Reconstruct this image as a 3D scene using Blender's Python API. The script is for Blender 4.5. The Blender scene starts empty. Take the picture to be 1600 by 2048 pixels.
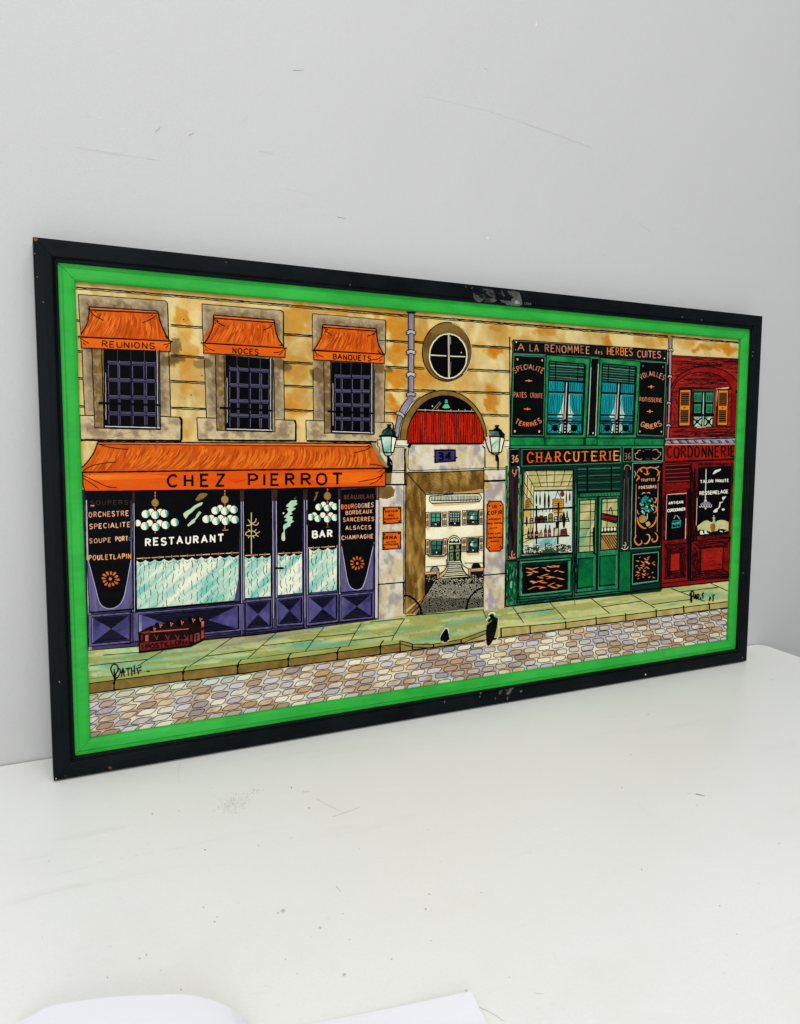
import bpy, bmesh, math, random
import numpy as np
from mathutils import Matrix, Vector
from mathutils.geometry import tessellate_polygon
rnd = random.Random(7); nr = np.random.RandomState(5)
scene = bpy.context.scene
COL = scene.collection
def srgb(c, a=1.0):
    out = []
    for v in c[:3]:
        v = v/255.0
        out.append(v/12.92 if v <= .04045 else ((v+.055)/1.055)**2.4)
    return (out[0], out[1], out[2], a)
# ---------------------------------------------------------------- camera
# picture 1.0466 x 0.56 m leaning 3.5 degrees against the wall (wall = plane y 0, table top = plane z 0)
LEAN = math.radians(3.5)
F_PX = 1535.54                                    # focal length in pixels of a 2048 pixel high picture
Xd = np.array([0.89830453, -0.03651893, 0.4378531])
Yd = np.array([-0.00405894, 0.99580762, 0.09138223])
Nd = np.cross(Xd, Yd)
BLc = np.array([-0.36384951, -0.27294905, 0.76066048]) + Yd*0.56
Gd = Yd*math.cos(LEAN) + Nd*math.sin(LEAN); Dd = Nd*math.cos(LEAN) - Yd*math.sin(LEAN)
GAP = 0.0655                                      # bottom front edge of the frame to the wall
PW, PH = 1.04658, 0.56
cam_loc = Vector((-BLc.dot(Xd), -BLc.dot(Dd)-GAP, BLc.dot(Gd)))
def to_world_dir(v): return Vector((v.dot(Xd), v.dot(Dd), -v.dot(Gd)))
cr = to_world_dir(np.array([1., 0, 0])); cu = to_world_dir(np.array([0, -1., 0])); cb = to_world_dir(np.array([0, 0, -1.]))
cam = bpy.data.cameras.new('camera'); camo = bpy.data.objects.new('camera', cam); COL.objects.link(camo)
camo.matrix_world = Matrix(((cr.x, cu.x, cb.x, cam_loc.x), (cr.y, cu.y, cb.y, cam_loc.y), (cr.z, cu.z, cb.z, cam_loc.z), (0, 0, 0, 1)))
cam.sensor_fit = 'VERTICAL'; cam.sensor_height = 36.0; cam.lens = 36.0*F_PX/2048.0
cam.clip_start = .02; cam.clip_end = 60
scene.camera = camo
# ---------------------------------------------------------------- world and lamps
w = bpy.data.worlds.new('World'); scene.world = w; w.use_nodes = True
bg = w.node_tree.nodes['Background']; bg.inputs[0].default_value = (.95, .98, 1.0, 1); bg.inputs[1].default_value = 0.46
def area(name, loc, target, size, power, col=(1, 1, 1), sy=None):
    l = bpy.data.lights.new(name, 'AREA'); l.size = size; l.energy = power; l.color = col
    if sy: l.shape = 'RECTANGLE'; l.size_y = sy
    o = bpy.data.objects.new(name, l); COL.objects.link(o); o.location = loc
    o.rotation_euler = (Vector(target)-Vector(loc)).to_track_quat('-Z', 'Y').to_euler()
    return o
area('ceiling_lamp', (0.1, -1.8, 2.3), (0.5, -0.4, 0.0), 2.2, 39, (1, .99, .965), 1.6)
area('front_fill', (-0.5, -3.0, .7), (0.4, 0, 0.2), 2.0, 32, (.97, .985, 1.0), 1.3)  # unseen fill lamp added in front to brighten the wall on both sides
scene.view_settings.view_transform = 'Standard'; scene.view_settings.look = 'None'
scene.view_settings.exposure = 0.0; scene.view_settings.gamma = 1.0
# ---------------------------------------------------------------- objects helpers
def tag(o, label=None, cat=None, group=None, kind=None):
    if label: o['label'] = label
    if cat: o['category'] = cat
    if group: o['group'] = group
    if kind: o['kind'] = kind
    return o
def link(name, me, parent=None, mats=()):
    for m in mats: me.materials.append(m)
    o = bpy.data.objects.new(name, me); COL.objects.link(o)
    if parent: o.parent = parent
    return o
# ---------------------------------------------------------------- node helpers
class NT:
    def __init__(s, name):
        s.m = bpy.data.materials.new(name); s.m.use_nodes = True; s.t = s.m.node_tree; s.n = s.t.nodes; s.l = s.t.links
        s.b = s.n['Principled BSDF']
    def new(s, t, **k):
        n = s.n.new(t)
        for a, v in k.items(): setattr(n, a, v)
        return n
    def put(s, sock, v):
        if hasattr(v, 'links'): s.l.new(v, sock)
        else: sock.default_value = v
    def co(s): return s.new('ShaderNodeTexCoord').outputs['Object']
    def mapping(s, v, scale=(1, 1, 1), rot=(0, 0, 0)):
        n = s.new('ShaderNodeMapping'); s.l.new(v, n.inputs[0]); n.inputs['Scale'].default_value = scale; n.inputs['Rotation'].default_value = rot
        return n.outputs[0]
    def noise(s, v, scale, detail=4, rough=.55, dist=0):
        n = s.new('ShaderNodeTexNoise'); s.l.new(v, n.inputs['Vector']); n.inputs['Scale'].default_value = scale
        n.inputs['Detail'].default_value = detail; n.inputs['Roughness'].default_value = rough; n.inputs['Distortion'].default_value = dist
        return n.outputs['Fac']
    def ramp(s, f, a, b, lo=0., hi=1.):
        n = s.new('ShaderNodeMapRange'); s.put(n.inputs[0], f); n.inputs[1].default_value = a; n.inputs[2].default_value = b
        n.inputs[3].default_value = lo; n.inputs[4].default_value = hi; n.clamp = True
        return n.outputs[0]
    def mix(s, f, a, b, mode='MIX'):
        n = s.new('ShaderNodeMix', data_type='RGBA', blend_type=mode); s.put(n.inputs[0], f); s.put(n.inputs[6], a); s.put(n.inputs[7], b)
        return n.outputs[2]
    def math(s, op, a, b=0.):
        n = s.new('ShaderNodeMath', operation=op); s.put(n.inputs[0], a); s.put(n.inputs[1], b); return n.outputs[0]
    def bump(s, h, strength, dist):
        n = s.new('ShaderNodeBump'); s.put(n.inputs['Height'], h); n.inputs['Strength'].default_value = strength; n.inputs['Distance'].default_value = dist
        s.l.new(n.outputs[0], s.b.inputs['Normal'])
    def base(s, c, rough=.5, spec=.5):
        s.put(s.b.inputs['Base Color'], c); s.put(s.b.inputs['Roughness'], rough); s.b.inputs['Specular IOR Level'].default_value = spec
        return s.m
def paint(kind):
    """paint film of the picture: two pigments of each shape mixed by a pattern of brush work"""
    t = NT('paint_'+kind); co = t.co()
    a = t.new('ShaderNodeAttribute', attribute_name='ca').outputs['Color']
    b = t.new('ShaderNodeAttribute', attribute_name='cb').outputs['Color']
    if kind == 'flat': f = t.ramp(t.noise(co, 90, 3), .35, .7)
    elif kind == 'blotch': f = t.ramp(t.noise(co, 42, 5, .6, .6), .38, .62)
    elif kind == 'diag': f = t.ramp(t.noise(t.mapping(t.mapping(co, rot=(0, 0, 0)), rot=(0, math.radians(-45), 0), scale=(1, 1, 1)), 1, 0), 0, 1)
    elif kind == 'swirl': f = t.ramp(t.noise(t.mapping(co, (95, 1, 26)), 1, 5, .62, 1.1), .36, .64)
    elif kind == 'vert': f = t.ramp(t.noise(t.mapping(co, (160, 1, 22)), 1, 4, .6, .4), .36, .64)
    elif kind == 'horiz': f = t.ramp(t.noise(t.mapping(co, (12, 1, 110)), 1, 4, .6, .5), .36, .64)
    if kind == 'diag':
        v = t.new('ShaderNodeMapping'); t.l.new(co, v.inputs[0]); v.inputs['Rotation'].default_value = (0, math.radians(42), 0)
        v2 = t.mapping(v.outputs[0], (14, 1, 90))
        f = t.ramp(t.noise(v2, 1, 4, .6, .25), .38, .62)
    c = t.mix(f, a, b)
    g = t.noise(co, 900, 2, .6)
    c = t.mix(t.ramp(g, .3, .7, .0, .20), c, t.mix(.5, c, (0, 0, 0, 1)))
    c = t.mix(1.0, c, (.90, .89, .88, 1), 'MULTIPLY')
    return t.base(c, .42, .025)
PK = ['flat', 'blotch', 'diag', 'swirl', 'vert', 'horiz']
PMATS = [paint(k) for k in PK]
# ---------------------------------------------------------------- tracing grid: photo pixel -> millimetres on the picture panel
DEP = 0.012
def px_to_panel(p, dep=DEP):
    p = np.asarray(p, float).reshape(-1, 2)
    r = np.c_[p[:, 0]-800, p[:, 1]-1024, np.full(len(p), F_PX)]
    o = BLc + Nd*dep
    k = (o@Nd)/(r@Nd); q = r*k[:, None]-o
    return np.c_[q@Xd, -(q@Yd)]
def homog(src, dst):
    A = []
    for (x, y), (u, v) in zip(src, dst):
        A.append([x, y, 1, 0, 0, 0, -u*x, -u*y, -u]); A.append([0, 0, 0, x, y, 1, -v*x, -v*y, -v])
    H = np.linalg.svd(np.array(A, float))[2][-1].reshape(3, 3)
    return H
VIEWS = dict(A=(140, 560, .1625), B=(140, 700, .1625), C=(380, 580, .1625), D=(380, 720, .1625), E=(600, 600, .1625), F=(600, 740, .1625),
    G=(780, 620, .1625), H=(780, 780, .1625), I=(150, 870, .2), J=(460, 870, .2), K=(160, 1080, .2), L=(460, 1080, .2), M=(740, 830, .175),
    N=(740, 1000, .175), O=(760, 1140, .175), P=(170, 1260, .2), Q=(1000, 660, .1625), R=(1180, 680, .10256), S=(1000, 820, .1625),
    T=(1000, 980, .1625), U=(1230, 880, .15625), V=(1310, 690, .1172), X=(1310, 900, .13668), Y=(1020, 1140, .2875),
    AA=(460, 1220, .2), BB=(740, 1220, .2), Z=(1300, 1120, .1875), PX=(0, 0, 1))
def fbm(x, y, sc, seed=0, octs=4):
    """value noise, about 0..1"""
    tot = 0; amp = 1; s = 0; x = np.asarray(x, float)/sc; y = np.asarray(y, float)/sc
    for o in range(octs):
        xi = np.floor(x).astype(int); yi = np.floor(y).astype(int); fx = x-xi; fy = y-yi
        fx = fx*fx*(3-2*fx); fy = fy*fy*(3-2*fy)
        def h(i, j):
            n = np.sin(i*127.1+j*311.7+seed*74.7+o*19.3)*43758.5453
            return n-np.floor(n)
        v = (h(xi, yi)*(1-fx)+h(xi+1, yi)*fx)*(1-fy)+(h(xi, yi+1)*(1-fx)+h(xi+1, yi+1)*fx)*fy
        tot = tot+v*amp; s += amp; amp *= .5; x = x*2.03+11; y = y*2.03+7
    return tot/s
INK = (4, 4, 7)
GL = {}
def _g():
    D = """A 0,0 .42,1 .84,0|.15,.36 .7,.36
B .05,0 .05,1 .5,1 .68,.85 .64,.62 .42,.53 .05,.53|.42,.53 .7,.42 .76,.2 .56,0 .05,0
C .76,.84 .55,1 .25,.94 .04,.66 .04,.34 .24,.05 .52,0 .76,.14
D .05,0 .05,1 .4,1 .72,.76 .78,.42 .62,.12 .38,0 .05,0
E .66,1 .05,1 .05,0 .68,0|.05,.52 .54,.52
F .66,1 .05,1 .05,0|.05,.5 .54,.5
G .74,.84 .52,1 .22,.92 .04,.62 .05,.28 .28,.02 .6,.04 .76,.2 .76,.42 .46,.42
H .05,0 .05,1|.72,0 .72,1|.05,.5 .72,.5
I .08,0 .08,1
J .5,1 .5,.2 .34,0 .1,.06 .02,.22
K .05,0 .05,1|.68,1 .05,.42|.24,.58 .72,0
L .05,1 .05,0 .62,0
M .04,0 .1,1 .45,.35 .8,1 .88,0
N .05,0 .05,1 .7,0 .7,1
O .4,1 .14,.88 .03,.52 .12,.14 .4,0 .68,.12 .79,.48 .68,.86 .4,1
P .05,0 .05,1 .48,1 .7,.84 .68,.6 .46,.48 .05,.48
Q .4,1 .14,.88 .03,.52 .12,.14 .4,0 .68,.12 .79,.48 .68,.86 .4,1|.5,.22 .84,-.06
R .05,0 .05,1 .48,1 .68,.84 .66,.62 .44,.52 .05,.52|.34,.5 .74,0
S .68,.86 .48,1 .2,.97 .06,.78 .16,.58 .56,.44 .7,.24 .56,.03 .26,0 .04,.14
T .0,1 .76,1|.38,1 .38,0
U .05,1 .05,.26 .22,.02 .5,.02 .68,.24 .7,1
V .0,1 .36,0 .74,1
W .0,1 .22,0 .46,.7 .7,0 .94,1
X .02,0 .7,1|.04,1 .7,0
Y .0,1 .34,.5 .7,1|.34,.5 .34,0
Z .04,1 .7,1 .02,0 .72,0
3 .06,.9 .3,1 .58,.9 .58,.68 .28,.54 .6,.44 .64,.16 .4,0 .08,.08
4 .5,0 .5,1 .02,.32 .72,.32
6 .6,.92 .3,.9 .06,.5 .1,.12 .38,0 .62,.16 .6,.4 .36,.5 .1,.36
7 .04,.96 .62,1 .28,0|.14,.5 .56,.52
5 .62,1 .14,.98 .1,.6 .44,.6 .6,.36 .48,.06 .06,.02
d .56,.1 .3,0 .06,.16 .1,.44 .4,.5 .54,.4|.56,1 .56,0
e .08,.28 .5,.34 .42,.54 .16,.5 .06,.22 .2,.0 .52,.08
s .48,.5 .2,.56 .1,.4 .44,.24 .4,.04 .06,.02
i .08,0 .08,.52
- .05,.45 .45,.45
. .05,0 .12,.06
c .5,.46 .24,.56 .05,.3 .18,.02 .5,.06"""
    for ln in D.split('\n'):
        k, r = ln.split(' ', 1)
        GL[k] = [np.array([[float(a) for a in p.split(',')] for p in st.split()]) for st in r.split('|')]
_g()
def gw(ch):
    if ch == ' ': return .55
    return max(s[:, 0].max() for s in GL[ch])+.05
def catmull(P, n=6):
    if len(P) < 3: return P
    Q = np.vstack([2*P[0]-P[1], P, 2*P[-1]-P[-2]]); out = []
    for i in range(1, len(Q)-2):
        for k in range(n):
            t = k/n
            out.append(.5*((2*Q[i])+(-Q[i-1]+Q[i+1])*t+(2*Q[i-1]-5*Q[i]+4*Q[i+1]-Q[i+2])*t*t+(-Q[i-1]+3*Q[i]-3*Q[i+1]+Q[i+2])*t**3))
    out.append(Q[-2]); return np.array(out)
def resample(P, step):
    d = np.r_[0, np.cumsum(np.hypot(*np.diff(P, axis=0).T))]
    if d[-1] < 1e-6: return P
    # keep the corners: add points between
    out = [P[0]]
    for i in range(len(P)-1):
        L = d[i+1]-d[i]; n = max(1, int(L/step))
        for k in range(1, n+1): out.append(P[i]+(P[i+1]-P[i])*k/n)
    return np.array(out)
PANEL = None
ELS = []
class El:
    """one painted element: a thin paint film lying on the panel"""
    def __init__(s, name, level=1, label=None):
        s.name = name; s.label = label; s.z = .0001+level*.00022
        s.v = []; s.z_ = []; s.ca = []; s.cb = []; s.f = []; s.fm = []; s.T = VIEWS['PX']; s.H = None
    def view(s, k): s.T = VIEWS[k]; s.H = None; return s
    def quad(s, tl, tr, br, bl):
        P = s.px([tl, tr, br, bl]) if s.H is None else None
        s.H = homog([(0, 0), (1, 0), (1, 1), (0, 1)], P); return s
    def px(s, p):
        p = np.asarray(p, float).reshape(-1, 2)
        if s.H is not None:
            q = np.c_[p, np.ones(len(p))]@s.H.T; return q[:, :2]/q[:, 2:]
        return p*s.T[2]+[s.T[0], s.T[1]]
    def _add(s, P, faces, ca, cb, mat):
        n0 = sum(len(a) for a in s.v); s.v.append(P); s.z_.append(np.full(len(P), s.z))
        for L, c in ((s.ca, ca), (s.cb, cb)):
            c = np.asarray(c, float)
            if c.ndim == 1: c = np.tile(c, (len(P), 1))
            L.append(c)
        s.f += [tuple(i+n0 for i in f) for f in faces]; s.fm += [PK.index(mat)]*len(faces)
    def poly(s, pts, c, c2=None, m='blotch', sm=False, jit=0):
        P = s.px(pts)
        if sm: P = catmull(np.vstack([P, P[:1]]), 5)[:-1]
        if jit: P = resample(np.vstack([P, P[:1]]), 3)[:-1]; P = P+nr.uniform(-jit, jit, P.shape)
        s.z += 1.0e-5; s.lastc = None
        if len(P) > 4 or True:
            tr = tessellate_polygon([[Vector((x, y, 0)) for x, y in P]])
        s._add(P, tr, c, c2 if c2 is not None else c, m); return s
    def rect(s, x0, y0, x1, y1, c, c2=None, m='blotch'): return s.poly([(x0, y0), (x1, y0), (x1, y1), (x0, y1)], c, c2, m)
    def ell(s, cx, cy, rx, ry, c, c2=None, m='blotch', a0=0, a1=360, n=28):
        a = np.radians(np.linspace(a0, a1, n, endpoint=(a1-a0) < 360)); return s.poly(np.c_[cx+rx*np.cos(a), cy+ry*np.sin(a)], c, c2, m)
    def grid(s, nx, ny, fn, m='flat'):
        """fills the current unit quad with paint whose pigment varies smoothly: fn(s, t, pixel x, pixel y) -> rgb"""
        a, b = np.meshgrid(np.linspace(0, 1, nx+1), np.linspace(0, 1, ny+1)); a = a.ravel(); b = b.ravel()
        P = s.px(np.c_[a, b]); s.z += 1.0e-5
        c = np.clip(fn(a, b, P[:, 0], P[:, 1]), 0, 255)
        fc = [(j*(nx+1)+i, j*(nx+1)+i+1, (j+1)*(nx+1)+i+1, (j+1)*(nx+1)+i) for j in range(ny) for i in range(nx)]
        s._add(P, fc, c, c, m); return s
    def line(s, pts, w=1.4, c=INK, sm=False, jit=.25, closed=False, taper=0, m='flat', raw=False):
        P = np.asarray(pts, float) if raw else s.px(pts)
        if closed: P = np.vstack([P, P[:1]])
        if sm: P = catmull(P, 6)
        P = resample(P, 6)
        n = len(P)
        if c == INK and w < 2.3: w = w*1.18
        if n < 2: return s
        d = np.diff(P, axis=0); ln = np.hypot(d[:, 0], d[:, 1])+1e-9; d = d/ln[:, None]
        nn = np.c_[-d[:, 1], d[:, 0]]
        A = np.vstack([nn[:1], nn]); B = np.vstack([nn, nn[-1:]])
        if closed: A[0] = nn[-1]; B[-1] = nn[0]
        mm = A+B; q = (mm*mm).sum(1)/2; mm = mm/np.maximum(q, .55)[:, None]
        if jit and n > 2:
            P = P.copy(); P[1:-1] += (B[1:-1]*nr.normal(0, jit*.5, n-2)[:, None])
        W = w*.5*(1+nr.uniform(-.16, .16, n))
        if taper: u = np.linspace(0, 1, n); W = W*(1-taper*np.abs(2*u-1)**2)
        if closed: W[-1] = W[0]; P[-1] = P[0]
        Lf = P+mm*W[:, None]; Rt = P-mm*W[:, None]
        if tuple(c) != getattr(s, 'lastc', None): s.z += 8e-6; s.lastc = tuple(c); s.k = 0
        s.k += 1; z_ = s.z; s.z += 1.4e-6*(s.k % 5)
        V = np.vstack([Lf, Rt]); s._add(V, [(i, i+1, n+i+1, n+i) for i in range(n-1)], c, c, m); s.z = z_; return s
    def lines(s, L, w=1.4, c=INK, **k):
        for p in L: s.line(p, w, c, **k)
        return s
    def text(s, tx, p0, p1, h, w=1.6, c=INK, h1=None, arc=0, cols=None, fat=None, serif=False, wob=.04, sp=.4, hs=.88):
        h1 = h1 if h1 is not None else h
        a, b = s.px([p0, p1]); sc = s.T[2]; h *= sc*hs; h1 *= sc*hs; arc *= sc; w = w*(.82 if w < 3 else .92)
        tot = sum(gw(ch) for ch in tx)+sp*(len(tx)-1); x = 0
        for k, ch in enumerate(tx):
            if ch != ' ':
                dy = rnd.uniform(-wob, wob); dw = rnd.uniform(.92, 1.06)
                cc = c if cols is None else cols[k % len(cols)]
                for si, st in enumerate(GL[ch]):
                    st = st.copy(); curv = ch in 'BCDGOPQRSU36J5edsc' and len(st) > 4
                    if curv and ch in 'BDPR': pass
                    g = st.copy()
                    u = (x+g[:, 0]*dw)/tot
                    hh = h+(h1-h)*u
                    base = a+(b-a)*u[:, None]
                    off = -arc*4*u*(1-u); sl = -arc*4*(1-2*u)/np.hypot(*(b-a))
                    yy = (g[:, 1]+dy)*hh
                    P = np.c_[base[:, 0]+yy*sl*.9, base[:, 1]+off-yy]
                    if ch in 'COSQG63UJcse': s.line(P, w, cc, sm=True, jit=0, raw=True)
                    else:
                        d = np.diff(P, axis=0); d = d/(np.hypot(d[:, 0], d[:, 1])[:, None]+1e-9); a_ = 0
                        for q_i in range(1, len(P)):
                            if q_i == len(P)-1 or d[q_i-1].dot(d[q_i]) < .45:
                                seg = P[a_:q_i+1].copy()
                                if a_ > 0: seg[0] -= d[a_]*w*.4
                                if q_i < len(P)-1: seg[-1] += d[q_i-1]*w*.4
                                s.line(seg, w, cc, jit=0, raw=True); a_ = q_i
                    if serif:
                        for e in (0, -1):
                            q = P[e]
                            if ch not in 'O': s.line([q+[-hh[0]*.16, 0], q+[0, (1 if g[e, 1] > .5 else -1)*hh[0]*.05], q+[hh[0]*.16, 0]], w*.45, cc, jit=0, raw=True)
            x += gw(ch)+sp
        return s
    def hatch(s, tri, n, w=.8, c=INK, jit=.4, fill=1.0):
        """fine pen lines across a triangle or quad given as left edge and right edge point lists"""
        (a0, a1), (b0, b1) = tri
        a0, a1, b0, b1 = [np.array(p, float) for p in (a0, a1, b0, b1)]
        for i in range(n):
            t = (i+.5)/n; p = a0+(a1-a0)*t; q = b0+(b1-b0)*t
            e = nr.uniform(-.04, .04); d = q-p
            s.line([p-d*e, q+d*e*.7], w*nr.uniform(.6, 1.3), c, jit=jit)
        return s
    def brush(s, tl, tr, br, bl, cols, n, bend=.08, w=(1.2, 3.6), ln=(.2, .7)):
        s.quad(tl, tr, br, bl)
        for c in cols:
            s.z += 1e-5
            for k in range(n//len(cols)):
                x0 = rnd.uniform(.02, .98); y0 = rnd.uniform(.02, .7); L_ = rnd.uniform(*ln); y1 = min(.97, y0+L_)
                s.line([(x0-bend*t_*t_*(1 if x0 > .15 else .3), t_) for t_ in np.linspace(y0, y1, 6)], rnd.uniform(*w), c, sm=True, taper=.95, jit=.15, m='swirl')
        s.H = None; return s
    def done(s):
        P = np.vstack(s.v); z = np.concatenate(s.z_)
        uv = px_to_panel(P)
        me = bpy.data.meshes.new(s.name)
        me.from_pydata(np.c_[uv[:, 0], -z, uv[:, 1]].tolist(), [], s.f)
        for nm, L in (('ca', s.ca), ('cb', s.cb)):
            c = np.vstack(L)/255.0; c = np.where(c <= .04045, c/12.92, ((np.maximum(c, 0)+.055)/1.055)**2.4)
            at = me.attributes.new(nm, 'FLOAT_COLOR', 'POINT'); at.data.foreach_set('color', np.c_[c, np.ones(len(c))].astype(np.float32).ravel())
        used = sorted(set(s.fm)); mp = {k: i for i, k in enumerate(used)}
        me.polygons.foreach_set('material_index', np.array([mp[k] for k in s.fm], dtype=np.int32))
        o = link(s.name, me, PANEL, [PMATS[k] for k in used])
        if s.label: o['label'] = s.label
        me.update(); ELS.append(o); return o
# ================================================================= the picture
root = bpy.data.objects.new('framed_picture', None); COL.objects.link(root)
root.location = (0, -GAP, 0); root.rotation_euler = (-LEAN, 0, 0); root.empty_display_size = .1
tag(root, 'long framed street picture with black outer frame and green inner border leaning on the wall', 'picture')
def frame_mat():
    t = NT('black_frame_paint'); co = t.co()
    n = t.noise(co, 26, 5, .6); n2 = t.noise(co, 380, 3, .6)
    c = t.mix(t.ramp(n, .35, .7), srgb((3, 7, 9)), srgb((11, 17, 20)))
    t.bump(t.mix(.5, n2, t.noise(t.mapping(co, (20, 300, 300)), 1, 2)), .12, .001)
    return t.base(c, t.ramp(n, .3, .7, .36, .5), .07)
def liner_mat():
    t = NT('green_liner_paint'); co = t.co()
    n = t.noise(co, 14, 5, .6, .5); n2 = t.noise(co, 300, 3, .6)
    c = t.mix(t.ramp(n, .35, .7), srgb((30, 156, 46)), srgb((48, 172, 62)))
    c = t.mix(t.ramp(t.noise(co, 75, 3, .6), .72, .80, 0, .35), c, srgb((20, 110, 40)))
    s2 = t.noise(t.mapping(co, (18, 90, 90)), 1, 4, .6)
    c = t.mix(t.ramp(s2, .45, .7, 0, .35), c, srgb((14, 120, 46)))
    t.bump(t.mix(.5, n2, s2), .16, .001)
    return t.base(c, .42, .2)
FM, LM = frame_mat(), liner_mat()
def rail(name, prof, side, mat, label, g=.00022):
    """one mitred length of moulding; prof = (distance from the outer edge, depth) in metres"""
    me = bpy.data.meshes.new(name); v = []; f = []; N = len(prof); SEG = 1
    for e in (0, 1):
        for b, y in prof:
            if side == 'bottom': p = (b+g if not e else PW-b-g, y, b)
            if side == 'top': p = (b+g if not e else PW-b-g, y, PH-b)
            if side == 'left': p = (b, y, b+g if not e else PH-b-g)
            if side == 'right': p = (PW-b, y, b+g if not e else PH-b-g)
            v.append(p)
    for i in range(N): j = (i+1) % N; f.append((i, j, N+j, N+i))
    f.append(tuple(range(N))); f.append(tuple(range(2*N-1, N-1, -1)))
    me.from_pydata(v, [], f)
    bm = bmesh.new(); bm.from_mesh(me); bmesh.ops.recalc_face_normals(bm, faces=bm.faces); bm.to_mesh(me); bm.free()
    o = link(name, me, root, [mat]); 
    if label: o['label'] = label
    return o
mm = .001
OUT = [(0, 30), (0, 1.6), (.35, .7), (1.1, .15), (2.2, 0), (9, -.25), (15, 0), (16.5, .2), (17.3, 1.0), (17.8, 1.9), (18.4, 2.1), (19.0, 1.3), (19.8, .8), (20.8, .8), (21.5, 1.3), (21.75, 2.4), (21.75, 9), (21.75, 30)]
LIN = [(21.76, 5.9), (25.2, 5.9), (25.9, 5.4), (26.8, 5.0), (34, 5.5), (36.6, 6.4), (37.7, 7.5), (38.1, 8.9), (38.1, 11.96), (21.76, 11.96)]
for sd, lb in (('top', 'black top rail with a worn grey patch'), ('bottom', 'black bottom rail with small chips'), ('left', None), ('right', None)):
    rail('frame_rail', [(a*mm, b*mm) for a, b in OUT], sd, FM, lb)
for sd in ('top', 'bottom', 'left', 'right'):
    rail('liner_rail', [(a*mm, b*mm) for a, b in LIN], sd, LM, None)
# panel board
me = bpy.data.meshes.new('picture_panel')
x0, x1, z0, z1 = .0225, PW-.0225, .0225, PH-.0225
v = [(x, y, z) for y in (0, .004) for x, z in ((x0, z0), (x1, z0), (x1, z1), (x0, z1))]
me.from_pydata(v, [], [(0, 1, 2, 3), (4, 7, 6, 5), (0, 4, 5, 1), (1, 5, 6, 2), (2, 6, 7, 3), (3, 7, 4, 0)])
tm = NT('panel_board'); PANEL = link('picture_panel', me, root, [tm.base(srgb((226, 206, 150)), .5, .15)])
PANEL.location = (0, DEP, 0); PANEL['label'] = 'painted street scene panel'
def lerpc(a, b, t): a = np.asarray(a, float); b = np.asarray(b, float); return a+(b-a)*np.asarray(t)[:, None]
def sm01(x, a, b): t = np.clip((x-a)/(b-a), 0, 1); return t*t*(3-2*t)
CREAM = (222, 194, 122); OCH = (204, 148, 56); RUST = (200, 112, 14); TAN = (176, 140, 70)
# ---- facade wash
stains = [(362, 634, 16, 22, .8), (372, 690, 14, 40, .5), (378, 745, 20, 50, .75), (370, 860, 20, 20, .5), (392, 610, 40, 14, .3), (385, 730, 16, 30, .4),
    (590, 640, 30, 34, .75), (592, 735, 26, 26, .8), (596, 800, 24, 28, .85), (588, 850, 16, 24, .5), (610, 700, 26, 16, .5), (795, 650, 26, 34, .8), (800, 705, 24, 22, .9),
    (793, 755, 24, 22, .85), (783, 812, 12, 22, 1.), (800, 620, 60, 14, .6), (838, 668, 22, 26, .7), (845, 752, 30, 22, .75), (836, 700, 12, 20, .5), (870, 770, 30, 14, .4),
    (988, 653, 12, 9, 1.), (985, 706, 14, 12, 1.2), (982, 800, 9, 26, 1.), (930, 765, 22, 8, .35), (700, 625, 90, 8, .6), (1092, 664, 26, 10, .9), (1212, 678, 14, 14, 1.), (1035, 678, 30, 12, .4),
    (1300, 685, 30, 12, .5), (1325, 672, 16, 10, .8), (1372, 690, 18, 12, .5), (1448, 692, 26, 8, .8), (1414, 702, 26, 6, .9), (1008, 668, 24, 18, .4), (955, 690, 12, 10, .3), (1010, 700, 12, 40, .3)]
def cast(c, x, y):
    # brown wash brushed by the painter beside and under the awnings
    n = (fbm(x, y, 9, 70)-.5)
    for cx, cy, rx, ry in ((352, 692, 12, 22), (350, 717, 22, 9), (337, 722, 20, 11), (572, 735, 16, 8), (562, 730, 14, 12), (407, 728, 20, 12), (635, 750, 16, 16), (752, 738, 20, 9), (777, 740, 8, 6)):
        d = ((x-cx)/rx)**2+((y-cy)/ry)**2+n*1.6; c = lerpc(c, (104, 80, 44), (1-sm01(d, .75, 1.1))*.8)
    return c
def wall_wash(a, b, x, y):
    wx = x+(fbm(x, y, 18, 91)-.5)*30; wy = y+(fbm(x, y, 18, 92)-.5)*34
    c = lerpc(np.tile(CREAM, (len(x), 1)), (228, 208, 150), fbm(x, y, 60, 3))
    n = fbm(x, y, 14, 8); st = np.zeros(len(x))
    for cx, cy, rx, ry, k in stains:
        d = ((wx-cx)/rx)**2+((wy-cy)/ry)**2; st = np.maximum(st, k*(1-sm01(d, .35, 1.9))*(.5+.8*n))
    c = lerpc(c, OCH, sm01(st, .02, .62)*.95); c = lerpc(c, RUST, sm01(st, .42, 1.1)*.85)
    dk = sm01(fbm(x, y*.4, 24, 21), .42, .72)*.6; c = lerpc(c, TAN, dk); c = lerpc(c, (196, 146, 62), sm01(fbm(x, y*.5, 40, 133), .45, .7)*.5*(1-sm01(x, 850, 1150)))
    c = cast(c, x, y)
    c = lerpc(c, (206, 196, 160), sm01(fbm(x, y, 40, 44), .5, .7)*.25)
    c = lerpc(c, (150, 112, 50), sm01(574.5+(x-152)*.0832-y, 0, 9)*.55)  # shadow of the top liner put into the pigment as a brown band
    return c+ (fbm(x, y, 3, 77)-.5)[:, None]*16
e = El('painted_stone_facade', 0)
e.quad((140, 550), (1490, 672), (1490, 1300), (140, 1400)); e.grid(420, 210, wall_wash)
e.H = None
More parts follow.
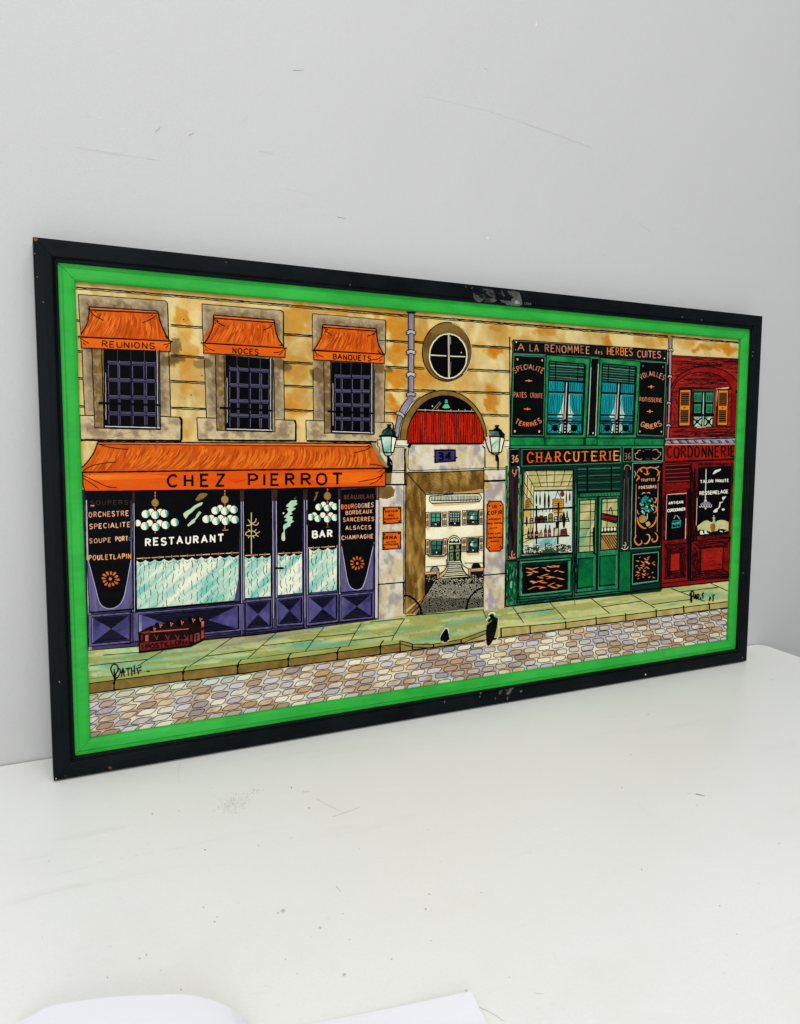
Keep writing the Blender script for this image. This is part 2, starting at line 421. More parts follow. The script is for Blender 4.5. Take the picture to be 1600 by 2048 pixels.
def joint(pts, w=1.8, gap=3.6):
    P = np.array(pts, float)
    e.line(P, w, INK, jit=.5); e.line(P+[0, gap], w*.62, INK, jit=.6)
    e.line(P+[2, gap*.5], .5, INK, jit=.8)
joint([(150, 574), (400, 594.5), (815, 630.5)], 2.4, 3.6); joint([(828, 631.5), (1336, 672)], 2.2, 3.2); joint([(1342, 673), (1480, 684.5)], 1.8, 2.6)
for s_ in ([(341, 649), (405, 654)], [(341, 709.5), (408, 713.5)], [(341, 761), (410, 764.5)], [(342, 814), (413, 817)], [(567, 667), (625, 671)], [(567, 723), (626, 726)],
           [(567, 770), (626, 773)], [(567, 818), (627, 821)], [(771, 680), (817, 683)], [(770, 732), (817, 735)], [(769, 778.5), (817, 780)], [(769, 824.5), (796, 826)], [(827, 682), (846, 684)],
           [(827, 734), (849, 736)], [(827, 779), (872, 781)], [(941, 690), (1022, 695)], [(934, 738), (1021, 742)], [(900, 781.5), (1019, 785.5)], [(962, 828), (1017, 830)],
           [(151, 639), (160, 640.5)], [(155, 701), (163, 702)], [(156, 755), (166, 756)], [(158, 811), (169, 812)]):
    joint(s_, 2.3, 3.4)
for x, y in ((367, 639), (404, 751), (362, 700), (382, 790), (640, 905)): e.ell(x, y, 1.4, 1.6, INK, m='flat', n=8)
e.done()
# ---- stone window surrounds with barred windows
GREY = (146, 128, 106); GREY2 = (182, 164, 134); UMB = (96, 70, 32); UMB2 = (128, 98, 50); PUR = (56, 53, 84); PUR2 = (92, 89, 118); LPUR = (186, 182, 200)
def surround(k, outer, base, strip, reveal, right, blk):
    e = El('painted_window_surround', 1).view(k[0])
    (v1, po), (v2, pb), (v3, p1), (v4, p2), (v5, p3) = outer, base, strip, reveal, right
    def wash(tl, tr, br, bl, nx, ny, sd, lum=0, edge=.10, c0=(142, 121, 94)):
        def f_(a, b, x, y):
            n = fbm(x, y, 15, sd); n2 = fbm(x, y, 7, sd+5)
            c = lerpc(np.tile(c0, (len(x), 1)), (104, 84, 60), sm01(n, .42, .72)*.8); c = lerpc(c, (180, 160, 124), sm01(n2, .45, .75)*.55)
            if edge:
                de = np.minimum(np.minimum(a, 1-a)*nx/6, np.minimum(b, 1-b)*ny/6)+(n2-.5)*2.2
                c = lerpc(c, (222, 202, 152), (1-sm01(de, .0, .9))*.5)
            c = lerpc(c, (226, 208, 160), np.full(len(x), lum)*sm01(n, .35, .6))
            return cast(c, x, y)+(fbm(x, y, 2.4, sd)-.5)[:, None]*16
        e.quad(tl, tr, br, bl); e.grid(nx, ny, f_); e.H = None
    sd = k[1]
    e.view(v1); P4 = po; wash(P4[0], k[2], k[3], k[4], 70, 90, sd)
    e.view(v2); wash(*p3, 80, 22, sd+2, .7)
    e.view(v4); wash(*p2, 12, 70, sd+1, 0, 0, (120, 92, 46))
    return e
def wash_patch(e, pts, c, c2): e.poly(pts, c, c2, 'blotch', sm=True)
def barred(view, q, vs, rows, bar, topdark):
    e = El('painted_barred_window', 3).view(view).quad(*q)
    e.rect(-.01, 0, 1.01, 1, (3, 3, 5), (8, 8, 12), 'blotch')
    wv = e.px([(0, .5), (1, .5)]); W_ = wv[1, 0]-wv[0, 0]
    for x, w_, c in vs:
        w_ *= .55
        e.poly([(x-w_/2, topdark), (x+w_/2, topdark), (x+w_/2, .985), (x-w_/2, .985)], c, PUR2, 'vert')
        e.line([(x-w_/2, 0), (x-w_/2, topdark)], .9, (70, 68, 84)); e.line([(x-w_/2-.012, topdark), (x-w_/2-.012, .98)], .9, (14, 12, 26)); e.line([(x+w_/2, topdark), (x+w_/2, .98)], .9, (14, 12, 26))
    vx = [.05]+[x for x, _, _ in vs]+[.94]
    for r, (yl, yr) in enumerate(rows):
        for i in range(len(vx)-1):
            a, b = vx[i]+.03, vx[i+1]-.02; ya = yl+(yr-yl)*a; yb = yl+(yr-yl)*b
            e.poly([(a-.02, ya-.012), (b+.02, yb-.012), (b+.02, yb+.004), (a-.02, ya+.004)], PUR, PUR2, 'horiz')
            e.line([(a, ya+.016), (b, yb+.016)], .9, (84, 80, 110), jit=.4); e.line([(a, ya-.022), (b, yb-.022)], .7, (120, 116, 140), jit=.4)
    for i in range(len(vx)-1):
        for (ya, yb) in zip([topdark]+[r[0] for r in rows], [r[0] for r in rows]+[.985]):
            e.line([(vx[i]+.024, ya+.024), (vx[i]+.024, yb-.03)], .8, (116, 112, 136), jit=.3)
            if i > 1: e.line([(vx[i+1]-.022, ya+.024), (vx[i+1]-.022, yb-.03)], .8, (106, 102, 126), jit=.3)
    cx = vs[1][0]
    e.rect(cx-.014, 0, cx+.014, 1, (8, 7, 20), (30, 26, 60), 'vert')
    for x, c in ((.955, (196, 190, 196)), (.985, (90, 80, 76))): e.line([(x, .0), (x, .985)], 1.3, c, jit=.3)
    e.line([(.0, .985), (1, .985)], 1.6, (216, 210, 200), jit=.3); e.line([(.02, .3), (.02, .9)], 1.0, (200, 190, 180), jit=.5)
    for dx in (-.005, .93, 1.0): e.line([(dx, -.02), (dx, 1.0)], 1.2)
    e.line([(-.01, 1), (1.01, 1)], 1.8)
    e.poly([(bar[0], bar[1]-.016), (bar[2], bar[1]-.006), (bar[2], bar[1]+.02), (bar[0], bar[1]+.014)], INK, m='flat')
    e.done()
# window 1
e = surround(('A', 11, (1198, 265), (1240, 1680), (190, 1670)), ('A', [(100, 178), (1175, 258), (1200, 285), (1215, 745), (1240, 1680), (185, 1670), (135, 670)]),
    ('B', [(120, 805), (305, 808), (308, 962), (1115, 975), (1112, 818), (1350, 828), (1385, 868), (1382, 1105), (1340, 1112), (130, 1096)]),
    ('B', [(150, -20), (270, -20), (303, 805), (185, 805)]), ('B', [(268, -20), (430, -20), (430, 962), (305, 960)]), ('B', [(118, 806), (1372, 830), (1370, 1104), (130, 1098)]), None)
e.view('A')
e.lines([[(100, 178), (650, 218), (1175, 258), (1200, 285), (1210, 560)]], 1.4); e.line([(100, 178), (115, 440), (135, 670)], 1.6); e.line([(1200, 290), (1215, 745)], 2.4)
e.view('B')
for L_ in ([(150, 0), (165, 500), (185, 805)], [(268, -30), (305, 960)], [(388, -30), (418, 957)], [(1098, 0), (1115, 975)], [(1215, 0), (1240, 815)], [(120, 805), (303, 808)], [(1115, 815), (1350, 828)], [(303, 960), (1115, 978)]): e.line(L_, 1.7)
e.line([(120, 805), (132, 1096)], 1.2); e.line([(1350, 828), (1372, 860), (1370, 1112)], 4.5, jit=.2); e.line([(130, 1108), (700, 1112), (1372, 1116)], 4.2, jit=.2)
e.line([(180, 1095), (480, 1080), (760, 1010)], .8, (120, 95, 55), sm=True)
e.done()
barred('B', ((420, -5), (1098, 12), (1112, 972), (428, 955)), ((.25, .035, PUR), (.485, .04, (30, 26, 60)), (.735, .02, (36, 33, 62))), ((.17, .18), (.39, .395), (.61, .612), (.82, .818)), (-.11, .69, 1.0), .15)
# window 2
e = surround(('C', 32, (1150, 255), (1160, 1600), (203, 1580)), ('C', [(148, 172), (1115, 252), (1148, 280), (1152, 700), (1160, 1600), (185, 1580), (160, 650)]),
    ('D', [(82, 710), (325, 715), (330, 865), (1045, 882), (1045, 736), (1288, 742), (1310, 790), (1308, 1000), (120, 990), (95, 970)]),
    ('D', [(175, -10), (312, -10), (328, 714), (203, 710)]), ('D', [(312, -60), (445, -60), (448, 866), (330, 866)]), ('D', [(84, 711), (1295, 740), (1302, 995), (98, 985)]), None)
e.view('C')
e.lines([[(148, 172), (650, 214), (1115, 252)]], 1.4); e.line([(148, 172), (152, 430), (165, 650)], 1.5); e.line([(1115, 252), (1148, 272), (1150, 700)], 2.6)
e.view('D')
for L_ in ([(175, 0), (203, 710)], [(312, -60), (330, 865)], [(418, -60), (432, 868)], [(1028, 0), (1045, 882)], [(1152, 0), (1162, 738)], [(82, 710), (325, 715)], [(1045, 736), (1288, 742)], [(328, 866), (1045, 884)], [(84, 710), (97, 978)]): e.line(L_, 1.6)
e.line([(1288, 742), (1302, 790), (1300, 1000)], 3.6, jit=.2); e.line([(100, 984), (700, 992), (1305, 996)], 4.0, jit=.2)
e.done()
barred('D', ((440, -60), (1012, -10), (1010, 878), (445, 862)), ((.24, .04, PUR), (.49, .045, (10, 8, 14)), (.735, .022, (80, 76, 104))), ((.185, .17), (.395, .385), (.61, .595), (.80, .80)), (-.14, .705, .99), .12)
# window 3
e = surround(('E', 53, (1055, 248), (1036, 1500), (165, 1480)), ('E', [(150, 168), (1040, 246), (1055, 275), (1050, 665), (1040, 1510), (165, 1480), (160, 610)]),
    ('F', [(70, 620), (298, 625), (302, 776), (915, 790), (920, 642), (1130, 646), (1152, 690), (1150, 890), (90, 882), (72, 862)]),
    ('F', [(160, -10), (292, -10), (298, 622), (165, 615)]), ('F', [(290, -110), (395, -110), (395, 778), (300, 778)]), ('F', [(71, 621), (1140, 647), (1148, 888), (82, 874)]), None)
e.view('E')
e.lines([[(150, 168), (600, 206), (1045, 248)]], 1.3); e.line([(150, 168), (152, 430), (158, 610)], 1.4); e.line([(1045, 248), (1054, 270), (1050, 670)], 1.8); e.line([(950, 495), (1050, 498)], 1.2)
e.view('F')
for L_ in ([(160, 0), (165, 615)], [(290, -110), (300, 778)], [(376, -110), (382, 780)], [(915, 0), (915, 792)], [(1045, 0), (1036, 640)], [(70, 620), (295, 625)], [(920, 640), (1132, 647)], [(300, 777), (915, 791)], [(72, 620), (76, 862)]): e.line(L_, 1.5)
e.line([(1132, 647), (1148, 680), (1146, 760)], 3.0, jit=.2); e.line([(80, 872), (500, 880), (945, 884)], 3.8, jit=.2)
e.done()
barred('F', ((388, -100), (900, -80), (898, 788), (392, 770)), ((.225, .03, PUR2), (.47, .04, (10, 8, 20)), (.72, .034, PUR)), ((.205, .198), (.41, .40), (.605, .60), (.80, .80)), (-.11, .70, 1.0), .17)
# ---- small awnings
ORA = (218, 96, 20); ORB = (186, 72, 12); ORC = (240, 132, 36)
def awning(v, band, under, lc, rc, line, val, tx, tp, th, folds, hl):
    e = El('painted_awning', 5, 'orange awning lettered '+tx).view(v)
    e.poly([under[0]]+[under[1]]+rc+[line[1]]+[line[0]]+lc[::-1], ORA, ORB, 'swirl')
    e.poly([band[0], band[1], under[1], under[0]], (232, 120, 50), (196, 84, 26), 'horiz')
    e.brush(under[0], under[1], line[1], line[0], [(160, 60, 14), (224, 108, 28), (196, 80, 16), (226, 114, 34), (176, 66, 12)], 130, .10, (1.0, 4.2))
    e.poly([(line[0][0]+40, line[0][1]), (line[1][0]-30, line[1][1]), val[2], val[3]] if 0 else val, (228, 108, 24), (214, 86, 14), 'horiz')
    e.line(val+[val[0]], 1.6); e.line(band, 2.0); e.line(under, 2.2); e.line(lc, 2.4, sm=True); e.line(rc, 2.6, sm=True)
    e.line([line[0], line[1]], 2.2); e.line([line[0], (line[0][0]+45, line[0][1]+3)], 4, taper=1); e.line([(line[1][0]-60, line[1][1]-3), line[1]], 4, taper=1)
    e.line([band[0], under[0]], 1.6); e.line([band[1], under[1]], 1.8)
    for f_ in folds: e.line(f_, 1.5, sm=True)
    e.text(tx, tp[0], tp[1], th, 2.3, sp=.3)
    e.done()
awning('A', [(232, 332), (1075, 385)], [(232, 370), (1075, 412)], [(238, 345), (230, 450), (200, 560), (130, 670)], [(1078, 400), (1110, 520), (1165, 650), (1222, 745)], [(95, 700), (1262, 755)],
    [(132, 708), (1238, 756), (1232, 882), (140, 836)], 'REUNIONS', ((392, 822), (1040, 852)), 78,
    [[(250, 385), (300, 440), (415, 502)], [(305, 385), (322, 405)], [(258, 435), (275, 438)], [(1065, 430), (1000, 480), (888, 530)], [(995, 440), (1015, 437)], [(1035, 480), (1050, 477)], [(145, 725), (180, 755), (235, 783)], [(155, 772), (192, 800)], [(1262, 757), (1200, 790), (1145, 800)], [(1210, 805), (1175, 840)], [(1165, 685), (1195, 730)]],
    [(560, 440), (840, 420), (880, 450), (760, 540), (540, 600), (470, 590), (560, 520)])
awning('C', [(285, 310), (1035, 372)], [(285, 347), (1032, 404)], [(288, 320), (282, 430), (250, 540), (180, 650)], [(1033, 372), (1045, 480), (1082, 600), (1150, 705)], [(130, 652), (1190, 718)],
    [(162, 658), (1172, 716), (1165, 830), (165, 778)], 'NOCES', ((522, 780), (842, 797)), 72,
    [[(295, 360), (340, 405), (430, 448)], [(330, 365), (335, 390), (350, 385)], [(305, 412), (320, 415)], [(1015, 420), (970, 465), (900, 495)], [(975, 428), (988, 424)], [(170, 670), (210, 715), (305, 752)], [(185, 728), (212, 748)], [(1170, 722), (1110, 762), (1025, 773)], [(1135, 768), (1088, 802)], [(1098, 675), (1125, 690)]],
    [(620, 430), (720, 420), (700, 560), (820, 640), (480, 620), (330, 610), (560, 560)])
awning('E', [(277, 305), (932, 356)], [(280, 336), (934, 384)], [(276, 312), (268, 400), (235, 510), (170, 610)], [(934, 360), (942, 450), (965, 560), (1022, 668)], [(140, 618), (1042, 670)],
    [(165, 624), (1030, 672), (1030, 784), (167, 736)], 'BANQUETS', ((402, 728), (872, 752)), 68,
    [[(295, 345), (325, 390), (385, 436)], [(325, 355), (340, 372)], [(296, 390), (312, 388)], [(930, 395), (890, 425), (820, 448)], [(905, 425), (920, 420)], [(175, 628), (215, 675), (285, 705)], [(190, 675), (212, 706)], [(1020, 680), (960, 725), (875, 738)], [(1000, 728), (965, 758)], [(950, 622), (985, 658)]],
    [(360, 520), (420, 530), (560, 560), (800, 520), (860, 630), (420, 610)])
# ---- big awning
e = El('painted_awning', 5, 'long orange awning over the restaurant').view('PX')
lc = [(195, 885), (188, 904), (176, 922), (164, 935)]; rc = [(742, 889), (752, 905), (762, 922), (773, 936)]
e.poly([(195, 885), (742, 888)]+rc[1:]+[(770, 938), (166, 944)]+lc[:0:-1], ORA, ORB, 'swirl')
e.brush((193, 890), (743, 894), (770, 937), (168, 943), [(164, 62, 12), (224, 106, 24), (200, 82, 14), (228, 118, 36), (184, 70, 12), (224, 110, 30)], 460, .055, (1.0, 4.6), (.2, .8))
e.poly([(195, 884), (742, 887.5), (743, 893), (193, 888)], (236, 128, 62), (216, 98, 40), 'horiz')
e.poly([(165, 944), (772, 937.5), (769, 972), (470, 978.6), (170, 982), (166, 972)], (224, 92, 18), (212, 76, 10), 'horiz')
e.poly([(176, 949), (300, 949), (330, 956), (184, 959)], (240, 120, 30), (230, 94, 16), 'horiz', sm=True).poly([(670, 947), (750, 945), (748, 964), (650, 965), (620, 955)], (238, 112, 22), (228, 92, 14), 'horiz', sm=True)
e.poly([(452, 955), (476, 960), (498, 957), (470, 966)], (214, 48, 6), (226, 64, 8), 'blotch', sm=True)
e.line([(195, 884), (742, 887)], 2.2).line([(195, 888), (742, 893)], 1.4).line(lc, 2.6, sm=True).line(rc, 2.6, sm=True).line([(163, 944.5), (470, 940.3), (775, 936.5)], 3.2, jit=.2)
e.line([(165, 945), (166, 970), (170, 982)], 1.6).line([(169, 982.5), (470, 979), (770, 972.5)], 2.4).line([(770, 938), (770, 972)], 1.6)
for f_ in ([(196, 887), (206, 891), (228, 896), (255, 899)], [(166, 941), (185, 931), (210, 926), (232, 924)], [(164, 950), (190, 962), (215, 973), (233, 975)], [(165, 956), (180, 965), (197, 977)], [(178, 949), (180, 950)],
           [(742, 893), (730, 900), (708, 906)], [(774, 938), (760, 931), (738, 928)], [(772, 939), (755, 955), (715, 964)], [(765, 950), (753, 962), (739, 969)], [(764, 940), (758, 943)], [(742, 889), (732, 893)]): e.line(f_, 1.5, sm=True)
e.text('CHEZ', (335, 973), (450, 971.5), 25.5, 5.2, sp=.62, wob=.01); e.text('PIERROT', (496, 970.5), (684, 968.5), 24.5, 5.0, sp=.5, wob=.01)
e.done()
# ---- restaurant front
BLK = (5, 5, 8); P1 = (72, 68, 108); P2 = (106, 100, 142); P3 = (38, 34, 64); TAN2 = (222, 150, 106); CRM = (240, 236, 208)
TEAL = (70, 178, 168); TEAL2 = (150, 210, 190)
e = El('painted_shopfront', 1, 'purple restaurant shopfront')
e.poly([(160, 980), (770, 970), (757, 1180), (757, 1238), (640, 1256), (175, 1303)], P1, P3, 'blotch')
e.poly([(176, 1293), (470, 1268), (610, 1252), (752, 1237), (754, 1244), (600, 1263), (470, 1275), (176, 1303)], (70, 64, 96), (40, 36, 60), 'horiz')
e.poly([(170, 1000), (174, 1005), (184, 1300), (177, 1303)], (214, 204, 190), P2, 'vert')
# tall posts
for x0, x1, y0, y1 in ((262, 269.5, 982, 1285), (480, 488, 978, 1270), (543, 554, 977, 1256), (606, 615, 975, 1256), (675.5, 680.5, 974, 1245)):
    e.poly([(x0, y0), (x1, y0), (x1+1.5, y1), (x0+1.5, y1)], P2, P3, 'vert')
    e.line([(x0, y0), (x0+1.5, y1)], 2.0).line([(x1, y0), (x1+1.5, y1)], 2.0)
    e.line([((x0+x1)/2, y0), ((x0+x1)/2+1.5, y1)], 1.2).line([(x0+2.2, y0+25), (x0+3.6, y1-20)], 1.1, (176, 170, 192)).line([(x1-1.6, y0+25), (x1-.2, y1-20)], .9, (206, 200, 210))
    e.poly([(x0, y0), (x1, y0), (x1, y0+25), (x0, y0+25)], (26, 20, 24), (60, 46, 40), 'vert')
e.line([(749.5, 976), (748, 1237)], 1.8).line([(757, 972), (756, 1240)], 1.2).line([(752, 976), (751, 1237)], .8)
e.poly([(750, 1000), (757, 1000), (755.5, 1236), (750, 1236)], (206, 200, 206), (176, 168, 190), 'vert')
e.line([(170, 983), (176, 1302)], 1.5).line([(176, 1302), (470, 1273), (610, 1258), (755, 1240)], 2.2)
e.line([(177, 1291), (262, 1286)], 3.0)
e.line([(412, 1273), (480, 1268)], 1.4).line([(486, 1268), (610, 1255)], 2.0).line([(486, 1264), (606, 1250)], 1.0).line([(612, 1252), (752, 1237)], 2.0)
e.done()
def menu(ptsblack, pur, name='painted_menu_board'):
    e = El(name, 2); e.view('PX').poly(pur, P2, P1, 'vert'); e.poly(ptsblack, BLK, (10, 10, 14), 'flat'); return e
e = menu([(172, 984), (262, 982), (261, 1120), (254, 1160), (248, 1190), (240, 1207), (228, 1216), (215, 1217), (204, 1211), (198, 1201), (190, 1170), (180, 1130), (176, 1120)], [(172, 1000), (263, 1000), (265, 1218), (178, 1225)])
e.line([(176, 1120), (190, 1172), (198, 1202), (206, 1213), (218, 1217), (232, 1214), (243, 1204), (250, 1184), (262, 1120)], 1.0, (190, 186, 206), sm=True)
e.line([(263, 985), (266, 1218)], 1.6).line([(174, 1120), (179, 1225)], 1.4).line([(178, 1225), (268, 1218)], 3.2, jit=.2).line([(173, 1000), (176, 1122)], 1.2, (200, 196, 190))
e.view('I').text('SOUPERS', (155, 700), (532, 692), 46, 1.7, (58, 44, 38)).text('ORCHESTRE', (138, 820), (535, 806), 54, 2.0, TAN2, cols=[(226, 150, 100), (214, 140, 106), (230, 190, 150)])
e.line([(155, 708), (192, 706)], 2, (220, 150, 120)).text('SPECIALITE', (145, 936), (552, 918), 52, 2.0, TAN2, cols=[(226, 170, 130), (220, 140, 106), (236, 200, 160)])
e.text('SOUPE', (145, 1080), (358, 1068), 48, 1.9, (206, 150, 120)).text('PORT', (405, 1062), (528, 1054), 48, 2.2, (232, 180, 140)).text('O', (538, 1054), (560, 1053), 36, 1.7, (92, 84, 150))
e.view('K').text('POULETLAPIN', (88, 200), (508, 182), 52, 2.1, (236, 166, 90), cols=[(236, 166, 90), (230, 150, 76), (240, 190, 130)])
def flower(e, cx, cy, rx, ry, n, c=(236, 146, 76)):
    for k in range(n):
        a = 2*math.pi*k/n+.1; r0, r1 = .38, 1.0+rnd.uniform(-.1, .06)
        m_ = (r0+r1)/2; w_ = .125
        P = [(cx+rx*(r*math.cos(a)-o*math.sin(a)), cy+ry*(r*math.sin(a)+o*math.cos(a))) for r, o in ((r0, 0), (m_, w_*.8), (r1-.1, w_*.9), (r1, 0), (r1-.1, -w_*.9), (m_, -w_*.8))]
        e.poly(P, c, (216, 100, 40), 'flat', sm=True); e.line([P[0], P[3]], .7, (60, 20, 8))
        pass
    e.ell(cx, cy, rx*.16, ry*.18, (226, 120, 60), m='flat')
flower(e, 302, 388, 92, 82, 12); e.done()
e = menu([(681, 980), (749, 975), (748, 1082), (738, 1130), (731, 1158), (722, 1176), (710, 1180), (698, 1172), (692, 1146), (682, 1093)], [(681, 1010), (749, 1010), (747, 1180), (681, 1185)])
e.line([(683, 1093), (692, 1146), (698, 1170), (709, 1179), (722, 1177), (731, 1158), (748, 1084)], 1.0, (196, 192, 210), sm=True)
e.line([(681, 975), (680.5, 1185)], 1.4).line([(681, 1185), (748, 1179)], 2.4).line([(747, 978), (746, 1180)], 1.2)
e.view('J').text('BEAUJOLAIS', (1140, 640), (1436, 634), 44, 1.6, (96, 62, 44)).text('BOURGOGNES', (1112, 740), (1432, 718), 46, 1.8, TAN2, cols=[(236, 120, 60), (232, 116, 56), (232, 122, 60), (226, 130, 80), (190, 120, 90), (214, 160, 130), (206, 140, 110), (226, 170, 140), (236, 190, 150), (226, 170, 140)])
e.text('BORDEAUX', (1155, 796), (1418, 780), 40, 1.7, (222, 160, 120)).text('SANCERRES', (1130, 865), (1436, 856), 42, 1.7, (222, 156, 120)).text('ALSACES', (1155, 946), (1408, 940), 40, 1.7, (226, 180, 150), cols=[(226, 190, 160), (216, 140, 100)]).text('CHAMPAGNE', (1115, 1046), (1428, 1028), 42, 1.8, (226, 170, 140), cols=[(226, 180, 150), (222, 130, 80), (230, 180, 150)])
e.view('L'); flower(e, 1270, 232, 72, 70, 11, (226, 120, 60)); e.done()
# black glass with lettering, globes and half curtains
def curtain(e, top, bot, nx, rod=None, sc=18):
    """half curtain of teal and cream washes; top and bottom are left and right points"""
    t0, t1 = np.array(top, float); b0, b1 = np.array(bot, float); W_ = t1[0]-t0[0]; n = max(3, int(W_/sc))
    up = []
    for i in range(n*4+1):
        u = i/(n*4); p = t0+(t1-t0)*u; up.append((p[0], p[1]+5.0*abs(math.sin(u*n*math.pi))-3.4))
    e.poly(up+[(b1[0], b1[1]), (b0[0], b0[1])], (236, 238, 212), (112, 192, 178), 'diag')
    nn_ = int(n*1.7)
    for i in range(nn_):
        u = (i+.5+rnd.uniform(-.22, .22))/nn_; p = t0+(t1-t0)*u; q = b0+(b1-b0)*u; y = p[1]+2
        while y < q[1]-3:
            L_ = rnd.uniform(6, 20); x = p[0]+(q[0]-p[0])*(y-p[1])/(q[1]-p[1])+rnd.uniform(-1, 1)
            e.line([(x, y), (x+rnd.uniform(-2, 2), y+L_*.5), (x+rnd.uniform(-3, 3), min(y+L_, q[1]-1))], rnd.uniform(.7, 1.5), (22, 40, 40), sm=True); y += L_+rnd.uniform(2, 9)
    for i in range(n):
        u = (i+.5)/n; p = t0+(t1-t0)*u; e.line([(p[0]-4, p[1]+3), (p[0], p[1]+7), (p[0]+4, p[1]+3)], .9, (20, 30, 30), sm=True)
    if rod:
        r0, r1 = np.array(rod, float); k = 0; u = 0
        while u < 1:
            d = rnd.uniform(8, 16)/W_; a = r0+(r1-r0)*u; b = r0+(r1-r0)*min(1, u+d); e.line([a, b], 1.5, (214, 160, 120) if k % 3 else (232, 200, 150)); u += d+2.5/W_; k += 1
            if k % 2: e.line([(b[0]+1, b[1]-3), (b[0]+1, b[1]+3)], .9, (190, 150, 120))
def globe(e, x, y, r, back=False, sh=1):
    e.ell(x, y, r+1.0, r+1.0, BLK, m='flat', n=20)
    e.ell(x, y, r, r, CRM, m='flat', n=20)
    if not back: 
        a = [(x+r*math.cos(t), y+r*math.sin(t)) for t in np.linspace(-1.35, 1.15, 10)]+[(x+r*.32, y+r*.3), (x+r*.12, y-r*.3)]
        e.poly(a, (150, 208, 190), TEAL, 'diag'); e.poly([(x+r*.95*math.cos(t), y+r*.95*math.sin(t)) for t in np.linspace(-.8, .9, 8)]+[(x+r*.6, y)], (50, 150, 146), (30, 120, 126), 'diag')
def lamp(e, cx, ytop, yball, y1, y2, dx, spread1, spread2, rr, ybot):
    y = ytop
    while y < ybot: e.line([(cx, y), (cx+.3, min(y+4.5, ybot))], 2.2, (196, 116, 84)); y += 6.2
    e.ell(cx, yball, 7.2, 7.6, (124, 92, 40), (166, 130, 70), n=20)
    for (yy, sp_) in ((y1, spread1), (y2, spread2)):
        for x in sp_[1]: globe(e, x, yy-4, rr*.82, True)
        for x, o in sp_[0]: globe(e, x, yy+o, rr)
e = El('painted_shop_window', 2, 'black restaurant window with white lettering and globe lamps')
e.poly([(270, 983), (479, 979), (478, 1120), (271, 1124)], BLK, (9, 9, 13), 'flat').poly([(271, 1120), (478, 1112), (479, 1204), (272, 1220)], BLK, BLK, 'flat')
curtain(e, [(272, 1124), (477, 1113)], [(274, 1218), (476, 1200)], 0, [(273, 1117), (477, 1105)])
e.poly([(476, 1160), (478, 1160), (478, 1203), (468, 1203)], P1, m='flat')
lamp(e, 310, 983, 1005.5, 1028, 1050, 0, ([(291, 0), (310, 2), (328.5, -1)], [302, 320]), ([(289, 2), (311, 4), (330.5, 0), (349, -5.5)], [275, 299, 319]), 7.8, 1066)
lamp(e, 449, 980, 999, 1020, 1040, 0, ([(430, 1), (449, 2), (467, -1)], [440, 458]), ([(412, -2), (431, 2), (450.5, 2), (469, -1)], [422, 441, 460]), 7.6, 1058)
e.line([(444, 1060), (456, 1059.5)], 1.6, (206, 150, 110))
e.view('I').poly([(1200, 648), (1240, 590), (1290, 580), (1322, 590), (1290, 625), (1232, 656)], (140, 116, 60), (110, 84, 36), sm=True)
e.poly([(1240, 680), (1278, 670), (1262, 700), (1200, 735), (1170, 770), (1135, 795), (1105, 838), (1085, 810), (1080, 785), (1110, 760), (1150, 740), (1190, 705)], (150, 196, 160), (196, 220, 180)).poly([(1240, 760), (1262, 775), (1235, 810), (1200, 850), (1195, 872), (1130, 914), (1120, 900), (1165, 850), (1200, 830), (1215, 790)], (150, 196, 160), (196, 220, 180))
e.text('RESTAURANT', (703, 1106), (1482, 1060), 76, 3.3, (244, 242, 224), sp=.4, wob=.05)
e.view('PX').line([(270, 983), (273, 1222)], 1.6).line([(271, 1221), (479, 1203)], 2.8)
e.done()
e = El('painted_shop_window', 2, 'black bar window with white lettering')
e.poly([(615, 976), (675, 975), (675, 1180), (616, 1186)], BLK, BLK, 'flat')
curtain(e, [(618, 1101), (673.5, 1098)], [(618, 1185), (673, 1180)], 0, [(616, 1096), (673, 1092.5)])
lamp(e, 654.5, 977, 992, 1013, 1034, 0, ([(637, 1), (654, 3), (669.5, 0)], [646.5, 662.5]), ([(621, 0), (635, 3), (654, 4), (669, 1)], [628, 645, 661]), 6.6, 1052)
e.poly([(672.5, 990), (675.5, 990), (675.5, 1060), (673.5, 1060)], BLK, m='flat').poly([(613, 1020), (616, 1020), (616, 1050), (613, 1050)], (20, 18, 24), m='flat')
e.line([(651, 1054.5), (658, 1054)], 1.4, (110, 80, 60))
e.view('J').poly([(850, 570), (885, 568), (872, 590), (865, 620), (850, 650), (832, 664), (840, 625), (856, 605)], (120, 98, 56), (90, 70, 36))
e.text('BAR', (822, 1028), (1022, 1014), 72, 3.4, (244, 242, 224), wob=.03, sp=.35)
e.done()
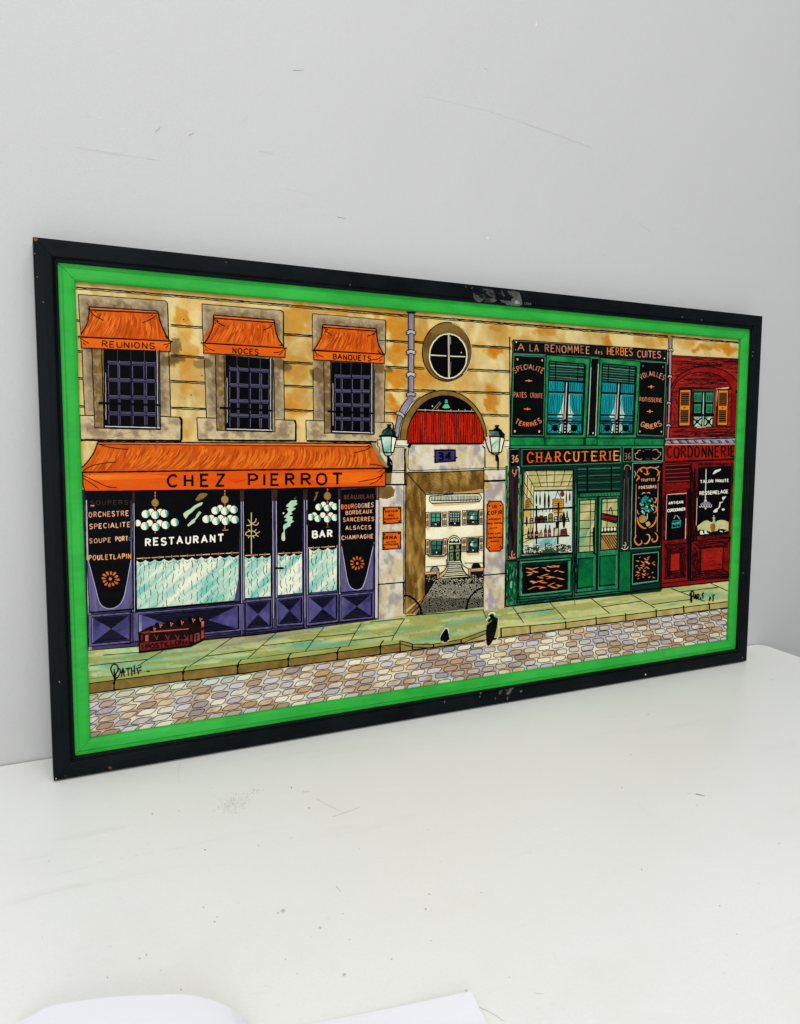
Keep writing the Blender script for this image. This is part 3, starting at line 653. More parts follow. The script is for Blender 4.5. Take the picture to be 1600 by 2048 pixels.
for pts, cur, rod, cb in (([(488, 979), (543, 978), (543, 1190), (489, 1198)], [(489, 1116), (541, 1114.5)], [(490, 1111), (540, 1108)], [(490, 1196), (541, 1192)]),
                ([(554, 977), (605, 976), (604, 1186), (554, 1191)], [(555, 1112), (603.5, 1109.5)], [(555.5, 1107), (604, 1104.5)], [(555.5, 1190), (603.5, 1185)])):
    e = El('painted_glazed_door', 2); e.poly(pts, BLK, BLK, 'flat'); curtain(e, cur, cb, 0, rod)
    if pts[0][0] < 500:
        e.view('J'); c = (206, 190, 136)
        e.line([(212, 775), (213, 1185)], 1.8, c); e.lines([[(180, 843), (212, 880), (250, 868), (260, 835)], [(163, 905), (200, 900), (212, 880), (245, 900), (272, 895), (284, 875)]], 1.5, c, sm=True)
        e.line([(155, 975), (190, 962), (230, 962), (262, 985), (245, 1005), (200, 1010), (160, 1000), (155, 978)], 1.5, c, sm=True); e.lines([[(182, 943), (196, 962)], [(262, 943), (240, 965)], [(298, 965), (262, 985)], [(284, 1015), (255, 998)], [(180, 1030), (195, 1008)], [(240, 1030), (232, 1008)]], 1.4, c)
    else:
        e.view('J').poly([(660, 612), (655, 645), (632, 642)], (90, 66, 30), m='flat').poly([(610, 655), (665, 652), (662, 680), (672, 690), (630, 722), (655, 735), (610, 770), (625, 785), (590, 808), (625, 818), (618, 850), (635, 862), (600, 890), (605, 905), (560, 935), (545, 960), (550, 1040), (535, 1058), (515, 1045), (518, 990), (535, 960), (532, 905), (575, 870), (545, 855), (565, 830), (540, 820), (580, 770), (565, 740), (590, 725), (560, 710), (595, 672)], (150, 204, 170), (204, 222, 184), 'vert', sm=True)
        e.ell(533, 781, 8, 10, CRM, m='flat', n=10)
    e.line([cb[0], cb[1]], 1.4)
    e.done()
e = El('painted_door_handle', 4); e.view('L').poly([(442, 270), (470, 270), (490, 272), (520, 268), (545, 282), (520, 292), (480, 290), (442, 288)], INK, m='flat'); e.done()
def pyramid(q, off=.5, thick=2.4, shadeR=True, ratio=None):
    e = El('painted_door_panel', 3).view('L').quad(*q)
    e.rect(-.08, -.1, 1.08, 1.1, P1, P2, 'vert')
    e.rect(0, 0, 1, 1, (84, 79, 134), (50, 46, 90), 'blotch')
    ax, bx = ratio or (.5, .5)
    e.poly([(.03, .03), (.97, .03), (bx, .5), (ax, .5)], (40, 36, 70), (26, 24, 46), 'horiz'); e.poly([(.03, .97), (.97, .97), (bx, .5), (ax, .5)], (40, 36, 66), (24, 22, 44), 'horiz')
    H = e.H
    for i in range(11):
        t = (i+.5)/11*.47
        for sg in (0, 1):
            y = .03+t if not sg else .97-t; u0 = .03+(ax-.03)*t/.47; u1 = .97-(.97-bx)*t/.47
            e.line([(u0, y), (u1, y)], 1.1*rnd.uniform(.7, 1.2), INK, jit=.5)
    e.poly([(0, 0), (.03, .03), (.03, .97), (0, 1)], (150, 142, 190), P2, 'vert')
    e.line([(0, 0), (0, 1)], 1.4); e.line([(0, 0), (1, 0)], 1.4); e.line([(0, 1), (1, 1)], thick); e.line([(1, 0), (1, 1)], thick+.6)
    e.line([(-.08, -.09), (1.08, -.09), (1.08, 1.1), (-.08, 1.1)], 1.2, closed=True)
    e.done()
def q_(v, pts): sx = VIEWS[v]; return [((x*sx[2]+sx[0]-460)/.2, (y*sx[2]+sx[1]-1080)/.2) for x, y in pts]
pyramid(q_('K', [(117, 770), (500, 742), (500, 1000), (117, 1034)]))
pyramid(q_('K', [(582, 742), (1582, 657), (1584, 885), (586, 985)]), ratio=(.27, .68))
pyramid([(158, 625), (402, 600), (400, 860), (160, 880)]); pyramid([(478, 600), (714, 575), (714, 820), (480, 838)])
pyramid([(785, 572), (1064, 548), (1062, 795), (786, 828)]); pyramid([(1118, 562), (1415, 536), (1414, 762), (1118, 790)])
# bottle crate
e = El('painted_bottle_crate', 4, 'red crate of bottles lettered POSTILLON').view('K')
e.poly([(590, 920), (700, 860), (1095, 785), (1245, 795), (1248, 995), (1105, 1060), (590, 1130)], (16, 9, 10), (36, 14, 14), 'blotch')
e.poly([(592, 1030), (1088, 985), (1090, 1045), (598, 1108)], (132, 40, 36), (90, 22, 24), 'horiz').poly([(600, 925), (690, 905), (1080, 880), (1080, 895), (640, 935)], (170, 60, 46), (60, 20, 18), 'horiz')
for x, w_ in ((610, 12), (652, 30), (1100, 22), (1190, 10)): e.poly([(x, 950), (x+w_, 945), (x+w_, 1010 if w_ > 12 else 990), (x, 1012)], (176, 84, 66) if w_ == 30 else (110, 40, 36), m='flat')
e.poly([(1145, 935), (1192, 925), (1192, 1000), (1140, 1020)], (140, 66, 60), (90, 34, 32), 'blotch').poly([(1212, 905), (1240, 895), (1240, 970), (1212, 985)], (190, 90, 80), (100, 30, 30), 'blotch').poly([(1212, 815), (1238, 808), (1238, 860), (1214, 880)], (200, 110, 90), (120, 40, 36), 'blotch')
e.line([(1150, 960), (1185, 950)], 1.6).line([(1150, 985), (1185, 975)], 1.6).line([(1166, 935), (1164, 1010)], 1.6)
for x, y in ((710, 860), (770, 825), (878, 810), (985, 795), (1098, 772), (1170, 765)): e.poly([(x-12, y+60), (x-20, y+20), (x-12, y), (x+10, y), (x+22, y+22), (x+16, y+70)], INK, m='flat', sm=True); e.line([(x+26, y+10), (x+34, y+50)], 2.0, (196, 100, 80)).line([(x+40, y+30), (x+50, y+20)], 1.4, (220, 170, 150))
for x in (740, 850, 950, 1040): e.line([(x, 945), (x+16, 970), (x+28, 995)], .9, (150, 76, 62), sm=True).line([(x+40, 950), (x+34, 970), (x+30, 990)], .8, (140, 70, 60), sm=True)
e.line([(700, 918), (1085, 885)], 1.6, (196, 96, 76)).line([(590, 920), (592, 1125), (1105, 1062), (1250, 990)], 2.4)
e.text('POSTILLON', (655, 1088), (1035, 1036), 46, 2.3, INK, sp=.2); e.lines([[(612, 1060), (630, 1050)], [(620, 1080), (640, 1075)], [(1050, 1030), (1070, 1010)], [(1048, 1015), (1072, 1035)]], 2)
e.done()
# ================================================================= gateway
STN = (214, 204, 176); STN2 = (176, 164, 156); STW = (220, 212, 190)
def stone(a, b, x, y, k=5):
    n = fbm(x, y*.6, 20, k); n2 = fbm(x, y*.7, 14, k+9)
    c = lerpc(np.tile(STW, (len(x), 1)), (206, 190, 150), sm01(n, .42, .6)); c = lerpc(c, (150, 140, 148), sm01(n2, .5, .72)*.8); c = lerpc(c, (196, 176, 120), sm01(fbm(x, y, 10, k+3), .55, .8)*.5)
    return c+(fbm(x, y, 2.4, k)-.5)[:, None]*14
e = El('painted_gate_pillar', 2, 'left stone pillar of the gateway').view('PX')
e.quad((757, 905), (811, 890), (810, 1230), (757, 1240)); e.grid(24, 90, stone); e.H = None; e.view('M')
e.poly([(165, 600), (250, 600), (245, 700), (238, 795), (165, 795)], (110, 84, 44), (134, 106, 62), 'vert').poly([(75, 815), (240, 812), (262, 840), (285, 862), (270, 900), (275, 930), (225, 945), (190, 962), (120, 950), (75, 955)], (112, 84, 40), (140, 110, 60), jit=.8)
e.poly([(250, 380), (390, 380), (390, 600), (250, 640)], (170, 156, 138), (206, 194, 166), 'vert')
e.poly([(75, 285), (430, 280), (452, 300), (440, 360), (395, 380), (60, 385)], (232, 224, 206), (196, 184, 168), 'blotch')
e.lines([[(75, 285), (430, 283)], [(80, 285), (85, 355), (110, 375)], [(280, 370), (395, 372)], [(300, 352), (420, 355)], [(160, 640), (415, 632)], [(165, 660), (415, 655)]], 1.6); e.line([(440, 290), (455, 330), (430, 370)], 5.5, sm=True); e.line([(395, 380), (395, 790)], 3.0); e.line([(410, 380), (408, 790)], 1.4)
e.line([(165, 640), (165, 800)], 1.6); e.line([(165, 795), (420, 795)], 3.6); e.line([(105, 375), (115, 560)], 1.0)
e.view('N').lines([[(60, -60), (50, 1010)], [(100, 0), (95, 965)], [(385, -180), (385, 1180)], [(405, -180), (398, 1180)]], 1.5)
e.line([(85, 965), (400, 938)], 2.6).line([(95, 965), (90, 1360)], 2.4).line([(380, 940), (385, 1300)], 2.2).line([(90, 1375), (370, 1335)], 1.6)
e.done()
e = El('painted_gate_pillar', 2, 'right stone pillar of the gateway').view('PX')
e.quad((969, 880), (1018, 880), (1010, 1221), (966, 1222)); e.grid(20, 90, lambda a, b, x, y: stone(a, b, x, y, 12)); e.H = None; e.view('M')
e.poly([(1270, 285), (1590, 290), (1585, 380), (1310, 372), (1270, 340)], (236, 226, 206), (206, 190, 170), 'blotch').poly([(1300, 650), (1335, 680), (1350, 720), (1345, 760), (1395, 800), (1370, 835), (1310, 850)], (190, 156, 96), (206, 184, 136), 'blotch', jit=.6)
e.poly([(1320, 385), (1560, 375), (1560, 600), (1315, 605)], (222, 204, 150), (206, 184, 128), 'blotch')
e.lines([[(1270, 285), (1360, 290)], [(1530, 295), (1585, 292)], [(1280, 350), (1310, 372), (1315, 610)], [(1300, 610), (1305, 1750)], [(1525, 365), (1585, 362)], [(1310, 605), (1565, 605)], [(1310, 625), (1565, 622)]], 1.5); e.line([(1295, 755), (1562, 748)], 4)
e.view('N').lines([[(1295, 0), (1292, 1280)], [(1550, 580), (1535, 1290)]], 1.6); e.line([(1290, 860), (1545, 838)], 2.6).line([(1295, 1290), (1530, 1262)], 1.4)
e.done()
e = El('painted_stone_lintel', 2, 'stone lintel over the gateway').view('PX')
e.quad((815, 889), (969, 889), (969, 942), (814, 944)); e.grid(60, 22, lambda a, b, x, y: stone(a, b, x, y, 31)); e.H = None; e.view('M')
e.line([(470, 335), (1275, 335), (1290, 370), (1310, 385), (1308, 590), (1290, 610), (560, 632), (450, 632), (430, 600), (438, 385), (460, 365), (470, 335)], 1.3)
e.line([(470, 322), (1285, 325)], 2.8, (24, 6, 8)).line([(430, 655), (900, 650), (1310, 628)], 2.0)
e.done()
e = El('painted_number_plate', 4, 'dark blue house number plate 34').view('M')
e.poly([(735, 400), (970, 398), (972, 525), (735, 545)], (62, 56, 116), (36, 34, 84), 'blotch').line([(738, 402), (968, 400), (970, 523), (740, 542)], 3, closed=True)
e.poly([(970, 470), (1000, 485), (975, 502)], INK, m='flat').poly([(738, 460), (722, 475), (736, 490)], INK, m='flat'); e.text('34', (775, 515), (925, 508), 88, 4.6, (8, 8, 16), sp=.35); e.done()
# arch with red curtain
e = El('painted_gate_arch', 3, 'round arch with a red curtain above the gate').view('H')
def arc(cx, cy, rx, ry, a0, a1, n=40): a = np.radians(np.linspace(a0, a1, n)); return np.c_[cx+rx*np.cos(a), cy-ry*np.sin(a)]
o_ = arc(655, 610, 535, 605, 180, 0); i_ = arc(675, 610, 472, 540, 180, 0)
e.poly(list(o_)+list(i_[::-1]), (112, 86, 32), (146, 116, 54), 'blotch')
e.poly([(1195, 430), (1215, 470), (1210, 610), (1185, 600)], (196, 170, 110), m='flat')
e.poly(list(i_)+[(1150, 655), (205, 655)], BLK, m='flat')
cl = [(205, 650), (205, 540), (225, 460), (265, 370), (310, 300), (335, 268)]; cr = [(1045, 285), (1080, 320), (1110, 390), (1135, 450), (1150, 540), (1150, 650)]
top = [(335+(1045-335)*i/40, 268+17*i/40+10*abs(math.sin(i*.95))) for i in range(41)]
e.poly(cl+top+cr, (198, 40, 14), (140, 14, 8), 'vert')
for k in range(34):
    x = 225+k*28+rnd.uniform(-5, 5); yt = 300 if 320 < x < 1050 else 300+abs((x-320 if x < 320 else x-1050))*2.0
    y = yt
    while y < 640: L_ = min(rnd.uniform(60, 260), 648-y); e.line([(x+rnd.uniform(-3, 3), y), (x+rnd.uniform(-5, 5), y+L_*.5), (x+rnd.uniform(-4, 4), min(650, y+L_))], rnd.uniform(.8, 1.7), (40, 4, 6), sm=True); y += L_+rnd.uniform(2, 20)
for i in range(12): x = 350+i*58; e.line([(x, 272), (x+14, 292), (x+30, 300), (x+44, 280)], 1.2, (60, 6, 6), sm=True)
e.line([(335, 243), (700, 258), (1045, 262)], 1.3, (206, 190, 160)); e.lines([[(x, 235), (x, 262)] for x in (430, 525, 590, 745, 840, 920, 1000)], 1, (206, 190, 160))
e.poly([(675, 118), (702, 118), (708, 165), (672, 165)], (60, 170, 130), m='flat').poly([(668, 175), (708, 175), (735, 215), (715, 225), (665, 226), (640, 216)], (50, 160, 124), (110, 200, 160))
e.lines([[(530, 235), (610, 145)], [(560, 235), (625, 160)]], 1, (150, 150, 140)); e.ell(518, 198, 7, 10, (220, 220, 200), m='flat', n=8)
e.line(o_, 1.6).line(i_, 1.5).line([(205, 655), (1150, 655)], 2.4)
e.line(arc(645, 612, 545, 615, 178, 120), .9)
e.done()
# oculus
e = El('painted_round_window', 3, 'round window divided in four').view('G')
e.ell(697, 515, 303, 362, (94, 68, 28), (130, 100, 46), 'blotch', n=60).ell(715, 570, 243, 292, (190, 170, 130), m='flat', n=60).ell(715, 572, 240, 290, BLK, m='flat', n=60)
e.line(arc(697, 515, 303, 362, 0, 360, 60), 1.5).line(arc(708, 517, 296, 356, 80, -50, 30), 1.2, (226, 200, 150)).line(arc(716, 572, 248, 298, 0, 360, 60), 1.1, (40, 16, 40))
e.line(arc(713, 568, 230, 273, 0, 360, 60), 2.3, (232, 222, 180), jit=.5)
e.poly([(708, 300), (728, 300), (732, 830), (712, 832)], (222, 212, 176), (150, 146, 130), 'vert').lines([[(490, 555), (690, 566)], [(735, 568), (925, 576)]], 2.0, (222, 214, 180)); e.line([(740, 330), (742, 420)], 1.4, (150, 150, 150)).line([(742, 640), (738, 800)], 1.6, (110, 110, 110)); e.ell(873, 525, 6, 10, (200, 200, 200), m='flat', n=8)
e.done()
# drainpipes
e = El('painted_drainpipe', 4, 'lilac drainpipe bending beside the arch').view('G')
e.poly([(222, 25), (293, 25), (288, 1060), (222, 1060)], (150, 142, 158), (118, 110, 128), 'vert'); e.view('H').poly([(222, 60), (290, 60), (285, 130), (225, 215), (175, 290), (140, 360), (115, 470), (105, 605), (45, 600), (55, 470), (80, 350), (110, 260), (150, 180), (215, 100)], (160, 152, 166), (126, 118, 136), 'blotch')
e.poly([(285, 130), (225, 215), (175, 290), (150, 350), (170, 320), (240, 220), (290, 140)], (236, 228, 210), m='flat').line([(60, 440), (46, 600)], 1.4).lines([[(212, 105), (150, 185), (100, 290), (65, 430), (45, 590)], [(286, 128), (225, 215), (165, 330), (120, 450), (98, 600)]], 1.5, sm=True)
e.view('G').lines([[(222, 25), (222, 1050)], [(293, 25), (288, 1050)]], 1.6)
e.poly([(195, 20), (320, 22), (300, 48), (215, 44)], BLK, m='flat')
for y in (275, 520, 795, 1040):
    e.poly([(195, y-10), (225, y-25), (250, y-32), (285, y-22), (312, y-8), (308, y+26), (290, y+28), (250, y+12), (225, y+26), (200, y+24)], (196, 188, 186), (160, 152, 160), sm=True).line([(195, y-10), (225, y-25), (250, y-32), (285, y-22), (312, y-8), (308, y+26), (290, y+28), (250, y+12), (225, y+26), (200, y+24)], 1.4, closed=True, sm=True)
    e.ell(207, y+8, 5, 8, INK, m='flat', n=8).ell(297, y+8, 5, 8, INK, m='flat', n=8)
e.view('H').poly([(72, 275), (95, 262), (150, 285), (175, 325), (160, 345), (125, 315), (75, 300)], (206, 190, 170), (170, 160, 160), sm=True).line([(72, 275), (95, 262), (150, 285), (175, 325), (160, 345), (125, 315), (75, 300)], 1.4, closed=True, sm=True).ell(95, 284, 5, 7, INK, m='flat', n=8)
e.done()
e = El('painted_drainpipe', 6, 'thin lilac drainpipe beside the red shop').view('V')
e.poly([(228, 0), (282, 0), (270, 480), (240, 1300), (225, 1590), (190, 1590), (205, 1300), (225, 480)], (176, 160, 166), (140, 124, 134), 'vert')
e.lines([[(228, -130), (225, 480), (205, 1300), (190, 1590)], [(282, -130), (270, 480), (240, 1300), (225, 1590)]], 1.5)
e.poly([(228, -130), (282, -130), (282, 0), (228, 0)], (150, 134, 134), (110, 98, 100), 'vert')
for y, x in ((85, 255), (535, 240), (990, 218), (1370, 214)): e.poly([(x-42, y+20), (x-25, y-20), (x+15, y-26), (x+42, y), (x+36, y+30), (x, y+14), (x-30, y+28)], (206, 196, 190), (160, 150, 150), sm=True).line([(x-42, y+20), (x-25, y-20), (x+15, y-26), (x+42, y), (x+36, y+30), (x, y+14), (x-30, y+28)], 1.4, closed=True, sm=True)
e.done()
# lamps
def lantern(pts): pass
e = El('painted_street_lamp', 7, 'green topped street lamp left of the arch').view('M')
e.poly([(125, 250), (240, 250), (232, 425), (150, 425)], (206, 226, 206), (70, 170, 150), 'diag').poly([(245, 250), (292, 262), (262, 425), (238, 425)], (240, 240, 222), CRM).poly([(155, 170), (235, 168), (270, 200), (290, 245), (120, 240), (135, 200)], (20, 56, 50), (60, 110, 96), 'diag')
e.poly([(185, 105), (235, 105), (240, 118), (226, 132), (252, 158), (162, 162), (190, 140), (195, 126)], BLK, m='flat').poly([(240, 170), (262, 172), (298, 205), (285, 215), (300, 262), (250, 240)], BLK, (20, 50, 44), 'diag')
e.lines([[(98, 240), (240, 238), (310, 262)]], 4.2, jit=.2); e.lines([[(120, 250), (150, 430), (232, 428), (262, 425), (296, 265)], [(240, 245), (234, 425)]], 2.4, jit=.2); e.line([(155, 170), (130, 205)], 2).line([(150, 170), (262, 170)], 2)
e.line([(155, 435), (170, 460), (200, 468), (230, 460), (248, 430)], 1.6, sm=True).poly([(185, 460), (222, 460), (215, 480), (248, 530), (248, 640), (200, 640), (200, 590), (180, 610), (190, 520)], BLK, m='flat', sm=True).poly([(165, 600), (250, 600), (250, 650), (165, 655)], BLK, m='flat')
e.ell(228, 545, 3, 8, (180, 180, 180), m='flat', n=8).ell(238, 560, 3, 8, (180, 180, 180), m='flat', n=8)
e.poly([(10, 330), (45, 335), (120, 460), (205, 595), (180, 600), (110, 530), (50, 430)], (130, 104, 56), (160, 132, 84), sm=False)
e.done()
e = El('painted_street_lamp', 7, 'green topped street lamp right of the arch').view('M')
e.poly([(1365, 250), (1480, 250), (1460, 425), (1385, 425)], (222, 226, 196), (90, 176, 156), 'diag').poly([(1482, 252), (1525, 262), (1490, 425), (1462, 430)], (240, 236, 214), CRM).poly([(1310, 255), (1362, 250), (1380, 425), (1350, 400), (1325, 330)], (236, 214, 190), (226, 200, 180)).poly([(1318, 265), (1340, 270), (1330, 300)], (206, 110, 60), m='flat')
e.poly([(1365, 180), (1455, 178), (1480, 200), (1475, 245), (1355, 240)], (60, 92, 84), (120, 150, 136), 'diag').poly([(1455, 175), (1500, 185), (1535, 220), (1530, 262), (1472, 245)], BLK, (20, 40, 36), 'diag')
e.poly([(1420, 115), (1468, 115), (1470, 130), (1455, 140), (1500, 175), (1385, 180), (1420, 152), (1432, 138), (1418, 128)], BLK, m='flat').line([(1352, 178), (1500, 180)], 2.6, jit=.1)
e.lines([[(1355, 245), (1480, 248), (1530, 265)]], 2.8, jit=.2); e.lines([[(1305, 252), (1330, 350), (1355, 415), (1385, 435), (1470, 432), (1495, 420), (1528, 265)], [(1362, 250), (1385, 430)], [(1480, 250), (1465, 430)]], 2.4, jit=.2)
e.line([(1380, 440), (1420, 455), (1470, 445)], 1.8, sm=True).poly([(1425, 455), (1455, 455), (1468, 500), (1465, 630), (1448, 632), (1445, 530), (1428, 520)], BLK, m='flat'); e.done()
# passage ceiling, side wall and courtyard
TB = (150, 112, 44); TB2 = (182, 146, 78)
def dots(e, pts, n):
    P = np.array(pts, float); mn, mx = P.min(0), P.max(0); k = 0
    from mathutils.geometry import intersect_point_quad_2d as ipq
    while k < n:
        x, y = nr.uniform(mn[0], mx[0]), nr.uniform(mn[1], mx[1])
        if ipq(Vector((x, y)), *[Vector(q) for q in pts]): 
            e.line([(x, y), (x+nr.uniform(2, 8), y+nr.uniform(-5, 7))], .9, (40, 20, 30), jit=0); k += 1
e = El('painted_passage_wall', 2, 'brown speckled passage wall and ceiling').view('M')
def br(a, b, x, y): return lerpc(lerpc(np.tile((158, 120, 54), (len(x), 1)), (98, 68, 20), sm01(fbm(x*1.6, y*.5, 14, 51), .3, .68)), (206, 176, 120), sm01(fbm(x*2, y*.35, 10, 60), .55, .8)*.6)
e.quad((415, 655), (1308, 632), (1306, 888), (632, 908)); e.grid(50, 16, lambda a, b, x, y: lerpc(br(a, b, x, y), (108, 74, 22), sm01(b, .3, .95)*.8)); e.H = None
e.view('M').quad((408, 655), (632, 908), (628, 2060), (395, 2230)); e.grid(16, 60, br); e.H = None
e.view('M').line([(415, 660), (632, 905)], 1.6).line([(632, 908), (1306, 886)], 1.6).line([(632, 905), (626, 2060)], 1.3).line([(410, 640), (400, 2200)], 1.4)
e.poly([(950, 885), (1040, 878), (1150, 868), (1250, 845), (1306, 850), (1306, 886), (950, 896)], (222, 196, 140), (176, 136, 66), 'horiz')
dots(e, [(430, 665), (1150, 655), (1000, 800), (640, 895)], 210); dots(e, [(415, 700), (600, 900), (520, 1400), (412, 1500)], 160)
e.view('O').poly([(300, 500), (520, 290), (540, 320), (380, 500)], (110, 84, 44), (150, 118, 66)).lines([[(300, 500), (515, 290)], [(360, 500), (530, 310)], [(290, 430), (290, 510)], [(515, 290), (400, 500)]], 1.3)
e.done()
# courtyard house
e = El('painted_courtyard_house', 2, 'cream courtyard house with steps and arched door').view('N')
HC = (246, 240, 208); HC2 = (232, 220, 172); WGR = (150, 156, 150)
e.poly([(632, -95), (1305, -118), (1292, 810), (630, 850)], HC, (238, 228, 186), 'blotch')
# balustrade
e.view('M').poly([(680, 925), (1250, 900), (1265, 950), (1240, 1000), (700, 1010), (675, 975)], (206, 210, 180), (236, 230, 196), 'horiz').poly([(690, 1000), (1235, 985), (1210, 1015), (900, 1035), (730, 1040)], (222, 190, 140), (206, 170, 120), 'horiz')
for k in range(17):
    x = 700+k*33; e.poly([(x, 925), (x+14, 924), (x+14, 975), (x, 977)], (150, 190, 160) if k % 2 else (190, 204, 176), m='flat'); e.line([(x+2, 920), (x-3, 945), (x+3, 985)], 1.0, sm=True).line([(x+16, 918), (x+12, 980)], .8)
e.lines([[(680, 925), (960, 905), (1250, 900)], [(695, 975), (960, 975), (1240, 965)], [(685, 920), (675, 975), (700, 1008)], [(1250, 900), (1268, 945), (1240, 1000)], [(700, 1010), (960, 1000), (1240, 990)]], 1.4, sm=True).ell(960, 945, 14, 20, (190, 200, 170), m='flat', n=14)
e.view('N')
def hwin(x0, y0, x1, y1, kind=0):
    e.poly([(x0, y0), (x1, y0-4), (x1, y1), (x0, y1)], (214, 206, 170), m='flat').line([(x0, y0), (x1, y0-4), (x1, y1), (x0, y1)], 1.2, closed=True)
    a, b, c, d = x0+12, y0+10, x1-8, y1-6
    e.poly([(a, b), (c, b), (c, d), (a, d)], (70, 150, 134) if kind != 1 else (80, 110, 100), (20, 50, 44), 'diag')
    if kind == 2: e.poly([(a+30, b+50), (a+60, b+20), (a+62, b+100), (a+20, b+80)], (230, 236, 214), m='flat')
    n = 2 if kind != 1 else 4
    for i in range(n+1): x = a+(c-a)*i/n; e.line([(x, b), (x, d)], 1.5)
    m_ = 3 if kind != 1 else 5
    for j in range(m_+1): y = b+(d-b)*j/m_; e.line([(a, y), (c, y)], 1.3)
    if kind == 1:
        for i in range(4):
            for j in range(4): e.poly([(a+(c-a)*(i+.2)/4, b+(d-b)*(j+.25)/5), (a+(c-a)*(i+.8)/4, b+(d-b)*(j+.25)/5), (a+(c-a)*(i+.8)/4, b+(d-b)*(j+.8)/5), (a+(c-a)*(i+.2)/4, b+(d-b)*(j+.8)/5)], (150, 180, 160), m='flat')
    for k in range(9): x = a+(c-a)*k/8; e.line([(x, d-38), (x+rnd.uniform(-6, 6), d-18), (x, d)], 1.3, sm=True)
    e.lines([[(a-6, d-40), (c+6, d-40)], [(a-6, d-20), (c+4, d-22)]], 1.2); e.ell((a+c)/2, d-22, 8, 9, (226, 220, 190), m='flat', n=8)
def hshut(x0, y0, x1, y1):
    e.poly([(x0, y0), (x1, y0), (x1, y1), (x0, y1)], (222, 192, 150), m='flat').line([(x0, y0), (x1, y0-2), (x1, y1), (x0, y1)], 1.2, closed=True)
    h = y1-y0
    e.poly([(x0+8, y0+.12*h), (x1-8, y0+.1*h), (x1-8, y0+.4*h), (x0+8, y0+.42*h)], (24, 26, 24), m='flat').poly([(x0+8, y0+.58*h), (x1-8, y0+.57*h), (x1-8, y0+.92*h), (x0+8, y0+.93*h)], (34, 34, 30), m='flat')
    e.lines([[(x0+8, y0+h*t), (x1-8, y0+h*t)] for t in (.2, .3, .66, .75, .84)], .7, (200, 180, 140)); e.line([((x0+x1)/2-4, y0+.5*h), ((x0+x1)/2+5, y0+.5*h)], 1.6)
hwin(684, 140, 808, 305); hshut(632, 142, 670, 310); hshut(822, 138, 876, 298); hwin(896, 130, 1028, 295, 1); hshut(1050, 122, 1100, 285); hwin(1108, 118, 1232, 280, 2); hshut(1242, 112, 1290, 275)
e.poly([(640, 310), (680, 310), (665, 340), (645, 335)], (226, 196, 140), m='flat', sm=True).poly([(895, 298), (935, 300), (905, 332)], (226, 196, 140), m='flat', sm=True)
hwin(684, 455, 820, 625); hshut(632, 452, 672, 620); hshut(832, 442, 874, 612); hshut(1038, 432, 1098, 588); hwin(1105, 425, 1232, 600, 2); hshut(1240, 418, 1288, 572)
e.poly([(650, 640), (860, 640), (850, 662), (690, 668)], (226, 196, 140), (206, 176, 120)).line([(650, 618), (680, 640), (830, 640), (870, 615)], 2.0, sm=True).poly([(1090, 605), (1250, 600), (1240, 620), (1120, 628)], (222, 190, 136), m='flat').line([(1095, 570), (1115, 598), (1240, 592)], 1.6)
# arched door and steps
o_ = arc(955, 495, 76, 90, 180, 0, 24); e.poly(list(o_)+[(1030, 705), (880, 705)], (232, 226, 190), m='flat'); e.line([(880, 705)]+list(map(tuple, o_))+[(1030, 705)], 1.5)
i2 = arc(955, 490, 58, 66, 180, 0, 20); e.poly(list(i2), (24, 28, 26), m='flat'); e.line(i2, 1.2)
for a0, a1 in ((160, 120), (108, 92), (88, 72), (60, 20)): P = arc(955, 480, 46, 50, a0, a1, 6); Q = arc(955, 480, 18, 20, a1, a0, 4); e.poly(list(P)+list(Q), (220, 224, 200), m='flat')
e.poly([(898, 500), (1024, 498), (1024, 695), (895, 698)], (130, 146, 100), (96, 112, 76), 'vert').line([(960, 505), (958, 700)], 2.0)
e.lines([[(902, 520), (948, 515), (948, 560), (902, 565), (902, 520)], [(970, 512), (1015, 510), (1015, 556), (970, 560), (970, 512)], [(900, 600), (948, 590), (946, 680), (898, 690), (900, 600)], [(970, 592), (1018, 588), (1018, 682), (970, 688), (970, 592)], [(895, 500), (895, 700)], [(1025, 498), (1025, 698)]], 1.5)
e.ell(922, 635, 9, 14, INK, m='flat', n=8).ell(994, 630, 9, 14, INK, m='flat', n=8).ell(958, 635, 7, 12, INK, m='flat', n=8)
e.poly([(872, 710), (1030, 705), (1060, 780), (1120, 870), (800, 905), (850, 800)], (226, 218, 184), (206, 200, 166), 'horiz')
for k in range(9): t = k/8; y = 712+t*175; e.line([(872-70*t**1.3, y+8*t), (1034+80*t**1.3, y-12*t)], 2.0 if k % 2 else 1.4, INK)
e.poly([(866, 680), (872, 740), (850, 800), (800, 855), (770, 870), (765, 905), (800, 890), (850, 850), (880, 790), (885, 710)], (196, 142, 84), (226, 190, 140), 'blotch').line([(866, 675), (872, 740), (845, 800), (775, 850)], 1.5, sm=True).line([(885, 705), (880, 780), (850, 840), (790, 895)], 1.4, sm=True)
e.poly([(1036, 700), (1060, 750), (1110, 780), (1140, 785), (1140, 870), (1110, 865), (1060, 820), (1035, 760)], (240, 228, 190), (226, 206, 160), 'blotch').line([(1034, 690), (1055, 745), (1125, 790)], 1.5, sm=True).line([(1035, 740), (1065, 810), (1120, 868)], 2.6, sm=True).poly([(1070, 690), (1040, 640), (1090, 720), (1110, 780)], (222, 186, 130), m='flat')
e.poly([(755, 810), (780, 808), (780, 895), (755, 900)], (206, 150, 100), m='flat').line([(755, 810), (780, 808), (782, 895), (757, 900)], 1.3, closed=True).poly([(1115, 785), (1142, 785), (1142, 860), (1116, 862)], (206, 150, 100), m='flat').line([(1115, 785), (1142, 785), (1142, 862), (1116, 865)], 1.3, closed=True)
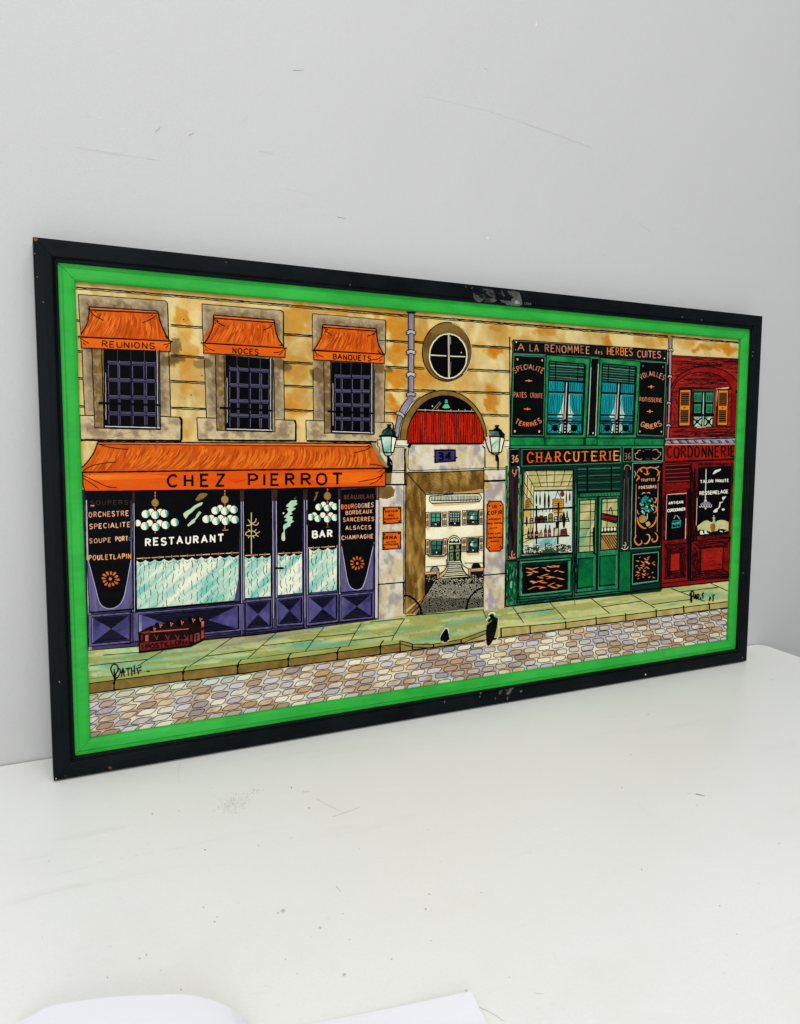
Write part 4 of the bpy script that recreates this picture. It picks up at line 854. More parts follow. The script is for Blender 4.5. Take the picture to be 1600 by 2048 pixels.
e.poly([(632, 822), (750, 815), (750, 845), (632, 852)], (206, 158, 108), m='flat').poly([(1142, 785), (1290, 770), (1290, 800), (1142, 806)], (206, 158, 108), m='flat').lines([[(632, 822), (750, 815)], [(632, 852), (750, 845)], [(1142, 783), (1290, 768)], [(632, 762), (870, 745)], [(1075, 720), (1292, 716)]], 1.2)
for cx, cy in ((733, 815), (1205, 775)):
    P = arc(cx, cy, 48, 56, 180, 0, 16); e.poly(list(P), (226, 222, 196) if cx < 800 else (30, 30, 28), m='flat'); e.line(P, 1.6); e.lines([[(cx+d, cy), (cx+d, cy-52*math.sqrt(1-(d/48)**2))] for d in (-36, -24, -12, 0, 12, 24, 36)], 1.0); e.lines([[(cx-44, cy-15), (cx+44, cy-15)], [(cx-36, cy-33), (cx+36, cy-33)]], 1.0)
e.line([(1292, -118), (1290, 800)], 1.4)
e.done()
e = El('painted_courtyard_cobbles', 2, 'black and white cobbles of the courtyard').view('N')
e.poly([(630, 850), (750, 848), (800, 905), (1110, 868), (1145, 805), (1291, 798), (1288, 1285), (560, 1330), (500, 1345), (640, 1100), (628, 1090)], (14, 13, 12), (26, 25, 20), 'flat')
for j in range(36):
    y = 918+j*12.2
    if y > 1300: break
    for i in range(70):
        x = 560+i*15.0+(7.5 if j % 2 else 0)+nr.uniform(-1.2, 1.2); yy = y-(x-600)*.03+nr.uniform(-1.2, 1.2)
        if x < 634 and yy < 1150: continue
        if x < 640-(yy-1100)*.55 or x > 1284 or yy > 1322-(x-560)*.06: continue
        fade = 1 if yy < 1120 else .72
        if nr.rand() < (.10 if yy > 960 else .45): continue
        w_ = nr.uniform(5.0, 7.2)*(.85 if yy > 1120 else 1.0); h_ = nr.uniform(3.8, 5.6); c = np.array((232, 226, 196))*fade*nr.uniform(.8, 1)
        e.poly([(x-w_, yy), (x-1, yy-h_), (x+w_, yy-1), (x+1, yy+h_)], c, m='flat'); e.z -= 1.0e-5
for k in range(160):
    x, y = nr.uniform(640, 1285), nr.uniform(858, 930)
    if 780 < x < 1120 and y < 900: continue
    e.line([(x, y), (x+nr.uniform(3, 12), y-nr.uniform(-2, 6))], 1.0, (196, 186, 150), jit=0)
e.done()
e = El('painted_iron_hoop', 5, 'left iron guard hoop').view('O'); e.line([(268, 295), (310, 290), (370, 320), (420, 370), (455, 430), (470, 500)], 3.8, sm=True, jit=.1).poly([(452, 485), (488, 485), (486, 502), (454, 508)], INK, m='flat'); e.done()
e = El('painted_iron_hoop', 5, 'right iron guard hoop').view('O'); e.line([(1168, 200), (1110, 225), (1040, 290), (1000, 360), (985, 440)], 3.4, sm=True, jit=.1).poly([(968, 430), (1000, 425), (1000, 446), (968, 452)], INK, m='flat'); e.done()
# plaques
def plaque(v, pts, name, bolts):
    e = El('painted_plaque', 5, name).view(v); e.poly(pts, (232, 112, 18), (206, 78, 10), 'blotch'); e.line(pts, 2.0, closed=True, jit=.1)
    for b in bolts: e.ell(b[0], b[1], 11, 11, INK, m='flat', n=10)
    return e
e = plaque('N', [(148, 85), (345, 80), (350, 258), (150, 272)], 'upper orange plaque of the doctor', ((160, 105), (326, 98), (165, 252), (328, 242)))
e.text('DOCTEUR', (170, 142), (312, 134), 22, 1.3).text('MAS', (208, 184), (265, 182), 20, 1.3).text('ACCOUCHEUR', (155, 225), (315, 215), 16, 1.0).done()
e = plaque('N', [(145, 372), (345, 365), (345, 550), (142, 565)], 'lower orange plaque lettered IRMA', ((162, 396), (325, 383), (158, 542), (320, 530)))
e.text('IRMA', (155, 450), (302, 442), 36, 1.9).text('VOYANTE', (180, 488), (295, 482), 15, 1.1).text('ASTROLOGIE', (152, 520), (322, 508), 18, 1.2).done()
e = plaque('N', [(1355, 15), (1490, 13), (1500, 35), (1516, 50), (1512, 550), (1490, 560), (1480, 582), (1360, 585), (1348, 560), (1328, 545), (1335, 50), (1350, 40)], 'tall orange company plaque lettered COFIR', ((1360, 66), (1485, 64), (1358, 540), (1487, 532)))
e.text('STE', (1392, 95), (1442, 90), 32, 1.5).text('COFIR', (1342, 168), (1502, 160), 46, 1.9)
for tx, y, a, b in (('IMMEUBLES', 228, 1352, 1490), ('HOTEL PARTICUL', 276, 1342, 1506), ('VILLAS', 330, 1360, 1448), ('SANS LUXE', 392, 1345, 1488), ('CONSTRUCTIONS', 440, 1342, 1502), ('DUREES', 482, 1376, 1468)): e.text(tx, (a, y), (b, y-8), 17, 1.1)
e.done()
# ================================================================= green shop
G1 = (10, 98, 54); G2 = (6, 70, 42); G3 = (56, 136, 94); DG = (12, 48, 36); TAN3 = (226, 150, 106)
e = El('painted_shopfront', 4, 'green charcuterie shopfront').view('PX')
e.poly([(1024, 681), (1334, 700), (1325, 1176), (1320, 1183), (1012, 1214), (1018, 880)], DG, (10, 40, 32), 'blotch')
e.view('S').poly([(125, 332), (545, 332), (545, 430), (120, 440)], (24, 140, 70), (10, 100, 50), 'blotch').poly([(550, 345), (1025, 350), (1020, 425), (548, 430)], (24, 140, 70), (10, 96, 50), 'blotch').poly([(1045, 330), (1185, 335), (1185, 425), (1045, 425)], (30, 140, 74), (10, 96, 50), 'blotch').poly([(1190, 345), (2010, 360), (2000, 440), (1190, 430)], (24, 136, 70), (8, 92, 48), 'blotch').poly([(120, 440), (2000, 440), (1990, 462), (115, 470)], G3, (30, 110, 76), 'horiz')
for L_ in ([(120, 332), (1025, 338), (2010, 352)], [(545, 330), (548, 432)], [(1025, 345), (1025, 425)], [(1045, 330), (1045, 428)], [(1188, 330), (1188, 428)], [(120, 438), (2000, 436)], [(100, 472), (1990, 462)], [(115, -900), (120, 470)], [(1655, 345), (1650, 430)]): e.line(L_, 1.5)
e.view('T')
e.poly([(62, -300), (95, -300), (85, 860), (62, 860)], G3, G1, 'vert').poly([(225, -190), (270, -190), (262, 790), (215, 850), (205, 820)], (50, 168, 104), G1, 'vert')
e.poly([(65, 880), (210, 880), (200, 1400), (60, 1430)], (8, 110, 56), (4, 70, 44), 'blotch').poly([(130, 1080), (165, 1060), (190, 1080), (150, 1090), (140, 1200), (120, 1190)], (120, 190, 140), m='blotch', sm=True).poly([(75, 960), (130, 930), (200, 960), (195, 1110), (120, 1120), (80, 1160)], (4, 56, 36), (6, 84, 50), 'blotch', sm=True)
e.poly([(210, 850), (885, 790), (885, 1300), (205, 1380)], (50, 132, 92), (24, 92, 64), 'blotch').poly([(205, 1345), (1460, 1215), (1590, 1250), (1500, 1270), (60, 1430), (60, 1400)], (60, 140, 100), (24, 96, 66), 'horiz')
e.poly([(885, -100), (945, -100), (935, 1300), (885, 1305)], G3, (20, 90, 60), 'vert')
for k in range(230):
    x = rnd.choice((rnd.uniform(66, 90), rnd.uniform(210, 262), rnd.uniform(888, 940), rnd.uniform(70, 205))); y = rnd.uniform(-280, 1350) if x < 95 or x > 205 else rnd.uniform(900, 1380)
    if x > 880 or y > -180 or x < 95: e.line([(x, y), (x+rnd.uniform(-3, 3), y+rnd.uniform(20, 90))], rnd.uniform(.6, 1.3), (4, 34, 22) if k % 3 else (84, 160, 120), jit=.3)
for k in range(120): x = rnd.uniform(215, 870); y = 850+(885-x)*.09+rnd.choice((0, 450))+rnd.uniform(0, 40); e.line([(x, y), (x+rnd.uniform(20, 80), y-rnd.uniform(2, 8))], rnd.uniform(.6, 1.2), (8, 50, 34))
for L_ in ([(65, 870), (215, 870)], [(210, 880), (200, 1400)], [(262, -190), (255, 780)], [(885, -130), (885, 1305)], [(905, -120), (905, 1300)], [(940, -120), (930, 1270)], [(205, 1380), (900, 1305), (1460, 1240)], [(205, 1345), (880, 1290)], [(255, 790), (885, 770)], [(205, 845), (885, 780)], [(60, 1430), (1500, 1262), (2020, 1195)], [(60, 860), (60, 1435)]): e.line(L_, 1.7)
e.done()
e = El('painted_sign', 5, 'upper black fascia sign lettered A LA RENOMMEE').view('Q')
e.poly([(160, 125), (2050, 250), (2038, 395), (155, 280)], (9, 12, 12), (16, 22, 22), 'blotch').line([(140, 150), (160, 122), (1000, 180), (2050, 248)], 1.6).line([(155, 290), (1000, 325), (2040, 400)], 1.0, (60, 130, 100)).line([(165, 140), (155, 280)], 1.0, (40, 90, 70)).line([(170, 134), (1000, 184)], .8, (120, 120, 110)).line([(160, 300), (540, 312)], 1.0, (90, 150, 120))
cs = [(190, 120, 90), (200, 130, 98), (170, 98, 72), (206, 148, 112)]
e.text('A', (212, 248), (292, 250), 88, 2.0, cs[1]).text('LA', (358, 258), (468, 268), 92, 2.0, cs[0]).text('RENOMMEE', (548, 268), (1100, 290), 96, 1.9, cols=cs, sp=.3).text('des', (1162, 292), (1252, 302), 66, 1.5, (180, 130, 100)).text('HERBES', (1312, 303), (1622, 318), 100, 2.0, cols=[(226, 130, 60), (214, 140, 104), (196, 110, 80), (236, 130, 50), (226, 150, 80), (222, 130, 84)], sp=.3)
e.view('R').text('CUITES', (912, 330), (1370, 350), 140, 2.3, cols=cs, sp=.2).ell(1437, 362, 12, 14, (230, 230, 220), m='flat', n=8).ell(1445, 225, 8, 9, (90, 90, 90), m='flat', n=8)
e.view('Q').ell(193, 150, 9, 9, (220, 220, 210), m='flat', n=8).ell(182, 245, 6, 6, (150, 150, 140), m='flat', n=8)
e.done()
def board(pts, name): e = El('painted_notice_board', 5, name).view('PX'); e.poly(pts, (6, 7, 7), (11, 12, 12), 'flat'); e.line(pts, 1.3, (70, 132, 102), closed=True, jit=.2); return e
e = board([(1026.5, 711), (1089, 714), (1086, 871), (1022, 871)], 'left black board lettered SPECIALITE')
e.view('Q').text('SPECIALITE', (180, 535), (512, 540), 64, 1.6, arc=55, cols=cs).text('PATES', (163, 828), (318, 832), 68, 1.5, cols=cs, sp=.3).text('CROUTE', (368, 830), (518, 838), 62, 1.4, (176, 106, 78), sp=.3)
for cx, cy in ((345, 625), (328, 972)): e.line([(cx-42, cy), (cx+42, cy+2)], 1.4, (230, 150, 90)).ell(cx+3, cy, 13, 15, (236, 120, 40), m='flat', n=10)
e.ell(208, 362, 10, 15, (226, 160, 110), m='flat', n=8).ell(511, 375, 10, 14, (226, 160, 110), m='flat', n=8)
e.view('S').text('TERRINES', (175, 155), (505, 145), 56, 1.7, arc=-55, cols=[(226, 130, 76), (230, 140, 86), (220, 110, 66)]).ell(175, 262, 11, 15, (236, 190, 150), m='flat', n=8).ell(475, 265, 11, 15, (236, 190, 150), m='flat', n=8); e.done()
e = board([(1279, 723), (1331, 726), (1325.5, 872), (1274, 870)], 'right black board lettered VOLAILLES')
e.view('R').text('VOLAILLES', (985, 770), (1420, 785), 96, 1.6, arc=75, cols=cs).text('ROTISSERIE', (955, 1190), (1392, 1215), 84, 1.5, cols=[(200, 110, 66), (196, 128, 96), (188, 136, 100)], sp=.3).text('GIBIERS', (965, 1670), (1390, 1650), 96, 1.7, arc=-68, cols=[(226, 150, 96), (220, 160, 116)], sp=.25)
for cx, cy in ((1180, 912), (1153, 1392)): e.line([(cx-60, cy), (cx+60, cy+2)], 1.1, (230, 150, 90)).ell(cx, cy, 20, 30, (240, 140, 50), m='flat', n=10)
for cx, cy in ((1020, 508), (1408, 525), (960, 1783), (1377, 1787)): e.ell(cx, cy, 12, 18, (230, 200, 170) if cy > 1000 else (130, 120, 110), m='flat', n=8)
e.done()
e = board([(1181, 716), (1197, 717), (1191, 872), (1174, 872)], 'narrow black strip between the green windows'); e.view('R').line([(150, 470), (95, 1870)], 1.2, (200, 190, 180)).ell(49, 1815, 12, 18, (236, 230, 220), m='flat', n=8); e.view('PX').line([(1181, 735), (1175, 868)], 1.0, (210, 205, 200)); e.done()
def gwin(q, flip):
    """upstairs window: tall green frame, half raised blind, teal curtains and iron guard rail"""
    e = El('painted_curtained_window', 5, 'left upstairs window with teal curtains' if not flip else 'right upstairs window with teal curtains').view('PX').quad(*q)
    e.rect(-.085, -.078, 1.14, 1.05, (44, 146, 84), (18, 110, 60), 'blotch'); e.rect(1.03, .0, 1.06, 1.0, (10, 44, 32), (24, 90, 60), 'vert')
    e.rect(0, 0, 1.0, 1, (8, 20, 22), (14, 36, 38), 'blotch')
    for i in range(13):
        y = .02+i*.018; e.line([(0.02, y), (.98, y+rnd.uniform(-.006, .012))], rnd.uniform(.8, 1.8), [(50, 120, 86), (16, 60, 46), (110, 160, 136), (12, 44, 36)][(i*7) % 4], jit=.4)
    e.rect(.17, 0, .2, .25, INK, m='flat').rect(.80, 0, .83, .25, INK, m='flat')
    TC = (16, 158, 160); TC2 = (8, 124, 134)
    for x0, x1 in ((.0, .44), (.58, .98)):
        e.rect(x0, .265, x1, .395, TC, TC2, 'vert'); e.rect(x0, .43, x1, .71, (222, 230, 206), (180, 214, 196), 'blotch')
        if x0 < .3: e.poly([(x0, .43), (x1, .43), (x1-.02, .55), (x1-.06, .64), (x1-.14, .71), (x0, .71)], TC, TC2, 'vert')
        else: e.poly([(x0+.02, .43), (x1, .43), (x1, .71), (x0+.18, .71), (x0+.1, .66), (x0+.04, .56)], TC, TC2, 'vert')
        e.rect(x0, .735, x1, .985, TC, (30, 110, 120), 'diag'); 
        if x0 < .3: e.poly([(x1-.17, .73), (x1-.02, .73), (x1-.02, .98), (x1-.1, .98), (x1-.06, .85)], (222, 232, 206), (150, 200, 190), 'vert')
        else: e.poly([(x0, .73), (x0+.14, .73), (x0+.08, .85), (x0+.1, .98), (x0, .98)], (222, 232, 206), (150, 200, 190), 'vert')
        for k in range(6):
            x = x0+.04+(x1-x0-.08)*k/5; e.line([(x, .275), (x+rnd.uniform(-.02, .02), .33), (x, .385)], 1.1, (2, 30, 34), sm=True)
            e.line([(x, .45), (x+rnd.uniform(-.03, .03), .55), (x+(.0 if x0 < .3 else .03), .70)], 1.1, (2, 34, 38), sm=True); e.line([(x, .86), (x+.01, .97)], 1, (2, 34, 38))
        e.line([(x0, .40), (x1, .40)], 2.4); e.line([(x0, .425), (x1, .425)], 1.2, (90, 140, 140)); e.line([(x0, .715), (x1, .715)], 1.6)
        e.rect(x0, .755, x1, .785, (10, 30, 34), (40, 110, 120), 'horiz')
        cx = (x0+x1)/2; e.lines([[(x0, .83), (cx-.05, .875), (x1, .985)], [(x1, .83), (cx+.05, .875), (x0, .985)]], 1.5); e.ell(cx, .905, .095, .05, INK, m='flat', n=12); e.line([(cx, .845), (cx, .96)], 3, taper=1)
    e.rect(.44, .255, .58, 1, (9, 12, 14), m='flat'); e.line([(.505, .27), (.49, .78)], 1.7, (206, 204, 200), jit=.2); e.line([(.44, .42), (.44, .98)], .8, (190, 190, 186))
    for k in range(4): e.ell(.505, .83+k*.045, .025, .010, (214, 214, 206), m='flat', n=6)
    e.line([(-.01, .805), (1.06, .81)], 3.6, jit=.1); e.line([(-.01, .835), (1.02, .835)], 1.8); e.line([(-.01, .985), (1.04, .985)], 2.4)
    e.line([(0, 0), (1, .01), (1.02, 1.0), (-.01, 1.0)], 1.6, closed=True); e.line([(0, .25), (1.0, .262)], 2.4)
    e.line([(1.03, .02), (1.05, 1.0)], 1.2); e.line([(-.085, -.078), (1.14, -.07), (1.14, 1.05), (-.085, 1.05)], 1.3, closed=True)
    e.done()
gwin([(1097, 722), (1168, 727), (1161, 869), (1093, 869)], 0); gwin([(1203.5, 727), (1270, 732), (1263, 869), (1198, 869)], 1)
e = El('painted_sign', 6, 'black fascia sign lettered CHARCUTERIE').view('S')
e.poly([(275, 495), (1475, 465), (1475, 640), (270, 685)], (7, 7, 7), (14, 12, 10), 'flat').line([(262, 485), (1478, 462), (1478, 650), (262, 690)], 1.3, (60, 130, 96), closed=True)
e.text('CHARCUTERIE', (330, 645), (1455, 615), 138, 2.9, h1=124, cols=[(226, 90, 30), (206, 100, 50), (214, 110, 60), (226, 112, 44), (236, 136, 40), (240, 150, 50), (222, 120, 60), (238, 150, 50), (226, 112, 50), (214, 110, 60), (236, 160, 70)], serif=True, sp=.5, wob=.0)
e.line([(1470, 560), (1472, 630)], .8, (230, 220, 200)); e.done()
e = El('painted_number_plate', 6, 'left black number plate 36').view('S'); e.poly([(122, 490), (225, 480), (225, 680), (122, 688)], BLK, m='flat').line([(120, 488), (228, 478)], 1.2, (80, 140, 110)).text('36', (135, 648), (216, 640), 98, 1.9, (230, 166, 130)).done()
e = El('painted_number_plate', 6, 'right black number plate 36').view('U'); e.poly([(100, 98), (205, 96), (205, 270), (100, 275)], BLK, m='flat').line([(98, 98), (208, 94), (208, 272), (98, 276)], 1.1, (70, 130, 100), closed=True).text('36', (115, 245), (188, 242), 88, 1.6, (150, 110, 90)).done()
# pilasters
e = El('painted_pilaster', 6, 'left black pilaster').view('S')
e.poly([(120, 715), (220, 710), (205, 1840), (88, 1860)], (12, 10, 11), (52, 40, 44), 'vert').line([(150, 730), (148, 770), (185, 790), (190, 745), (210, 735)], 1.8, (214, 130, 84), sm=True).line([(185, 790), (165, 820)], 1.4, (214, 130, 84)).line([(222, 700), (228, 760), (208, 1800)], 1.3, (190, 140, 130)).line([(205, 700), (225, 705), (228, 750)], 1.6, (220, 200, 180), sm=True)
e.view('T').lines([[(145, 745), (135, 790), (150, 830), (185, 825)], [(105, 815), (120, 835), (150, 830)], [(160, 800), (175, 780)]], 1.8, (222, 140, 90), sm=True).line([(92, 850), (190, 840)], 1.4, (120, 110, 90)); e.done()
e = El('painted_pilaster', 6, 'right black pilaster').view('U')
e.poly([(100, 305), (205, 300), (180, 1420), (70, 1410)], (9, 10, 12), (44, 38, 40), 'vert').line([(110, 380), (120, 335), (155, 320), (190, 345), (192, 380)], 1.4, (150, 140, 110), sm=True)
e.lines([[(75, 1380), (110, 1400), (150, 1385), (160, 1360)], [(120, 1305), (130, 1340), (110, 1385)], [(95, 1350), (120, 1345)]], 1.5, (206, 190, 130), sm=True).line([(112, 500), (85, 1380)], .9, (110, 100, 100)).line([(160, 480), (150, 1300)], .8, (110, 100, 100)); e.poly([(50, 1425), (190, 1420), (190, 1930), (45, 1935)], (8, 116, 60), (4, 84, 46), 'blotch').line([(50, 1425), (192, 1418), (190, 1935), (40, 1940)], 1.5, closed=True); e.done()
# display window
e = El('painted_display_window', 6, 'display window with hanging sausages, jars and bottles').view('S')
e.poly([(285, 745), (885, 740), (880, 1750), (250, 1790)], (226, 226, 196), (190, 214, 198), 'diag')
e.poly([(330, 745), (885, 740), (880, 975), (405, 985)], (176, 168, 96), (206, 196, 140), 'diag').poly([(285, 745), (405, 940), (400, 1600), (255, 1740)], (214, 200, 140), (190, 180, 110), 'diag')
e.lines([[(300, 750), (410, 945), (880, 935)], [(330, 805), (885, 795)], [(375, 900), (882, 880)], [(440, 745), (495, 940)], [(562, 745), (575, 940)], [(668, 742), (655, 938)], [(790, 742), (740, 935)], [(880, 790), (830, 930)], [(410, 945), (400, 1600)], [(330, 805), (325, 1080)], [(285, 880), (405, 1080)], [(285, 1010), (400, 1180)], [(375, 900), (370, 1600)], [(260, 1550), (400, 1500)], [(256, 1640), (395, 1580)], [(258, 1400), (330, 1380)]], 1.2)
e.line([(405, 995), (880, 985)], 3.0, jit=.1)
e.view('T')
SC = [(20, 14, 16), (60, 24, 22), (96, 40, 26)]
for x, y0, y1, w_, c in ((440, 60, 170, 11, 0), (485, 65, 180, 11, 0), (543, 40, 215, 13, 0), (592, 60, 210, 15, 0), (808, 40, 160, 9, 2), (850, 40, 130, 11, 2)):
    e.line([(x, 12), (x, y0)], .8); e.poly([(x-w_*.5, y0), (x+w_*.5, y0), (x+w_, (y0+y1)/2), (x+w_*.6, y1), (x-w_*.6, y1), (x-w_, (y0+y1)/2)], SC[c], (36, 20, 20), m='blotch', sm=True)
e.ell(592, 160, 9, 14, (160, 40, 40), m='flat', n=8).ell(758, 48, 28, 36, (126, 48, 34), (80, 24, 20)).line([(700, 15), (670, 105)], 1).line([(700, 15), (742, 105)], 1)
e.poly([(642, 112), (775, 110), (772, 215), (642, 222)], (206, 140, 50), (226, 170, 80)).line([(642, 112), (775, 110), (772, 215), (642, 222)], 1.3, closed=True).poly([(642, 225), (765, 220), (760, 305), (648, 310)], (206, 140, 50), (226, 180, 90))
for y in (140, 165, 195, 250, 280): e.line([(655, y), (690, y-4), (760, y-5)], 1.6, (90, 46, 14), jit=1.2)
e.poly([(305, 115), (365, 100), (360, 225), (298, 235)], (176, 120, 50), (120, 80, 30), 'blotch').line([(305, 90), (360, 110)], 1.2).poly([(300, 265), (350, 262), (358, 320), (300, 325)], (196, 130, 50), (226, 170, 90), sm=True)
for y in (130, 155, 180, 205): e.line([(305, y), (358, y-8)], 1.3, (70, 40, 14), jit=1)
e.line([(275, 245), (880, 215)], 3.4, jit=.15).ell(862, 216, 13, 16, INK, m='flat', n=10).ell(285, 246, 12, 16, INK, m='flat', n=10)
e.poly([(430, 190), (452, 190), (445, 720), (430, 720)], INK, m='flat').poly([(700, 150), (722, 150), (715, 400), (708, 700), (690, 700), (698, 400)], INK, m='flat').poly([(675, 395), (722, 390), (715, 460), (680, 465)], INK, m='flat')
for x in (470, 515, 558, 600, 640): e.line([(x, 238), (x+2, 262), (x-4, 272)], 1.1, sm=True)
e.poly([(762, 300), (775, 260), (790, 300), (795, 400), (785, 460), (770, 460), (762, 400)], (24, 16, 20), m='flat', sm=True).poly([(808, 290), (818, 250), (826, 290), (828, 370), (810, 370)], (20, 16, 18), m='flat', sm=True).poly([(312, 330), (328, 330), (332, 400), (318, 450), (308, 400)], (34, 20, 20), m='flat', sm=True)
# jars upper shelf
e.line([(290, 410), (600, 395), (850, 382)], 2.0).line([(300, 600), (620, 575), (845, 560)], 2.6)
for x, w_, h, c in ((380, 36, 52, (206, 206, 186)), (445, 44, 72, (110, 40, 36)), (500, 46, 80, (120, 44, 44)), (552, 36, 70, (60, 110, 96)), (613, 46, 100, (206, 150, 56)), (678, 40, 62, (222, 222, 200)), (742, 26, 72, (190, 150, 100)), (815, 40, 44, (214, 220, 206))):
    y = 402-(x-380)*.045; e.poly([(x-w_/2, y), (x-w_/2, y-h*.8), (x-w_*.38, y-h), (x+w_*.38, y-h), (x+w_/2, y-h*.8), (x+w_/2, y)], c, tuple(int(v*.6) for v in c), 'blotch'); e.line([(x-w_/2, y), (x-w_/2, y-h*.8), (x-w_*.38, y-h), (x+w_*.38, y-h), (x+w_/2, y-h*.8), (x+w_/2, y)], 1.5, closed=True); e.line([(x-w_*.4, y-h*.45), (x+w_*.4, y-h*.5)], 1.8, jit=.8)
for x, w_, h, c in ((345, 26, 120, (24, 40, 30)), (392, 26, 120, (90, 36, 30)), (443, 46, 110, (120, 50, 46)), (498, 40, 90, (150, 140, 90)), (553, 32, 150, (140, 50, 40)), (602, 34, 140, (130, 46, 44))):
    y = 585-(x-345)*.06; e.poly([(x-w_/2, y), (x-w_/2, y-h*.5), (x-w_*.2, y-h*.7), (x-w_*.18, y-h), (x+w_*.18, y-h), (x+w_*.2, y-h*.7), (x+w_/2, y-h*.5), (x+w_/2, y)], c, (20, 14, 14), 'blotch'); e.line([(x-w_*.4, y-h*.25), (x+w_*.4, y-h*.27)], 2.2, (196, 130, 110)); e.line([(x-w_/2, y), (x-w_/2, y-h*.5), (x-w_*.2, y-h*.7)], 1.2)
e.poly([(655, 470), (710, 460), (715, 565), (655, 570)], (214, 196, 150), (60, 60, 50), 'blotch').line([(655, 470), (710, 460), (715, 565), (655, 570)], 1.6, closed=True).poly([(735, 490), (805, 475), (815, 555), (728, 560)], (150, 80, 66), (90, 40, 40), 'blotch').lines([[(735, 490), (805, 475), (815, 555), (728, 560)], [(735, 515), (808, 505)], [(732, 535), (812, 528)]], 1.6)
e.poly([(395, 610), (690, 585), (690, 690), (400, 710)], (190, 216, 190), (60, 160, 170), 'diag').poly([(430, 560), (446, 560), (446, 720), (430, 720)], INK, m='flat').poly([(692, 560), (712, 560), (710, 700), (692, 700)], INK, m='flat')
# bottom row of dishes
e.poly([(255, 760), (330, 700), (440, 700), (560, 690), (640, 700), (720, 660), (860, 680), (865, 745), (560, 785), (240, 795)], (34, 40, 38), (60, 66, 60), 'blotch')
for k in range(120):
    x = nr.uniform(262, 855); y = nr.uniform(700, 770)-(x-260)*.03; r = nr.uniform(5, 16); c = [(230, 230, 210), (150, 200, 180), (226, 190, 150), (40, 110, 80), (110, 50, 50), (236, 236, 220)][nr.randint(6)]
    e.line(arc(x, y, r, r*.8, nr.uniform(0, 180), nr.uniform(200, 360), 6), nr.uniform(1, 1.8), c, jit=0)
e.poly([(545, 662), (615, 662), (612, 705), (548, 708)], (190, 220, 196), m='flat').line([(545, 662), (615, 662), (612, 705), (548, 708)], 1.6, closed=True).line([(560, 685), (605, 680)], 2, jit=1).poly([(555, 720), (625, 715), (640, 760), (550, 775)], (20, 80, 56), m='flat')
for x in (310, 440, 700, 830): e.line([(x-30, 690), (x-25, 672), (x+25, 670), (x+30, 690)], 1.4, (220, 226, 206)).line([(x-32, 686), (x+32, 684)], 1.2)
e.view('S').line([(285, 745), (885, 738)], 2.4).line([(285, 745), (262, 1780)], 1.6).line([(885, 738), (880, 1760)], 1.6)
e.done()
def tiger(v, q, n, name, big=1.0):
    e = El('painted_marbled_panel', 6, name).view(v).quad(*q); e.rect(-.08, -.09, 1.1, 1.12, (56, 140, 98), (24, 100, 66), 'blotch'); e.rect(0, 0, 1, 1, BLK, m='flat')
    for i in range(int(n*1.6)):
        i = i/1.6; x, y = rnd.uniform(.04, .8), .07+.88*(i+.5)/n+rnd.uniform(-.05, .05); L_ = rnd.uniform(.1, .26)*big; a = rnd.choice((-.35, -.25, .3, .5, .4)); y = min(max(y, .1), .9)
        if y+a*L_ > .94 or y+a*L_ < .05: a = -a
        L_ = min(L_, .94-x)
        P = [(x, y), (x+L_*.3, y+a*L_*.25-.012), (x+L_*.7, y+a*L_*.8-.016), (x+L_, y+a*L_), (x+L_*.65, y+a*L_*.85+.014), (x+L_*.3, y+a*L_*.3+.014)]
        e.poly(P, (228, 112, 50), (226, 160, 110), 'blotch', sm=True)
    e.line([(-.01, -.01), (1.01, -.01), (1.01, 1.01), (-.01, 1.01)], 1.6, closed=True); e.line([(-.09, -.1), (1.1, -.1), (1.1, 1.12), (-.09, 1.12)], 2.0, closed=True); e.line([(-.04, -.05), (1.05, -.05), (1.05, 1.06), (-.04, 1.06)], .9, (110, 170, 136), closed=True)
    e.done()
tiger('T', [(275, 905), (818, 870), (815, 1215), (275, 1268)], 19, 'black panel with orange streaks under the display window')
tiger('U', [(232, 1480), (530, 1450), (525, 1780), (225, 1820)], 22, 'small black panel with orange streaks at the right', .8)
# doors
e = El('painted_shop_blind', 6, 'half raised green blind over the shop door').view('S'); e.poly([(945, 690), (1475, 675), (1472, 1000), (942, 1020)], (8, 24, 20), (14, 40, 32), 'horiz')
for i in range(19): y = 712+i*17; e.line([(950, y), (1200, y-8+rnd.uniform(-3, 3)), (1470, y-16)], rnd.uniform(.8, 2.0), [(14, 56, 42), (60, 132, 98), (8, 34, 28), (20, 70, 52), (10, 40, 32)][i % 5], jit=.5)
e.rect(1055, 705, 1078, 1010, (4, 10, 10), m='flat').rect(1352, 690, 1372, 1000, (4, 10, 10), m='flat'); e.view('T').poly([(985, 45), (1468, 28), (1465, 65), (980, 88)], (40, 130, 88), (20, 90, 60), 'horiz')
for k in range(12): e.ell(1010+k*38, 66-k*1.7, 7, 10, (4, 20, 16), m='flat', n=8)
e.line([(945, 90), (1470, 70)], 1.6).line([(945, 30), (1470, 12)], 2.0); e.done()
